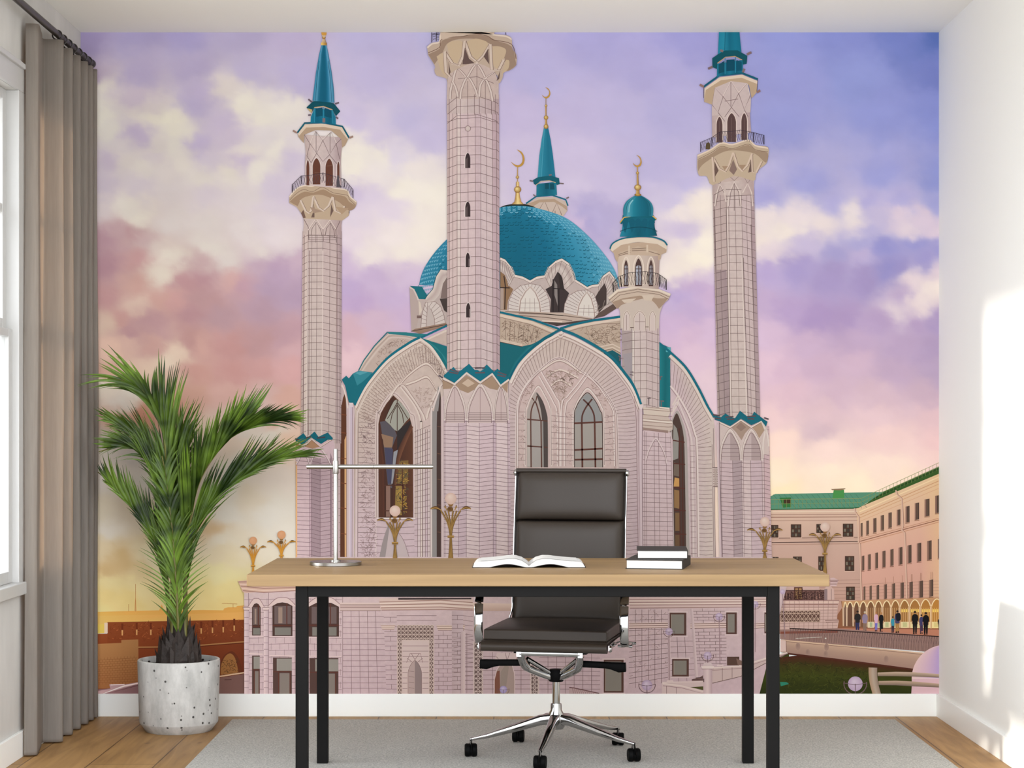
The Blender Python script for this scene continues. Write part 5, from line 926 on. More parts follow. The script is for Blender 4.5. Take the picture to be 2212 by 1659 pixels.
ink.strip(FF(202, 175, 195, 230, 180, 282), FF(408, 168, 412, 220, 428, 275), [(40, 134, 158), (22, 108, 132), (14, 88, 108), (18, 100, 122), (12, 80, 98)], n=8)
ink.poly(FF(200, 138, 404, 138, 414, 190, 300, 175, 194, 195), (20, 100, 120))
for x in (215, 260, 300, 345, 390): ink.poly(sm(FF(x - 20, 180, x, 160, x + 20, 180, x + 4, 250, x - 4, 250), 3), (18, 92, 114))
ink.line(sm(FF(182, 246, 240, 226, 310, 218, 380, 226, 428, 246)), 1.6, (12, 70, 86)); ink.poly(FF(180, 188, 205, 160, 300, 132, 395, 142, 426, 166, 408, 178, 392, 160, 300, 150, 212, 174, 190, 200), (18, 96, 112)); ink.line(FF(182, 188, 208, 154, 250, 146, 300, 132, 345, 140, 396, 142, 424, 166), 2.2, (226, 176, 78))
ink.strip(sm(FF(204, 150, 204, 90, 226, 46, 270, 14, 300, 2)), sm(FF(400, 145, 402, 90, 380, 46, 330, 12, 302, 2)), [(36, 122, 144), (84, 160, 180), (34, 128, 150), (24, 112, 134), (20, 104, 126), (16, 94, 114), (60, 136, 156)], n=12); ink.lines([sm(FF(222, 140, 230, 70, 270, 25, 298, 5)), sm(FF(385, 138, 375, 60, 330, 20))], .9, (16, 78, 96)); ink.line(sm(FF(240, 120, 246, 70, 268, 38)), 2, (150, 200, 210))
ink.disc(*FF(300, 4)[0], 7.5, (220, 176, 96), (130, 86, 40), ry=3); ink.strip(C(312, 1300, 312, 1400, 306, 1490), C(326, 1300, 330, 1400, 338, 1490), [(216, 176, 110), (150, 104, 56)]); ink.line(C(318, 1240, 320, 1330), 2.4, (190, 146, 90)); ink.disc(*C(319, 1302)[0], 3.2, (240, 206, 130), (150, 104, 44)); ink.disc(*C(321, 1432)[0], 7.4, (250, 220, 150), (150, 100, 44), ry=6.6)
crescent(C, (305, 1138, 342, 1160, 357, 1205, 344, 1240, 315, 1250, 290, 1235, 277, 1212, 300, 1232, 328, 1232, 344, 1205, 336, 1168, 305, 1138))
ink.lines([FF(372, 1352, 372, 1396), FF(362, 1352, 386, 1352), FF(448, 1370, 474, 1372), FF(455, 1372, 455, 1410), FF(446, 1212, 462, 1208), FF(448, 1212, 450, 1232), FF(172, 1070, 190, 1090), FF(180, 1085, 180, 1105), FF(250, 1180, 270, 1178), FF(246, 1195, 270, 1200)], 2.2, (120, 100, 104))

# ------------------------------------------------------------------ right minaret base
colx = [p[0] for p in I_(985, 0, 1000, 0, 1110, 0, 1200, 0, 1218, 0, 1290, 0, 1400, 0, 1425, 0, 1478, 0)]; colb = [p[0] for p in I_(1002, 0, 1015, 0, 1130, 0, 1220, 0, 1235, 0, 1308, 0, 1425, 0, 1440, 0, 1506, 0)]
column(colx, colb, 920, 1207, [0, 0, 2, -1, 0, 1, 0, 0, 3], [(206, 180, 184), (206, 178, 184), (178, 154, 160), (216, 190, 192), (214, 188, 190), (204, 176, 184), (212, 184, 188), (206, 172, 178)], 9.3, .85, (142, 112, 118), (1, 2, 3, 4, 5, 6, 7))
ink.poly(I_(985, 240, 1090, 290, 1195, 220, 1300, 290, 1420, 235, 1462, 300, 1476, 420, 1478, 560, 985, 560), (212, 188, 186), a=.4)
for xl, xr, xm in ((990, 1200, 1092), (1208, 1410, 1302)):
    q = sm([I_(x, y)[0] for x, y in ((xl, 620), (xl + 6, 500), (xl + 40, 400), (xm, 315), (xr - 45, 400), (xr - 6, 500), (xr, 620))]); q2 = sm([I_(x, y)[0] for x, y in ((xl + 14, 620), (xl + 22, 510), (xl + 54, 415), (xm, 345), (xr - 58, 415), (xr - 22, 510), (xr - 14, 620))])
    ink.poly(q2, (200, 176, 178)); ink.poly([I_(xm, 345)[0]] + q2[len(q2) // 2:] + [I_(xm, 620)[0]], (178, 154, 156)); courses(I_(xl + 20, 420, xr - 20, 420, xr - 14, 620, xl + 14, 620), 5, (142, 112, 118), .8); ink.line(q, 3.8, (226, 206, 202)); ink.line(q2, 1.1, (130, 102, 104)); ink.line([(x, y - 2.4) for x, y in q], .8, (150, 120, 120))
ink.line(sm(I_(1418, 600, 1420, 450, 1432, 370, 1445, 320, 1466, 380, 1476, 480)), 3, (226, 206, 202))
ink.poly(I_(1100, 290, 1198, 222, 1296, 290, 1240, 350, 1205, 420, 1150, 340), (170, 142, 130)); ink.poly(I_(1150, 290, 1198, 240, 1250, 290, 1200, 330), (150, 122, 112)); ink.poly(I_(1310, 290, 1400, 240, 1432, 320, 1380, 400, 1350, 340), (176, 146, 126)); ink.line(I_(985, 240, 1092, 292, 1198, 218, 1302, 290, 1402, 232, 1440, 310), 3, (230, 210, 202)); ink.line(I_(985, 250, 1092, 302, 1198, 228, 1302, 300, 1402, 242), .9, (130, 102, 98))
ink.poly(I_(930, 170, 1000, 190, 1045, 152, 1100, 190, 1140, 200, 1190, 126, 1258, 180, 1300, 190, 1330, 134, 1400, 190, 1440, 220, 1464, 235, 1448, 285, 1402, 225, 1302, 270, 1198, 205, 1092, 278, 990, 232, 940, 215), (22, 102, 120)); ink.lines([I_(920, 165, 990, 175), I_(1045, 190, 1125, 184), I_(1060, 210, 1130, 210), I_(1260, 185, 1345, 178), I_(1265, 205, 1330, 208), I_(1430, 195, 1475, 210), I_(940, 200, 1000, 205)], 3, (92, 74, 80))
ink.line(I_(970, 240, 975, 600, 1000, 1600), 5.5, (206, 178, 186)); ink.line(I_(960, 240, 965, 600, 990, 1600), 1, (230, 208, 210)); ink.line(I_(984, 240, 988, 600, 1012, 1600), 1.4, (110, 84, 92))

# ------------------------------------------------------------------ main front arch
rimR = sm(H(695, 238, 850, 298, 1050, 408, 1200, 512, 1330, 668, 1420, 800, 1494, 985), 8); rimL2 = sm(H(695, 238, 600, 290, 520, 335, 400, 430, 300, 530, 235, 630, 178, 745), 8)
left = sm(H(180, 745, 235, 640, 330, 520, 450, 410, 560, 335, 690, 265)); right = sm(H(1484, 1000, 1420, 840, 1330, 712, 1200, 560, 1050, 440, 850, 325, 690, 265))
ink.strip([H(172, 2545)[0], H(175, 1600)[0], H(178, 1100)[0]] + left, [H(1500, 2545)[0], H(1490, 1600)[0], H(1486, 1200)[0]] + right, lambda u, v: mix(mixl([(206, 178, 186), (214, 188, 192), (214, 188, 190), (212, 186, 190), (204, 176, 186)], u), (206, 184, 174), v ** 2), m=46, n=8, a=.5)
ink.line(rimL2, 5.0, TEAL); ink.line(rimR, 6.0, TEAL); ink.line(rimL2, .9, TEALD)
for off, w_, c_ in ((7, 5.5, (230, 210, 204)), (11, 1.1, (150, 120, 116)), (14, 2.2, (222, 200, 196)), (17, .9, (156, 126, 124))):
    ink.line([(x - off * .35, y + off) for x, y in rimR], w_, c_); ink.line([(x + off * .6, y + off * .8) for x, y in rimL2], w_, c_)
inn = sm(H(255, 1130, 265, 1000, 300, 890, 370, 770, 490, 640, 685, 520, 900, 655, 1060, 770, 1170, 910, 1235, 1030, 1255, 1140)); outr = sm(H(182, 1130, 185, 960, 215, 800, 300, 630, 450, 460, 690, 330, 1000, 470, 1180, 620, 1330, 800, 1410, 950, 1440, 1140))
radial(outr, inn, 54, (156, 126, 124), .85); courses(H(180, 1130, 255, 1130, 258, 2545, 175, 2545), 36, (150, 120, 126), .85); courses(H(1262, 1140, 1440, 1130, 1475, 2545, 1290, 2545), 36, (150, 120, 126), .85, 1.5); ink.line(H(1430, 900, 1448, 1140, 1468, 2545), 1.2, (150, 120, 124)); ink.line(H(1466, 1000, 1490, 2545), 1, (156, 126, 130))
inner_poly = [H(255, 2545)[0]] + inn + [H(1290, 2545)[0]]
ink.poly(inner_poly, (208, 180, 178), a=.5); ink.line(inner_poly, 4.2, (226, 204, 202)); ink.line(inner_poly, 1.2, (140, 110, 112)); ink.line([(x + (688 / 4.6083 + 1060 - x) * .05, y + 3) for x, y in inner_poly], 1.0, (150, 120, 120))
for pp in (H(500, 650, 690, 545, 900, 672), H(560, 710, 690, 640, 870, 722), H(600, 800, 688, 742, 800, 800)): q = sm(pp); ink.line(q, 3, (226, 204, 196)); ink.line([(x, y + 2.6) for x, y in q], 1.1, (134, 106, 102))
squig(H(520, 640, 880, 640, 760, 860, 620, 860), 170, (164, 136, 126), 6, .8); squig(H(640, 800, 740, 800, 720, 980, 680, 980), 50, (164, 136, 126), 5, .8)
for pp in (H(490, 640, 560, 760, 640, 900, 688, 1030, 690, 1600), H(950, 665, 860, 790, 760, 910, 705, 1010, 700, 1600), H(490, 650, 390, 750, 320, 850, 275, 970, 268, 1130, 270, 1600), H(955, 680, 1070, 800, 1150, 920, 1215, 1040, 1225, 1150, 1232, 1600), H(478, 700, 550, 830, 620, 960, 660, 1090, 665, 1600), H(955, 710, 870, 830, 790, 930, 740, 1050, 735, 1600)):
    q = sm(pp); ink.line(q, 2.6, (228, 206, 204)); ink.line([(x + 2, y) for x, y in q], .9, (146, 116, 118))
for pp in (H(345, 1600, 342, 1120, 362, 1000, 410, 890, 475, 806, 540, 900, 590, 1010, 602, 1130, 605, 1600), H(822, 1600, 820, 1120, 838, 1010, 890, 910, 962, 828, 1040, 900, 1105, 1010, 1126, 1120, 1130, 1600)): q = sm(pp); ink.line(q, 3.4, (228, 208, 204)); ink.line([(x, y - 2.4) for x, y in q], .9, (146, 116, 118))
courses(H(275, 1000, 345, 1000, 345, 1600, 270, 1600), 10, (152, 122, 126), .8); courses(H(605, 1040, 830, 1060, 825, 1600, 605, 1600), 10, (152, 122, 126), .8); courses(H(1130, 1060, 1230, 1040, 1235, 1600, 1135, 1600), 10, (152, 122, 126), .8)
squig(H(280, 900, 400, 760, 420, 820, 340, 1000), 24, (160, 130, 124), 6, .8); squig(H(980, 760, 1190, 980, 1130, 1040, 1000, 820), 30, (160, 130, 124), 6, .8); squig(H(620, 1040, 670, 1040, 670, 1590, 620, 1590), 24, (160, 130, 130), 5, .8); squig(H(740, 1040, 800, 1040, 800, 1590, 740, 1590), 24, (160, 130, 130), 5, .8); squig(H(1145, 1040, 1210, 1040, 1215, 1590, 1145, 1590), 24, (160, 130, 130), 5, .8); squig(H(285, 1040, 335, 1040, 335, 1590, 285, 1590), 24, (160, 130, 130), 5, .8)
wl = sm(H(362, 1610, 360, 1110, 376, 1010, 412, 915, 456, 862, 516, 950, 556, 1070, 568, 1180, 570, 1610), 5); ink.poly(wl, (176, 160, 156)); ink.poly(sm(H(515, 1610, 512, 1200, 500, 1050, 470, 930, 456, 866, 518, 952, 557, 1072, 568, 1180, 570, 1610), 4), (84, 72, 70))
ink.poly(sm(H(408, 1610, 405, 1160, 420, 1050, 443, 970, 470, 1060, 490, 1160, 495, 1610), 4), (172, 160, 158)); ink.poly(H(365, 1150, 400, 1150, 400, 1600, 365, 1600), (190, 176, 172))
ink.lines([H(362, 1132, 565, 1150), H(364, 1398, 566, 1412), H(398, 1140, 402, 1610), H(500, 1150, 506, 1610), sm(H(398, 1130, 405, 1040, 440, 960, 470, 1030, 495, 1140)), H(412, 920, 445, 965, 462, 900)], 2.8, (98, 62, 54)); ink.lines([H(515, 1150, 522, 1610)], 3.2, (150, 140, 138))
wr = sm(H(834, 1610, 832, 1110, 850, 1015, 900, 925, 966, 868, 1040, 950, 1090, 1050, 1110, 1130, 1114, 1610), 5); ink.poly(wr, (168, 156, 152)); ink.poly(sm(H(840, 1100, 855, 1020, 905, 935, 966, 880, 1036, 955, 1084, 1055, 1104, 1130, 1100, 1160, 840, 1160), 3), (150, 146, 148))
ink.line(wr, 1.6, (70, 48, 46)); ink.lines([H(832, 1172, 1112, 1160), H(834, 1438, 1114, 1424), H(834, 1535, 1114, 1528), H(906, 1172, 912, 1610), H(1034, 1166, 1042, 1610)], 3.8, (98, 58, 50)); ink.lines([sm(H(906, 1170, 912, 1090, 950, 1010, 1010, 930)), sm(H(1034, 1160, 1025, 1080, 985, 1000, 920, 935))], 3.4, (92, 56, 50))
ink.line(H(1498, 985, 1492, 1600, 1500, 2545), 5.5, (216, 190, 198)); ink.line(H(1510, 990, 1506, 1600, 1514, 2545), 1.2, (130, 102, 112)); ink.poly(H(1472, 985, 1520, 985, 1508, 1030, 1482, 1030), (226, 204, 206))

# ------------------------------------------------------------------ front minaret
fm = [(196, 170, 168), (212, 186, 184), (222, 200, 196), (214, 188, 190), (206, 180, 184), (210, 186, 188), (196, 168, 174), (186, 158, 164)]
ex = lambda *q: [E(x, 0)[0][0] for x in q]
column(ex(440, 460, 528, 560, 690, 740, 845, 880, 903), ex(440, 460, 530, 562, 697, 742, 850, 886, 912), 205, 800, [7.5, 6, 0, 0, -2, -2, 6, 7, 12], fm, 19.95, .95, (136, 108, 108), (1, 1.45, 2, 3, 3.5, 4, 5, 5.5, 6, 7))
ink.strip(B(272, 760, 282, 640, 285, 540, 272, 470), B(734, 760, 728, 640, 720, 520, 742, 470), [(192, 168, 162), (208, 186, 180), (204, 182, 178), (196, 172, 170), (176, 152, 150)], n=8, a=.5)
ink.strip(B(272, 600, 270, 770), B(734, 600, 734, 770), [(196, 172, 168), (214, 192, 188), (206, 184, 182), (200, 176, 176), (182, 156, 158)], n=8, a=.5)
ink.poly(B(285, 440, 275, 500, 272, 640, 734, 640, 735, 500, 705, 400, 650, 300, 540, 280, 430, 290, 370, 350), (202, 178, 170), a=.5)
bl = []
for k, y in enumerate((625, 708, 790)): bl += [B(275, y + 70, 360, y, 515, y - 6, 545, y - 10, 700, y + 40, 732, y + 60)]
ink.lines(bl + [B(358, 600, 358, 780), B(392, 600, 392, 780), B(457, 480, 457, 780), B(518, 600, 518, 780), B(562, 600, 562, 780), B(615, 480, 615, 780), B(670, 640, 670, 780), B(705, 600, 705, 780), B(540, 330, 540, 560), B(292, 620, 292, 780), B(370, 460, 540, 440, 690, 500)], .95, (136, 108, 108))
for q in (B(300, 640, 305, 560, 325, 480, 362, 370, 440, 440), B(392, 640, 400, 560, 455, 445, 520, 540, 545, 620), B(455, 445, 538, 330, 620, 460), B(560, 620, 570, 520, 615, 465, 660, 560, 680, 660), B(620, 450, 700, 400, 720, 420), B(325, 490, 350, 540, 370, 620)):
    p_ = sm(q); ink.line(p_, 4.2, (218, 198, 190)); ink.line([(x + 2.6, y) for x, y in p_], .9, (124, 98, 94)); ink.line([(x - 2.4, y) for x, y in p_], .8, (140, 114, 110))
ink.poly(sm(B(95, 180, 140, 140, 205, 125, 215, 60, 260, 30, 420, 40, 520, 30, 660, 40, 690, 60, 800, 70, 850, 100, 858, 190, 895, 250, 886, 345, 820, 390, 780, 400, 770, 450, 735, 500, 705, 400, 540, 320, 370, 370, 285, 440, 275, 500, 262, 455, 180, 430, 160, 380, 165, 345, 105, 250), 3), (194, 170, 152))
ink.poly(sm(B(105, 240, 205, 190, 225, 120, 330, 90, 420, 78, 520, 62, 640, 84, 720, 120, 850, 170, 886, 300, 886, 345, 800, 390, 790, 280, 700, 180, 600, 120, 480, 100, 350, 110, 270, 150, 230, 230, 160, 330), 3), (158, 132, 114))
for q in (B(270, 150, 330, 120, 410, 130, 400, 240, 350, 330, 300, 280), B(450, 130, 530, 100, 640, 140, 600, 230, 540, 290, 490, 240), B(670, 170, 740, 170, 800, 200, 780, 280, 720, 370, 680, 320), B(180, 260, 240, 230, 250, 330, 260, 440, 215, 380), B(800, 290, 830, 300, 820, 370, 760, 420)): ink.poly(sm(q, 4), (200, 174, 146))
for q in (B(430, 120, 480, 260, 540, 310, 600, 250, 660, 150), B(430, 120, 415, 260, 380, 340, 320, 320, 250, 215), B(660, 150, 672, 380, 735, 380, 780, 290), B(252, 220, 262, 400, 300, 440)): ink.line(q, 6.0, (214, 192, 178)); ink.line([(x + 3.4, y) for x, y in q], 1, (120, 92, 82)); ink.line([(x - 3.2, y) for x, y in q], .8, (140, 112, 100))
for q in (B(432, 180, 470, 280, 520, 320, 440, 330, 410, 330), B(640, 190, 650, 330, 600, 260), B(285, 300, 305, 400, 290, 430), B(750, 380, 740, 460, 715, 480)): ink.poly(q, (104, 82, 78))
ink.line(sm(B(96, 182, 140, 146, 205, 130, 215, 66, 262, 36), 4), 3.6, (226, 206, 190)); ink.line(sm(B(420, 46, 520, 44, 640, 48, 690, 66, 800, 80, 852, 108), 4), 3.2, (226, 206, 190)); ink.line(sm(B(104, 228, 205, 178, 220, 110, 330, 86, 420, 80, 520, 56, 640, 80, 690, 112, 850, 150, 890, 280), 4), 1.4, (120, 90, 76)); ink.poly(B(210, 44, 700, 44, 690, 62, 600, 40, 420, 74, 330, 82, 225, 108), (206, 182, 164))
ink.lines([B(136, 44, 136, 135), B(798, 44, 800, 66), B(180, 44, 176, 125), B(136, 60, 205, 60)], 1.4, (50, 44, 60)); ink.lines([B(140, 60 + 14 * k, 200, 44 + 16 * ((k * 3) % 5)) for k in range(5)], .6, (80, 70, 80)); ink.disc(*B(460, 905)[0], 6, (214, 194, 188), (206, 184, 180)); ink.line([(1010.8 + 6 * math.cos(t), 278.2 + 6 * math.sin(t)) for t in [k * .35 for k in range(19)]], 1, (126, 100, 100))
for y in (1122, 1558): 
    q = [B(x, yy)[0] for x, yy in ogive(436, 481, y, y + 136, .4)]; ink.line([(x - 1, y_) for x, y_ in q], 2, (230, 212, 208)); ink.poly(q, (60, 46, 48)); ink.poly(B(442, y + 60, 456, y + 40, 456, y + 132, 442, y + 132), (100, 84, 84))
for y, x in ((517, 606), (967, 610)):
    q = [E(x_, y_)[0] for x_, y_ in ogive(x, x + 45, y, y + 136, .4)]; ink.poly(q, (60, 46, 48)); ink.line([(a_ - 1, b_) for a_, b_ in q], 1.6, (226, 206, 204)); ink.poly(E(x + 26, y + 60, x + 38, y + 60, x + 38, y + 130, x + 26, y + 130), (124, 106, 108))
# base of the front minaret
gx_ = lambda *q: [G_(x, 0)[0][0] for x in q]
column(gx_(795, 803, 892, 944, 1030, 1122, 1142, 1218, 1232), gx_(795, 803, 892, 944, 1030, 1122, 1142, 1222, 1240), 860, 1207, [0, 0, 1.5, -1, 2.5, -1, 0, 3, 3], [(206, 178, 184), (214, 188, 194), (204, 176, 186), (220, 194, 198), (214, 186, 194), (204, 176, 188), (222, 196, 200), (206, 178, 188)], 9.15, .9, (142, 112, 122), (1, 2, 3, 4, 5, 6, 7))
ink.poly(G_(790, 420, 865, 460, 945, 385, 1035, 450, 1115, 392, 1170, 470, 1222, 432, 1225, 640, 800, 640), (212, 188, 186), a=.4)
for xl, xm, xr in ((800, 868, 942), (948, 1036, 1122), (1128, 1174, 1222)):
    q = sm([G_(x, y)[0] for x, y in ((xl, 700), (xl + 4, 620), (xl + (xm - xl) * .35, 545), (xm, 462), (xr - (xr - xm) * .35, 545), (xr - 4, 620), (xr, 700))]); q2 = [(x + (G_(xm, 0)[0][0] - x) * .13, y + 6) for x, y in q]
    ink.poly(q2, (208, 182, 182)); courses([q2[6], q2[-7], q2[-1], q2[0]], 7, (144, 114, 118), .8); ink.line(q, 3.4, (226, 206, 202)); ink.line(q2, 1.1, (136, 108, 110)); ink.line([(x, y - 2.4) for x, y in q], .8, (150, 122, 122)); ink.line(G_(xm, 480, xm, 700), .8, (144, 114, 118))
for q in (G_(785, 430, 865, 462, 845, 490, 790, 494), G_(872, 468, 945, 402, 1030, 455, 1000, 495, 955, 520, 905, 500), G_(1042, 455, 1112, 404, 1165, 472, 1150, 500, 1100, 490), G_(1175, 475, 1222, 440, 1216, 520)): ink.poly(q, (168, 138, 118))
ink.poly(G_(915, 455, 955, 425, 1000, 455, 955, 480), (206, 178, 160)); ink.line(G_(785, 418, 866, 460, 946, 386, 1036, 450, 1116, 392, 1170, 470, 1228, 430), 4.2, (228, 208, 200)); ink.line(G_(785, 430, 866, 472, 946, 398, 1036, 462, 1116, 404, 1170, 482), 1, (124, 96, 92))
ink.poly(G_(795, 402, 860, 346, 884, 378, 905, 372, 962, 325, 1000, 366, 1040, 368, 1080, 330, 1128, 378, 1150, 358, 1228, 420, 1172, 464, 1116, 384, 1036, 442, 946, 378, 866, 452, 795, 412), (22, 108, 128)); ink.lines([G_(835, 362, 895, 382), G_(830, 380, 890, 392), G_(1000, 355, 1070, 352), G_(1002, 385, 1068, 384), G_(1152, 380, 1210, 400), G_(1150, 400, 1205, 412), G_(760, 402, 790, 420)], 3, (96, 84, 92)); ink.poly(G_(1010, 362, 1060, 362, 1035, 376), (180, 170, 170))

# ------------------------------------------------------------------ plinth storey under the terrace
ink.strip([(640, 1203), (1668, 1203)], [(640, 1275), (1690, 1275)], [(210, 182, 186), (204, 174, 180)], a=.5, n=1)
ink.lines([[(640, y), (1668, y)] for y in (1212, 1224, 1238, 1250)], .9, (150, 118, 122))
ink.strip([(528, 1262), (1110, 1282), (1700, 1262)], [(528, 1500), (1110, 1500), (1640, 1500)], lambda u, v: mix((216, 186, 190), (206, 176, 186), u), n=4, a=.5, m=8)
ink.poly(L_(115, 316, 170, 310, 530, 310, 530, 380, 172, 400, 150, 395, 130, 350), (216, 174, 160)); ink.lines([L_(118, 322, 530, 318), L_(135, 352, 300, 368, 530, 362), L_(150, 384, 300, 398, 530, 384)], 1.8, (162, 118, 110)); ink.lines([L_(128, 338, 300, 350, 530, 344), L_(142, 368, 300, 384, 530, 374)], 1.8, (232, 198, 186))
lg = [L_(160, y, 530, y - 8, 860, y) for y in range(450, 1125, 46)]; ink.lines(lg, .8, (156, 124, 130)); ink.lines([L_(x, 400, x, 1125) for x in (190, 335, 525, 866)], .9, (156, 124, 130)); ink.lines([L_(x, 440 + 46 * k, x, 486 + 46 * k) for k in range(14) for x in range(200 + 30 * (k % 2), 860, 62)], .6, (166, 134, 140))
for x0, x1, y0, y1, h in ((216, 278, 474, 706, 30), (362, 506, 468, 710, 26), (622, 840, 466, 714, 34)):
    q = L_(x0, y1, x0, y0 + h, (x0 * 3 + x1) / 4, y0 + 6, (x0 + x1) / 2, y0, (x0 + x1 * 3) / 4, y0 + 6, x1, y0 + h, x1, y1); q2 = [(x + (x - (L_(x0 + x1, 0)[0][0] - 480) / 2 - 480 + 0) * 0, y) for x, y in q]
    ink.poly(L_(x0 - 34, y0 + h + 4, (x0 * 3 + x1) / 4 - 10, y0 - 26, (x0 + x1) / 2, y0 - 34, (x0 + x1 * 3) / 4 + 10, y0 - 26, x1 + 30, y0 + h + 4, x1, y0 + h, (x0 + x1) / 2, y0 - 2, x0, y0 + h), (224, 194, 194)); ink.line(sm(L_(x0 - 34, y0 + h + 4, (x0 * 3 + x1) / 4 - 10, y0 - 26, (x0 + x1) / 2, y0 - 34, (x0 + x1 * 3) / 4 + 10, y0 - 26, x1 + 30, y0 + h + 4)), 1.2, (150, 114, 118))
    ink.poly(q, (80, 56, 52)); w_ = x1 - x0; ink.poly(L_(x0 + w_ * .1, y0 + h, x1 - w_ * .08, y0 + h, x1 - w_ * .08, y0 + 155, x0 + w_ * .1, y0 + 155), (112, 92, 92)); ink.poly(L_(x0 + w_ * .12, y0 + 180, x1 - w_ * .08, y0 + 180, x1 - w_ * .08, y1 - 6, x0 + w_ * .12, y1 - 6), (130, 122, 118)); ink.poly(L_(x0 + w_ * .3, y0 + h + 10, x0 + w_ * .5, y0 + h + 10, x0 + w_ * .5, y0 + 150, x0 + w_ * .3, y0 + 150), (160, 132, 122))
    ink.lines([L_(x0, y0 + 166, x1, y0 + 166), L_(x0 + w_ * .72, y0 + 10, x0 + w_ * .72, y0 + 160)], 2.2, (96, 52, 44)); ink.line(L_(x0 - 16, y1 + 5, x1 + 16, y1 + 5), 2.4, (224, 196, 200))
for x0, x1, y0 in ((216, 272, 850), (366, 502, 864), (628, 836, 868)):
    w_ = x1 - x0; ink.poly(L_(x0, y0, x1, y0, x1, 1128, x0, 1128), (86, 62, 58)); ink.poly(L_(x0 + w_ * .2, y0 + 8, x1, y0 + 8, x1, y0 + 95, x0 + w_ * .2, y0 + 95), (150, 140, 136)); ink.poly(L_(x0 + w_ * .35, y0 + 112, x1 - w_ * .12, y0 + 112, x1 - w_ * .12, 1126, x0 + w_ * .35, 1126), (134, 120, 116)); ink.lines([L_(x0, y0 + 102, x1, y0 + 102), L_(x0 + w_ * .3, y0 + 100, x0 + w_ * .3, 1128), L_(x1 - w_ * .1, y0 + 100, x1 - w_ * .1, 1128)], 2, (98, 56, 48)); ink.line(L_(x0 - 24, y0 - 14, x1 + 20, y0 - 10), 2.4, (226, 198, 200))
for x in (165, 305): ink.poly(L_(x - 14, 500, x + 36, 500, x + 28, 524, x - 6, 524), (230, 202, 202)); ink.lines([L_(x - 14, 506, x + 36, 506), L_(x - 8, 524, x + 30, 524)], 1, (150, 114, 118)); ink.strip(L_(x - 4, 530, x - 4, 1125), L_(x + 28, 530, x + 28, 1125), [(226, 198, 204), (200, 170, 180)]); courses(L_(x - 4, 530, x + 28, 530, x + 28, 1125, x - 4, 1125), 13, (156, 124, 130), .8)
# middle wall
grid(L_(868, 530, 1160, 530, 1180, 1125, 868, 1125), 15, 5, (156, 124, 130), .8); brick(L_(1160, 540, 1255, 540, 1255, 1125, 1180, 1125), 17, 1, (156, 124, 130), .8)
ink.strip(L_(845, 470, 1130, 470), L_(850, 530, 1140, 530), [(226, 196, 192), (206, 174, 172), (216, 186, 184)]); ink.lines([L_(848, 486, 1135, 486), L_(850, 504, 1135, 504), L_(850, 528, 1140, 528)], 1.2, (154, 116, 114))
ink.poly(L_(1128, 440, 1800, 440, 1800, 520, 1580, 522, 1140, 524), (220, 188, 182)); ink.lines([L_(1130, 466, 1570, 452, 1800, 470), L_(1135, 486, 1570, 478, 1800, 490), L_(1140, 508, 1570, 502, 1800, 516), L_(1145, 524, 1570, 520, 1800, 524)], 1.4, (156, 114, 106)); ink.lines([L_(1132, 476, 1570, 464, 1800, 480), L_(1140, 498, 1570, 490, 1800, 506)], 2, (234, 206, 196)); ink.poly(L_(1265, 436, 1790, 436, 1790, 446, 1265, 450), (74, 58, 60))
ink.poly(L_(1140, 630, 1245, 630, 1235, 664, 1150, 664), (228, 198, 190)); ink.lines([L_(1140, 636, 1245, 636), L_(1146, 652, 1240, 652), L_(1150, 664, 1236, 664)], 1, (156, 114, 110)); ink.poly(L_(1540, 632, 1745, 632, 1738, 668, 1550, 668), (228, 198, 188)); ink.lines([L_(1540, 640, 1745, 640), L_(1546, 656, 1740, 656), L_(1550, 668, 1736, 668)], 1, (156, 114, 108))
brick(L_(1525, 675, 1650, 675, 1650, 1125, 1525, 1125), 15, 2, (158, 126, 130), .8); ink.strip(L_(1650, 530, 1650, 1125), L_(1730, 530, 1730, 1125), [(196, 168, 174), (210, 182, 190)]); brick(L_(1650, 530, 1730, 530, 1730, 1125, 1650, 1125), 19, 1, (150, 118, 124), .8); courses(L_(1730, 530, 1800, 540, 1800, 1125, 1730, 1125), 18, (156, 124, 130), .8); courses(L_(1255, 530, 1540, 530, 1540, 630, 1255, 630), 3, (160, 126, 130), .8)
lattice(L_(1258, 632, 1520, 632, 1520, 740, 1258, 740), 5, 2, (120, 94, 92), (222, 194, 188), 1.1); lattice(L_(1258, 740, 1293, 740, 1293, 1125, 1258, 1125), 1, 7, (124, 98, 96), (222, 194, 190), 1.0); lattice(L_(1486, 740, 1520, 740, 1520, 1125, 1486, 1125), 1, 7, (124, 98, 96), (222, 194, 190), 1.0)
ink.poly(L_(1296, 742, 1483, 742, 1483, 1125, 1296, 1125), (218, 190, 190)); courses(L_(1296, 742, 1483, 742, 1483, 1125, 1296, 1125), 10, (158, 126, 130), .8)
ink.line(L_(1325, 900, 1350, 835, 1425, 835, 1440, 900), 1.1, (156, 122, 126)); ink.lines([L_(1385, 880, 1360, 836), L_(1385, 880, 1415, 836), L_(1400, 900, 1440, 870), L_(1370, 900, 1330, 870)], .9, (156, 122, 126)); qn = [L_(x, y)[0] for x, y in ogive(1335, 1434, 884, 1125, .42)]; ink.line(qn, 2.6, (230, 204, 202)); ink.poly(qn, (190, 162, 162)); ink.poly([L_(1384, 890)[0]] + qn[len(qn) // 2:] + [L_(1384, 1125)[0]], (150, 128, 130)); ink.line(qn, 1, (140, 108, 110)); ink.lines([L_(1340, y, 1380, y + 6) for y in range(960, 1125, 40)], .8, (150, 120, 124))
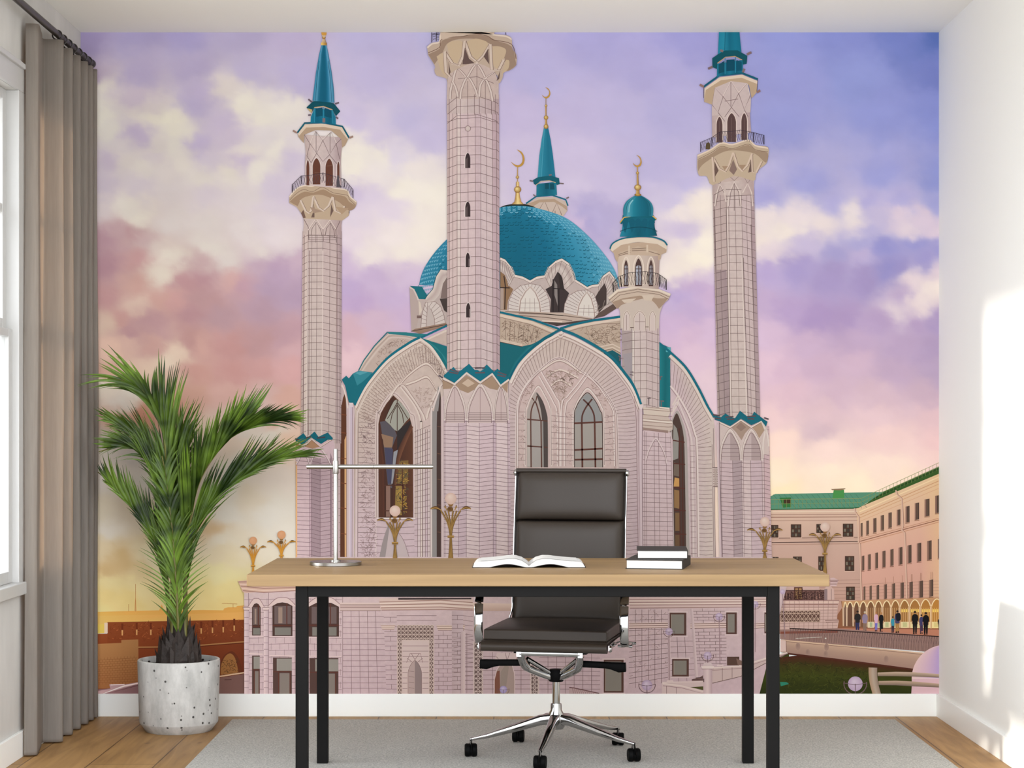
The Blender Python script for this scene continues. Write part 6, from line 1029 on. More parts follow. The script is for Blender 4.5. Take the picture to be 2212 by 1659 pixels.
# second portal, behind the chair
grid(Q_(0, 60, 215, 20, 215, 690, 0, 690), 14, 3, (158, 126, 130), .8); ink.strip(Q_(80, 20, 80, 690), Q_(125, 20, 125, 690), [(200, 172, 178), (222, 194, 196)]); lattice(Q_(218, 130, 315, 125, 315, 692, 218, 692), 1, 6, (118, 94, 94), (222, 196, 194), 1.3); lattice(Q_(835, 358, 925, 358, 922, 692, 835, 692), 1, 4, (118, 94, 94), (222, 196, 194), 1.3)
grid(Q_(320, 240, 835, 240, 835, 692, 320, 692), 9, 5, (160, 128, 132), .8); ink.poly(Q_(470, 250, 690, 250, 720, 340, 640, 380, 580, 335, 520, 380, 440, 340), (222, 194, 196)); ink.lines([Q_(580, 335, 560, 250), Q_(580, 335, 610, 250), Q_(520, 370, 465, 290), Q_(640, 370, 700, 290)], .9, (156, 122, 126)); qn = [Q_(x, y)[0] for x, y in ((445, 692), (446, 540), (470, 440), (520, 360), (580, 335), (630, 380), (655, 470), (660, 560), (658, 692))]; ink.line(qn, 3, (228, 200, 202)); ink.poly(qn, (176, 150, 146)); ink.poly(Q_(446, 692, 446, 540, 470, 450, 500, 440, 505, 692), (132, 84, 70)); ink.poly(Q_(505, 692, 510, 460, 560, 380, 600, 400, 560, 692), (160, 140, 134))
ball(Q_, 540, 648, 40, cage=True, col=(206, 188, 218), col2=(166, 146, 200)); ink.disc(*Q_(368, 352)[0], 6.5, (200, 180, 216), (170, 150, 196))
ink.strip(L_(1800, 470, 2130, 480), L_(1800, 530, 2130, 530), [(226, 194, 184), (200, 164, 154)])
# right plinth
grid(O_(260, 520, 540, 520, 540, 1040, 260, 1090), 15, 6, (158, 126, 132), .8); grid(Q_(930, 250, 1590, 260, 1590, 692, 930, 692), 9, 7, (158, 126, 132), .8); squig(O_(260, 520, 540, 520, 540, 1000, 260, 1000), 60, (170, 140, 142), 5, .8)
ink.poly(O_(255, 434, 1270, 434, 1270, 500, 700, 512, 255, 512), (218, 186, 184)); ink.lines([O_(260, 448, 1270, 445), O_(262, 468, 1270, 464), O_(265, 488, 1270, 482), O_(268, 510, 1270, 500)], 1.4, (154, 114, 114)); ink.lines([O_(260, 458, 1270, 455), O_(262, 478, 1270, 472)], 2, (234, 206, 198))
for x0, x1 in ((262, 552), (702, 975), (1160, 1245)): ink.poly(O_(x0, 616, x1, 612, x1 - 14, 650, x0, 656), (226, 194, 190)); ink.lines([O_(x0, 622, x1, 618), O_(x0, 638, x1 - 8, 632), O_(x0, 655, x1 - 14, 650)], 1.2, (154, 114, 114))
brick(O_(700, 512, 960, 510, 960, 616, 712, 616), 5, 3, (160, 128, 132), .8); brick(O_(715, 660, 960, 655, 960, 930, 735, 930), 12, 3, (160, 128, 134), .8); grid(O_(550, 705, 715, 705, 735, 1030, 560, 1040), 8, 3, (160, 128, 134), .8); ink.strip(O_(540, 515, 540, 1030), O_(558, 515, 558, 1030), [(190, 160, 168), (218, 190, 194)]); ink.strip(O_(700, 515, 715, 700, 735, 1020), O_(720, 515, 735, 700, 755, 1000), [(196, 168, 174), (224, 196, 200)])
for x0, x1, y0, y1 in ((80, 222, 880, 1116), (552, 672, 542, 706), (958, 1034, 540, 696), (570, 690, 874, 1000), (1232, 1252, 540, 690)):
    ink.line(O_(x0 - 10, y0 - 4, x1 + 10, y0 - 4), 3, (226, 198, 200)); ink.line(O_(x0 - 10, y1 + 5, x1 + 10, y1 + 5), 3, (222, 194, 198)); ink.poly(O_(x0, y0, x1, y0, x1, y1, x0, y1), (92, 62, 56)); d_ = 12; ink.poly(O_(x0 + d_, y0 + d_, x1 - d_ - 4, y0 + d_, x1 - d_ - 4, y1 - d_, x0 + d_, y1 - d_), (138, 128, 122)); ink.line(O_(x0 + d_, y0 + d_, x0 + d_, y1 - d_), 1, (170, 150, 142))
ink.poly(O_(964, 858, 1052, 858, 1052, 920, 964, 920), (92, 66, 58)); ink.poly(O_(1030, 870, 1075, 890, 1075, 920, 1040, 915), (130, 100, 92)); ink.poly(O_(710, 1020, 770, 1005, 800, 985, 800, 1030, 712, 1032), (124, 94, 92)); ink.lines([O_(715, 1022, 800, 1018), O_(740, 1010, 800, 1005)], 1.4, (84, 60, 60))
ink.poly(O_(498, 1046, 800, 1034, 820, 1070, 858, 1128, 498, 1128), (214, 186, 188)); ink.line(O_(500, 1050, 640, 1068, 855, 1126), 3, (230, 206, 204)); ink.line(O_(505, 1066, 640, 1082, 800, 1126), 1.0, (140, 106, 112)); ink.lines([O_(500, 1042, 800, 1036)], 2.4, (226, 200, 200)); ink.poly(O_(700, 1076, 800, 1070, 800, 1100), (84, 80, 44)); ink.lines([O_(530, 1066, 530, 1126), O_(600, 1080, 600, 1126)], .9, (150, 118, 124))
ink.poly(O_(858, 938, 1070, 924, 1240, 868, 1395, 826, 1395, 838, 1240, 905, 1060, 1000, 858, 1048), (206, 178, 178)); ink.line(O_(858, 938, 1070, 924, 1240, 870, 1395, 828), 2.6, (232, 208, 204)); ink.line(O_(858, 956, 1070, 940, 1240, 884, 1395, 836), .9, (150, 116, 120)); ink.line(O_(858, 1048, 1060, 1000, 1240, 905, 1395, 838), 1.2, (110, 84, 80)); ink.lines([O_(930, 940, 930, 1030), O_(1000, 935, 1000, 1010)], .9, (150, 118, 122))
ink.strip(O_(792, 945, 794, 1125), O_(856, 945, 856, 1125), [(204, 174, 180), (226, 198, 202), (190, 160, 168)]); ink.poly(O_(778, 926, 872, 926, 862, 948, 788, 948), (232, 208, 208)); ink.line(O_(782, 946, 868, 946), 1.2, (140, 106, 112)); ink.poly(O_(800, 900, 850, 900, 862, 926, 790, 926), (216, 190, 194)); ink.poly(O_(794, 1015, 800, 1015, 800, 1040, 794, 1040), (84, 62, 66))
ball(O_, 548, 678, 26, (552, 1034)); ball(O_, 907, 570, 26, (914, 918)); ball(O_, 825, 850, 28, (826, 902)); ball(O_, 390, 1062, 38, (390, 1126)); ball(O_, 1166, 482, 24, (1166, 824)); ball(O_, 1362, 392, 18, (1380, 720), cage=False)
ink.poly(O_(535, 1026, 575, 1026, 580, 1038, 530, 1038), (226, 198, 200)); ink.poly(O_(895, 914, 935, 914, 940, 926, 890, 926), (226, 198, 200)); ink.poly(Q_(1255, 625, 1290, 625, 1580, 692, 1250, 692), (196, 164, 168)); ink.line(Q_(1255, 625, 1300, 630, 1580, 690), 2.2, (118, 82, 86)); ink.lines([Q_(1290 + 22 * k, 636 + 5 * k, 1300 + 22 * k, 690) for k in range(11)], .8, (120, 84, 90))

# ------------------------------------------------------------------ golden flower lamps
def flower(cx, cy, r, s, yb, wy, col=(126, 92, 50), hi=(178, 136, 78), gl=(232, 204, 196), gl2=(216, 178, 168)):
    """globe at (cx, cy); leaves and a tied stem bundle down to yb (waist at wy)."""
    top = cy + r * 1.5
    for dx, lift in ((-1.0, .1), (-.62, 0), (-.25, -.1), (.25, -.1), (.62, 0), (1.0, .1)):
        p = sm([(cx + dx * s * .12, yb), (cx + dx * s * .03, wy), (cx + dx * s * .22, wy - (wy - top) * .5), (cx + dx * s * .62, top + r * .55)]); ink.line(p, r * .26, col); ink.line([(x - .5, y) for x, y in p], r * .08, hi)
    for dx, ang in ((-1, 1), (-.45, .4), (.45, .4), (1, 1)):
        bx, by = cx + dx * s * .58, top + r * .5; tx, ty = cx + dx * s * (1.28 if abs(dx) == 1 else .9), top + r * (.15 if abs(dx) == 1 else -.05)
        mx_, my_ = (bx + tx) / 2, min(by, ty) - r * .38
        ink.poly(sm([(bx, by), (mx_, my_), (tx, ty), (mx_, my_ + r * .52), (bx, by)], 4), (104, 70, 40)); ink.line(sm([(bx, by), (mx_, my_ + r * .3), (tx, ty + r * .1)], 4), r * .16, hi)
    ink.disc(cx - r * .1, top + r * .3, r * .52, (96, 62, 38), (128, 92, 50), ry=r * .42)
    ink.poly([(cx - r * .55, cy + r * .75), (cx + r * .55, cy + r * .75), (cx + r * .25, cy + r * 1.35), (cx - r * .25, cy + r * 1.35)], (150, 106, 62))
    ink.line([(cx - r * .55, wy), (cx + r * .55, wy)], r * .42, hi); ink.line([(cx - r * .5, wy + r * .1), (cx + r * .5, wy + r * .1)], r * .12, (110, 78, 40))
    ink.disc(cx, cy, r, gl, gl2, sh=(-.2, -.4))
flower(853.6, 1103.5, 11.8, 30, 1208, 1173); flower(973.8, 1077, 12.6, 34, 1208, 1159); flower(1651.5, 1127, 10.4, 30, 1207, 1189.5); flower(1781.3, 1138, 10.3, 27, 1240, 1196)
og = dict(col=(192, 124, 40), hi=(222, 156, 62), gl=(226, 166, 130), gl2=(214, 150, 108)); flower(547.5, 1167.5, 8.4, 22, 1240, 1222, **og); flower(608.6, 1155, 9.0, 24, 1208, 1200, **og)

# ------------------------------------------------------------------ print to mesh
me = bpy.data.meshes.new('wall_mural')
me.from_pydata(ink.v, [], ink.f)
at_ = me.color_attributes.new('ink', 'FLOAT_COLOR', 'POINT')
at_.data.foreach_set('color', np.array(ink.c, dtype=np.float32).ravel())
M_mur = bpy.data.materials.new('printed_wallpaper'); M_mur.use_nodes = True
nt = M_mur.node_tree; b_ = nt.nodes['Principled BSDF']; N, L2 = nt.nodes.new, nt.links.new
vc = N('ShaderNodeVertexColor'); vc.layer_name = 'ink'
tc = N('ShaderNodeTexCoord'); n1 = N('ShaderNodeTexNoise'); n1.inputs['Scale'].default_value = 55; n1.inputs['Detail'].default_value = 5
mr = N('ShaderNodeMapRange'); mr.inputs['From Min'].default_value = .25; mr.inputs['From Max'].default_value = .75; mr.inputs['To Min'].default_value = .86; mr.inputs['To Max'].default_value = 1.1
mm = N('ShaderNodeMix'); mm.data_type = 'RGBA'; mm.blend_type = 'MULTIPLY'
L2(tc.outputs['Object'], n1.inputs['Vector']); L2(n1.outputs['Fac'], mr.inputs['Value']); L2(vc.outputs['Alpha'], mm.inputs['Factor']); L2(vc.outputs['Color'], mm.inputs['A']); L2(mr.outputs[0], mm.inputs['B']); L2(mm.outputs['Result'], b_.inputs['Base Color'])
b_.inputs['Roughness'].default_value = .75; b_.inputs['Specular IOR Level'].default_value = .12
me.materials.append(M_mur)
mural = bpy.data.objects.new('wall_mural', me); COL.objects.link(mural)
tag(mural, 'printed wallpaper mural of a white stone mosque with turquoise domes under a sunset sky', 'mural')
# ================================================================== furniture
M_black = mat('black_powder_coat', rgb(17, 16, 15), 0.6, spec=0.08, bump=(900, 0.05))
M_chrome = mat('polished_chrome', (.42, .415, .41, 1), 0.06, metal=1.0)
M_steel = mat('brushed_nickel', (.33, .32, .30, 1), 0.26, metal=1.0)
M_leather = mat('dark_brown_leather', rgb(50, 43, 37), 0.45, spec=0.26, bump=(420, 0.04))
M_blackp = mat('black_plastic', rgb(6, 6, 6), 0.6, spec=0.07)
M_paper = mat('white_paper', rgb(192, 191, 188), 0.8, spec=0.2)
M_cover = mat('charcoal_book_cloth', rgb(44, 41, 38), 0.6, spec=0.15)

def wood_top():
    m = bpy.data.materials.new('light_oak'); m.use_nodes = True
    nt = m.node_tree; b = nt.nodes['Principled BSDF']; N, L = nt.nodes.new, nt.links.new
    tc = N('ShaderNodeTexCoord'); mp = N('ShaderNodeMapping'); mp.inputs['Scale'].default_value = (.55, 11, 16)
    nz = N('ShaderNodeTexNoise'); nz.inputs['Scale'].default_value = 2.0; nz.inputs['Detail'].default_value = 8; nz.inputs['Distortion'].default_value = .6
    cr = N('ShaderNodeValToRGB')
    cr.color_ramp.elements[0].position = .3; cr.color_ramp.elements[0].color = rgb(118, 93, 59)
    cr.color_ramp.elements[1].position = .68; cr.color_ramp.elements[1].color = rgb(138, 112, 75)
    L(tc.outputs['Object'], mp.inputs[0]); L(mp.outputs[0], nz.inputs['Vector']); L(nz.outputs['Fac'], cr.inputs[0]); L(cr.outputs[0], b.inputs['Base Color'])
    b.inputs['Roughness'].default_value = .5; b.inputs['Specular IOR Level'].default_value = .35
    return m

# ---- desk
DX0, DX1, DY0, DY1 = -.8805, 1.033, -1.934, -1.113
dcx = (DX0 + DX1) / 2; dcy = (DY0 + DY1) / 2
desk = empty('desk', (dcx, dcy, 0))
tag(desk, 'long light oak desk on a black square-tube steel frame', 'desk')
obj('desktop', boxbm(DX0 - dcx, DX1 - dcx, DY0 - dcy, DY1 - dcy, .711, .750), wood_top(), desk, bevel=.0025)
fx0, fx1 = -.722 - dcx, .872 - dcx
fy0, fy1 = -1.917 - dcy, -1.187 - dcy
t = .040
for x in (fx0, fx1 - t):
    for y in (fy0, fy1 - t):
        o = obj('leg', boxbm(x, x + t, y, y + t, .008, .711), M_black, desk, bevel=.002)
for y in (fy0, fy1 - t):
    obj('apron_rail', boxbm(fx0 + t, fx1 - t, y + .001, y + t - .001, .675, .711), M_black, desk, bevel=.002)
for x in (fx0, fx1 - t):
    obj('side_rail', boxbm(x + .001, x + t - .001, fy0 + t, fy1 - t, .675, .711), M_black, desk, bevel=.002)

# ---- rug
M_rug = mat('grey_woven_wool', rgb(180, 178, 171), 0.95, spec=0.1, noise=(150, .34, (1, 1, 1)), bump=(260, .6))
rug = obj('rug', boxbm(-1.19, 1.60, -3.6, -.139, 0, .008), M_rug, bevel=.003)
tag(rug, 'flat woven grey rug on the oak floor beneath the desk and chair', 'rug')

# ---- desk lamp
LX, LY = -.630, -1.477
lamp = empty('desk_lamp', (LX, LY, .750))
tag(lamp, 'brushed nickel desk lamp with a round base, thin pole and horizontal bar', 'desk lamp')
bm = bmesh.new(); lathe(bm, [(.0885, 0), (.091, .0015), (.091, .0115), (.0895, .013), (.02, .0133)], 72); obj('base', bm, M_steel, lamp, smooth=True)
bm = bmesh.new(); lathe(bm, [(.0175, .0133), (.0175, .0175), (.0165, .0185), (.0085, .019)], 40); obj('pole_collar', bm, M_steel, lamp, smooth=True)
bm = bmesh.new(); lathe(bm, [(.0079, .0135), (.0079, .4075), (.0072, .4085)], 32); obj('pole', bm, M_steel, lamp, smooth=True)
bm = bmesh.new(); lathe(bm, [(.0098, .3205), (.0103, .3215), (.0103, .3655), (.0098, .3665)], 32); obj('slide_sleeve', bm, M_steel, lamp, smooth=True)
bm = bmesh.new()
def xbar(bm, x0, x1, r):
    tube(bm, [(x0, .0175, .345), (x0 + .0006, .0175, .345), (x1 - .0006, .0175, .345), (x1, .0175, .345)], [r * .93, r, r, r * .93], 28)
xbar(bm, -.104, .1325, .0078)
arm = obj('light_bar', bm, M_steel, lamp, smooth=True)
bm = bmesh.new(); xbar(bm, .1330, .3395, .0078); obj('light_head', bm, M_steel, arm, smooth=True)
bm = bmesh.new(); xbar(bm, .3395, .3425, .0066); obj('end_cap', bm, M_steel, arm, smooth=True)

# ---- open book
bk = empty('open_book', (.049, -1.52, .750))
tag(bk, 'open white-paged book lying on the desk in front of the chair', 'book')
HW, BD = .193, .20
def page_top(u):   # u 0 at the spine .. 1 at the fore edge
    keys = [(0, .006), (.06, .0155), (.14, .0245), (.25, .0300), (.36, .0298), (.5, .0265), (.65, .0235), (.8, .0215), (.9, .0205), (.955, .016), (1, .003)]
    for (a, za), (b, zb) in zip(keys, keys[1:]):
        if u <= b:
            s = (u - a) / (b - a); s = s * s * (3 - 2 * s) * .5 + s * .5
            return za + (zb - za) * s
    return .003
def page_bot(u):
    return .0022 + .0105 * max(0.0, math.sin(math.pi * min(1, max(0, (u - .06) / .64)))) ** 1.2
def block(sgn, zoff, u1, y0, y1, thick=None):
    bm = bmesh.new(); n = 40; rows = []
    for i in range(n + 1):
        u = u1 * i / n
        zt = page_top(u) + zoff
        zb = page_bot(u) if thick is None else zt - thick
        zt = max(zt, zb + .0006)
        rows.append([bm.verts.new((sgn * u * HW, y, z)) for y, z in ((y0, zb), (y0, zt), (y1, zt), (y1, zb))])
    for a, b in zip(rows, rows[1:]):
        for k in range(4):
            bm.faces.new((a[k], a[(k + 1) % 4], b[(k + 1) % 4], b[k]))
    bm.faces.new(rows[0]); bm.faces.new(rows[-1])
    return bm
for s in (-1, 1):
    obj('page_block', block(s, 0, 1, -BD / 2, BD / 2), M_paper, bk, smooth=True)
    lf = obj('loose_leaf', block(s, .0016, .87, -BD / 2 + .03, BD / 2 - .002, .0005), M_paper, bk, smooth=True)
bm = bmesh.new()
for s in (-1, 1):
    rows = []
    for i in range(25):
        u = i / 24 * 1.015
        z = max(.0002, page_bot(min(u, 1)) - .0014)
        rows.append([bm.verts.new((s * u * HW, y, zz)) for y, zz in ((-BD / 2 - .003, z), (-BD / 2 - .003, z + .0012), (BD / 2 + .003, z + .0012), (BD / 2 + .003, z))])
    for a, b in zip(rows, rows[1:]):
        for k in range(4): bm.faces.new((a[k], a[(k + 1) % 4], b[(k + 1) % 4], b[k]))
    bm.faces.new(rows[0]); bm.faces.new(rows[-1])
obj('book_cover', bm, M_cover, bk, smooth=True)['label'] = 'dark cover under the white pages'

# ---- stacked closed books
def closed_book(loc, rz, wd, dp, ht, label):
    r = empty('book', loc, rz)
    tag(r, label, 'book', 'closed books stacked on the desk')
    c = .0028
    bm = bmesh.new()
    box(bm, 0, wd, 0, dp, 0, c); box(bm, 0, wd, 0, dp, ht - c, ht); box(bm, wd - c, wd, 0, dp, c, ht - c)
    obj('book_cover', bm, M_cover, r, bevel=.0006)
    obj('page_block', boxbm(.004, wd - c, .003, dp - .003, c, ht - c), M_paper, r)['label'] = 'white page edges'
closed_book((.3785, -1.672, .750), math.radians(-11), .196, .262, .0325, 'thicker dark-covered book, the lower of the two stacked on the desk')
closed_book((.419, -1.645, .7826), math.radians(-3.5), .1745, .24, .030, 'thinner dark-covered book, the upper of the two stacked on the desk')

# ---- office chair (local frame: faces -y, origin on the rug below the column)
CH = empty('office_chair', (.155, -1.031, .008), math.radians(-11.5))
tag(CH, 'dark brown leather high-back office chair with polished chrome arms and five-star base', 'office chair')
G = .008
def pad(bm, x0, x1, profile_fn, v0, v1, th, nx=18, nv=12, puff=.014):
    """Soft quilted pad: profile_fn(v)->(point yz, normal yz); puffs outwards in the middle."""
    grid = []
    for side in (1, -1):
        g = []
        for j in range(nv + 1):
            v = v0 + (v1 - v0) * j / nv
            (py, pz), (ny, nz) = profile_fn(v)
            row = []
            for i in range(nx + 1):
                u = i / nx
                a = max(0, 1 - abs(2 * u - 1) ** 5) ** .5; b = max(0, 1 - abs(2 * j / nv - 1) ** 4) ** .5
                h = (th / 2 + puff) * a * b if side == 1 else (th / 2) * a * b * .6
                row.append(bm.verts.new((x0 + (x1 - x0) * u, py + ny * h * side, pz + nz * h * side)))
            g.append(row)
        grid.append(g)
    for g, fl in zip(grid, (0, 1)):
        for j in range(nv):
            for i in range(nx):
                q = (g[j][i], g[j][i + 1], g[j + 1][i + 1], g[j + 1][i])
                bm.faces.new(q[::-1] if fl else q)
    bmesh.ops.remove_doubles(bm, verts=bm.verts[:], dist=1e-5)
# back line: from the seat crook up to the top, gently curved
BK = catmull([(0, .215, .470), (0, .250, .560), (0, .268, .68), (0, .285, .82), (0, .325, 1.065)], 12)
BL = [0]
for a, b in zip(BK, BK[1:]): BL.append(BL[-1] + (b - a).length)
def backline(v):
    s = v * BL[-1]
    for i in range(len(BK) - 1):
        if s <= BL[i + 1] or i == len(BK) - 2:
            f = (s - BL[i]) / (BL[i + 1] - BL[i]); p = BK[i].lerp(BK[i + 1], f); d = (BK[i + 1] - BK[i]).normalized(); break
    return (p.y, p.z - G), (-d.z, d.y)
hw = .2135
bm = bmesh.new()                                    # leather sling behind the pads
n = 30; rows = []
for j in range(n + 1):
    (py, pz), (ny, nz) = backline(j / n)
    rows.append([bm.verts.new((sx * (hw + .004), py + ny * o_, pz + nz * o_)) for sx, o_ in ((-1, -.017), (1, -.017), (1, -.008), (-1, -.008))])
for a, b in zip(rows, rows[1:]):
    for k in range(4): bm.faces.new((a[k], a[(k + 1) % 4], b[(k + 1) % 4], b[k]))
bm.faces.new(rows[0]); bm.faces.new(rows[-1])
tube(bm, [(-hw - .004, backline(1)[0][0] + .003, backline(1)[0][1]), (hw + .004, backline(1)[0][0] + .003, backline(1)[0][1])], .009, 16)
back = obj('backrest', bm, M_leather, CH, smooth=True)
for v0, v1, pf in ((.018, .341, .012), (.337, .679, .020), (.675, .994, .020)):
    bm = bmesh.new(); pad(bm, -hw, hw, backline, v0, v1, .03, 26, 18, pf)
    obj('back_cushion', bm, M_leather, back, smooth='all')
# seat
def seatline(v):
    p = (.225 - .46 * v, .478 - .006 * math.sin(math.pi * v) - G)
    return p, (0, 1)
sw = .232
bm = bmesh.new()
SL = catmull([(0, .235, .452), (0, .0, .450), (0, -.215, .452), (0, -.246, .446)], 8)
rows = []
for p in SL:
    rows.append([bm.verts.new((sx * sw, p.y, p.z - G + dz)) for sx, dz in ((-1, -.008), (1, -.008), (1, .008), (-1, .008))])
for a, b in zip(rows, rows[1:]):
    for k in range(4): bm.faces.new((a[k], a[(k + 1) % 4], b[(k + 1) % 4], b[k]))
bm.faces.new(rows[0]); bm.faces.new(rows[-1])
tube(bm, [(-sw, -.248, .4375 - G), (sw, -.248, .4375 - G)], .0185, 24)   # rolled front edge
seat = obj('seat', bm, M_leather, CH, smooth=True)
bm = bmesh.new(); box(bm, -sw + .004, sw - .004, -.232, .225, .458 - G, .497 - G)
bmesh.ops.subdivide_edges(bm, edges=bm.edges[:], cuts=6, use_grid_fill=True)
for v in bm.verts:
    if v.co.z > .47 - G:
        a = 1 - abs(v.co.x / sw) ** 4; b = 1 - abs((v.co.y + .003) / .235) ** 4
        v.co.z += .009 * max(0, a) * max(0, b)
o = obj('seat_cushion', bm, M_leather, seat, smooth=True, bevel=.010)
# chrome side rails: run along the seat and up the back
for s in (-1, 1):
    path = [(s * (sw + .008), -.262, .440 - G), (s * (sw + .008), -.10, .444 - G), (s * (sw + .008), .12, .446 - G), (s * (sw + .006), .205, .456 - G)]
    for j in range(1, 13):
        (py, pz), (ny, nz) = backline(j / 12)
        path.append((s * (hw + .0065), py + .012, pz + .004))
    bm = bmesh.new(); P = catmull(path, 4)
    tube(bm, P, 0, 12, flat=(.010, .0022), up=Vector((1, 0, 0)))
    rail = obj('side_rail', bm, M_chrome, CH, smooth=True)
    for yy, zz in ((-.248, .4375 - G), (backline(.985)[0][0] + .006, backline(.985)[0][1])):
        bm = bmesh.new()
        x = s * (sw + .013) if zz < .6 else s * (hw + .0105)
        tube(bm, [(x - s * .006, yy, zz), (x, yy, zz), (x + s * .004, yy, zz), (x + s * .0045, yy, zz)], [.0135, .0135, .010, .004], 20)
        obj('rail_boss', bm, M_chrome, rail, smooth=True)
# armrests: flat chrome loops from the seat rail forward, up and back to the back rail
for s in (-1, 1):
    x = s * .274 - .004
    pth = catmull([(x, .075, .420 - G), (x, -.02, .424 - G), (x, -.075, .44 - G), (x, -.092, .50 - G), (x, -.082, .575 - G), (x, -.055, .632 - G), (x, -.005, .658 - G), (x, .10, .664 - G), (x, .20, .655 - G), (x, .262, .632 - G)], 8)
    bm = bmesh.new(); nn = len(pth)
    tube(bm, pth, 0, 14, flat=[(.0165 if .18 < i / nn else .012, .0065) for i in range(nn)], up=Vector((0, .3, 1)))
    # the sweep's own u axis is x here: width across, thin along the bend
    arm = obj('armrest', bm, M_chrome, CH, smooth=True)
    for yb in (-.03, .07):
        bm = bmesh.new(); tube(bm, [(s * .238, yb, .424 - G), (s * .292, yb, .424 - G)], .0055, 12)
        obj('arm_bolt', bm, M_chrome, arm, smooth=True)
# under-seat mechanism
bm = bmesh.new()
tube(bm, [(-.115, -.115, .4205 - G), (.115, -.115, .4205 - G)], 0, 12, flat=(.012, .012))
tube(bm, [(-.105, -.13, .402 - G), (.105, -.13, .402 - G)], 0, 14, flat=(.010, .011))
for s in (-1, 1):
    tube(bm, catmull([(s * .106, -.128, .404 - G), (s * .110, -.118, .385 - G), (s * .100, -.095, .350 - G), (s * .085, -.075, .335 - G), (s * .045, -.035, .312 - G), (s * .012, -.006, .297 - G)], 6), 0, 14, flat=(.013, .0125))
    tube(bm, [(s * .095, -.085, .375 - G), (s * .022, -.02, .318 - G)], .009, 14)
    box(bm, s * .115 - .009, s * .115 + .009, -.14, -.10, .388 - G, .424 - G)
obj('tilt_bracket', bm, M_chrome, CH, smooth=True)
bm = bmesh.new(); lathe(bm, [(.026, .283 - G), (.031, .290 - G), (.031, .318 - G), (.027, .328 - G), (.0, .329 - G)], 32); obj('tilt_housing', bm, M_blackp, CH, smooth=True)
bm = bmesh.new()
box(bm, -.235, .235, -.02, .16, .436 - G, .442 - G)
for s in (-1, 1):
    box(bm, s * .13 - .006, s * .13 + .006, -.13, .12, .40 - G, .437 - G)
obj('seat_pan', bm, M_blackp, CH)
for s in (-1, 1):
    bm = bmesh.new()
    prof = [(s * .088, .360, .014), (s * .200, .357, .014), (s * .222, .355, .016), (s * .250, .350, .022), (s * .274, .351, .020)]
    tube(bm, [(x, -.075, z - G) for x, z, r in prof], 0, 14, flat=[(.013, r * .85) for x, z, r in prof])
    obj('lever', bm, M_blackp, CH, smooth=True)
bm = bmesh.new(); lathe(bm, [(.0145, .150 - G), (.0145, .300 - G)], 32); obj('gas_column', bm, M_chrome, CH, smooth=True)
bm = bmesh.new(); lathe(bm, [(.026, .105 - G), (.033, .115 - G), (.034, .140 - G), (.032, .158 - G), (.021, .176 - G), (.0205, .196 - G), (.0195, .200 - G), (.015, .200 - G)], 40)
hub = obj('hub', bm, M_chrome, CH, smooth=True)
star_r = .322
for k, ang in enumerate((188.5, 258.5, 331, 41, 116)):
    a = math.radians(ang + 11.5)
    d = Vector((math.cos(a), math.sin(a), 0))
    bm = bmesh.new()
    P = [d * .020 + Vector((0, 0, .142 - G)), d * .06 + Vector((0, 0, .139 - G)), d * .16 + Vector((0, 0, .111 - G)), d * .26 + Vector((0, 0, .085 - G)), d * (star_r + .004) + Vector((0, 0, .073 - G))]
    tube(bm, P, 0, 16, flat=[(.019, .020), (.0165, .0185), (.0135, .014), (.0105, .009), (.008, .005)])
    leg = obj('base_spoke', bm, M_chrome, CH, smooth=True)
    # caster
    c = d * star_r
    bm = bmesh.new(); lathe(bm, [(.0055, .046 - G), (.0055, .075 - G)], 14, (c.x, c.y))
    obj('caster_stem', bm, M_chrome, leg, smooth=True)
    bm = bmesh.new()
    yaw = random.Random(k).uniform(-.2, .15) - math.radians(-11.5)
    ax = Vector((math.cos(yaw), math.sin(yaw), 0))
    cc = Vector((c.x, c.y, .0335 - G))
    r = .0245
    for s in (-1, 1):
        tube(bm, [cc + ax * s * .0045, cc + ax * s * .006, cc + ax * s * .018, cc + ax * s * .0225], [r * .94, r, r, r * .86], 28)
    tube(bm, [cc - ax * .008, cc + ax * .008], r * .9, 20)
    fz = Vector((-ax.y, ax.x, 0))
    hood = [cc + fz * (math.cos(tt) * .0262) + Vector((0, 0, math.sin(tt) * .0262)) for tt in [math.radians(q) for q in range(-5, 190, 15)]]
    tube(bm, hood, 0, 8, flat=(.0205, .0012), up=ax)
    obj('caster', bm, M_blackp, leg, smooth=True)
# ================================================================== plant, curtain
def at(px, py, Z):
    return Vector(((px - 1112) * Z / F, Z + CAMY, CAMZ - (py - 928) * Z / F))

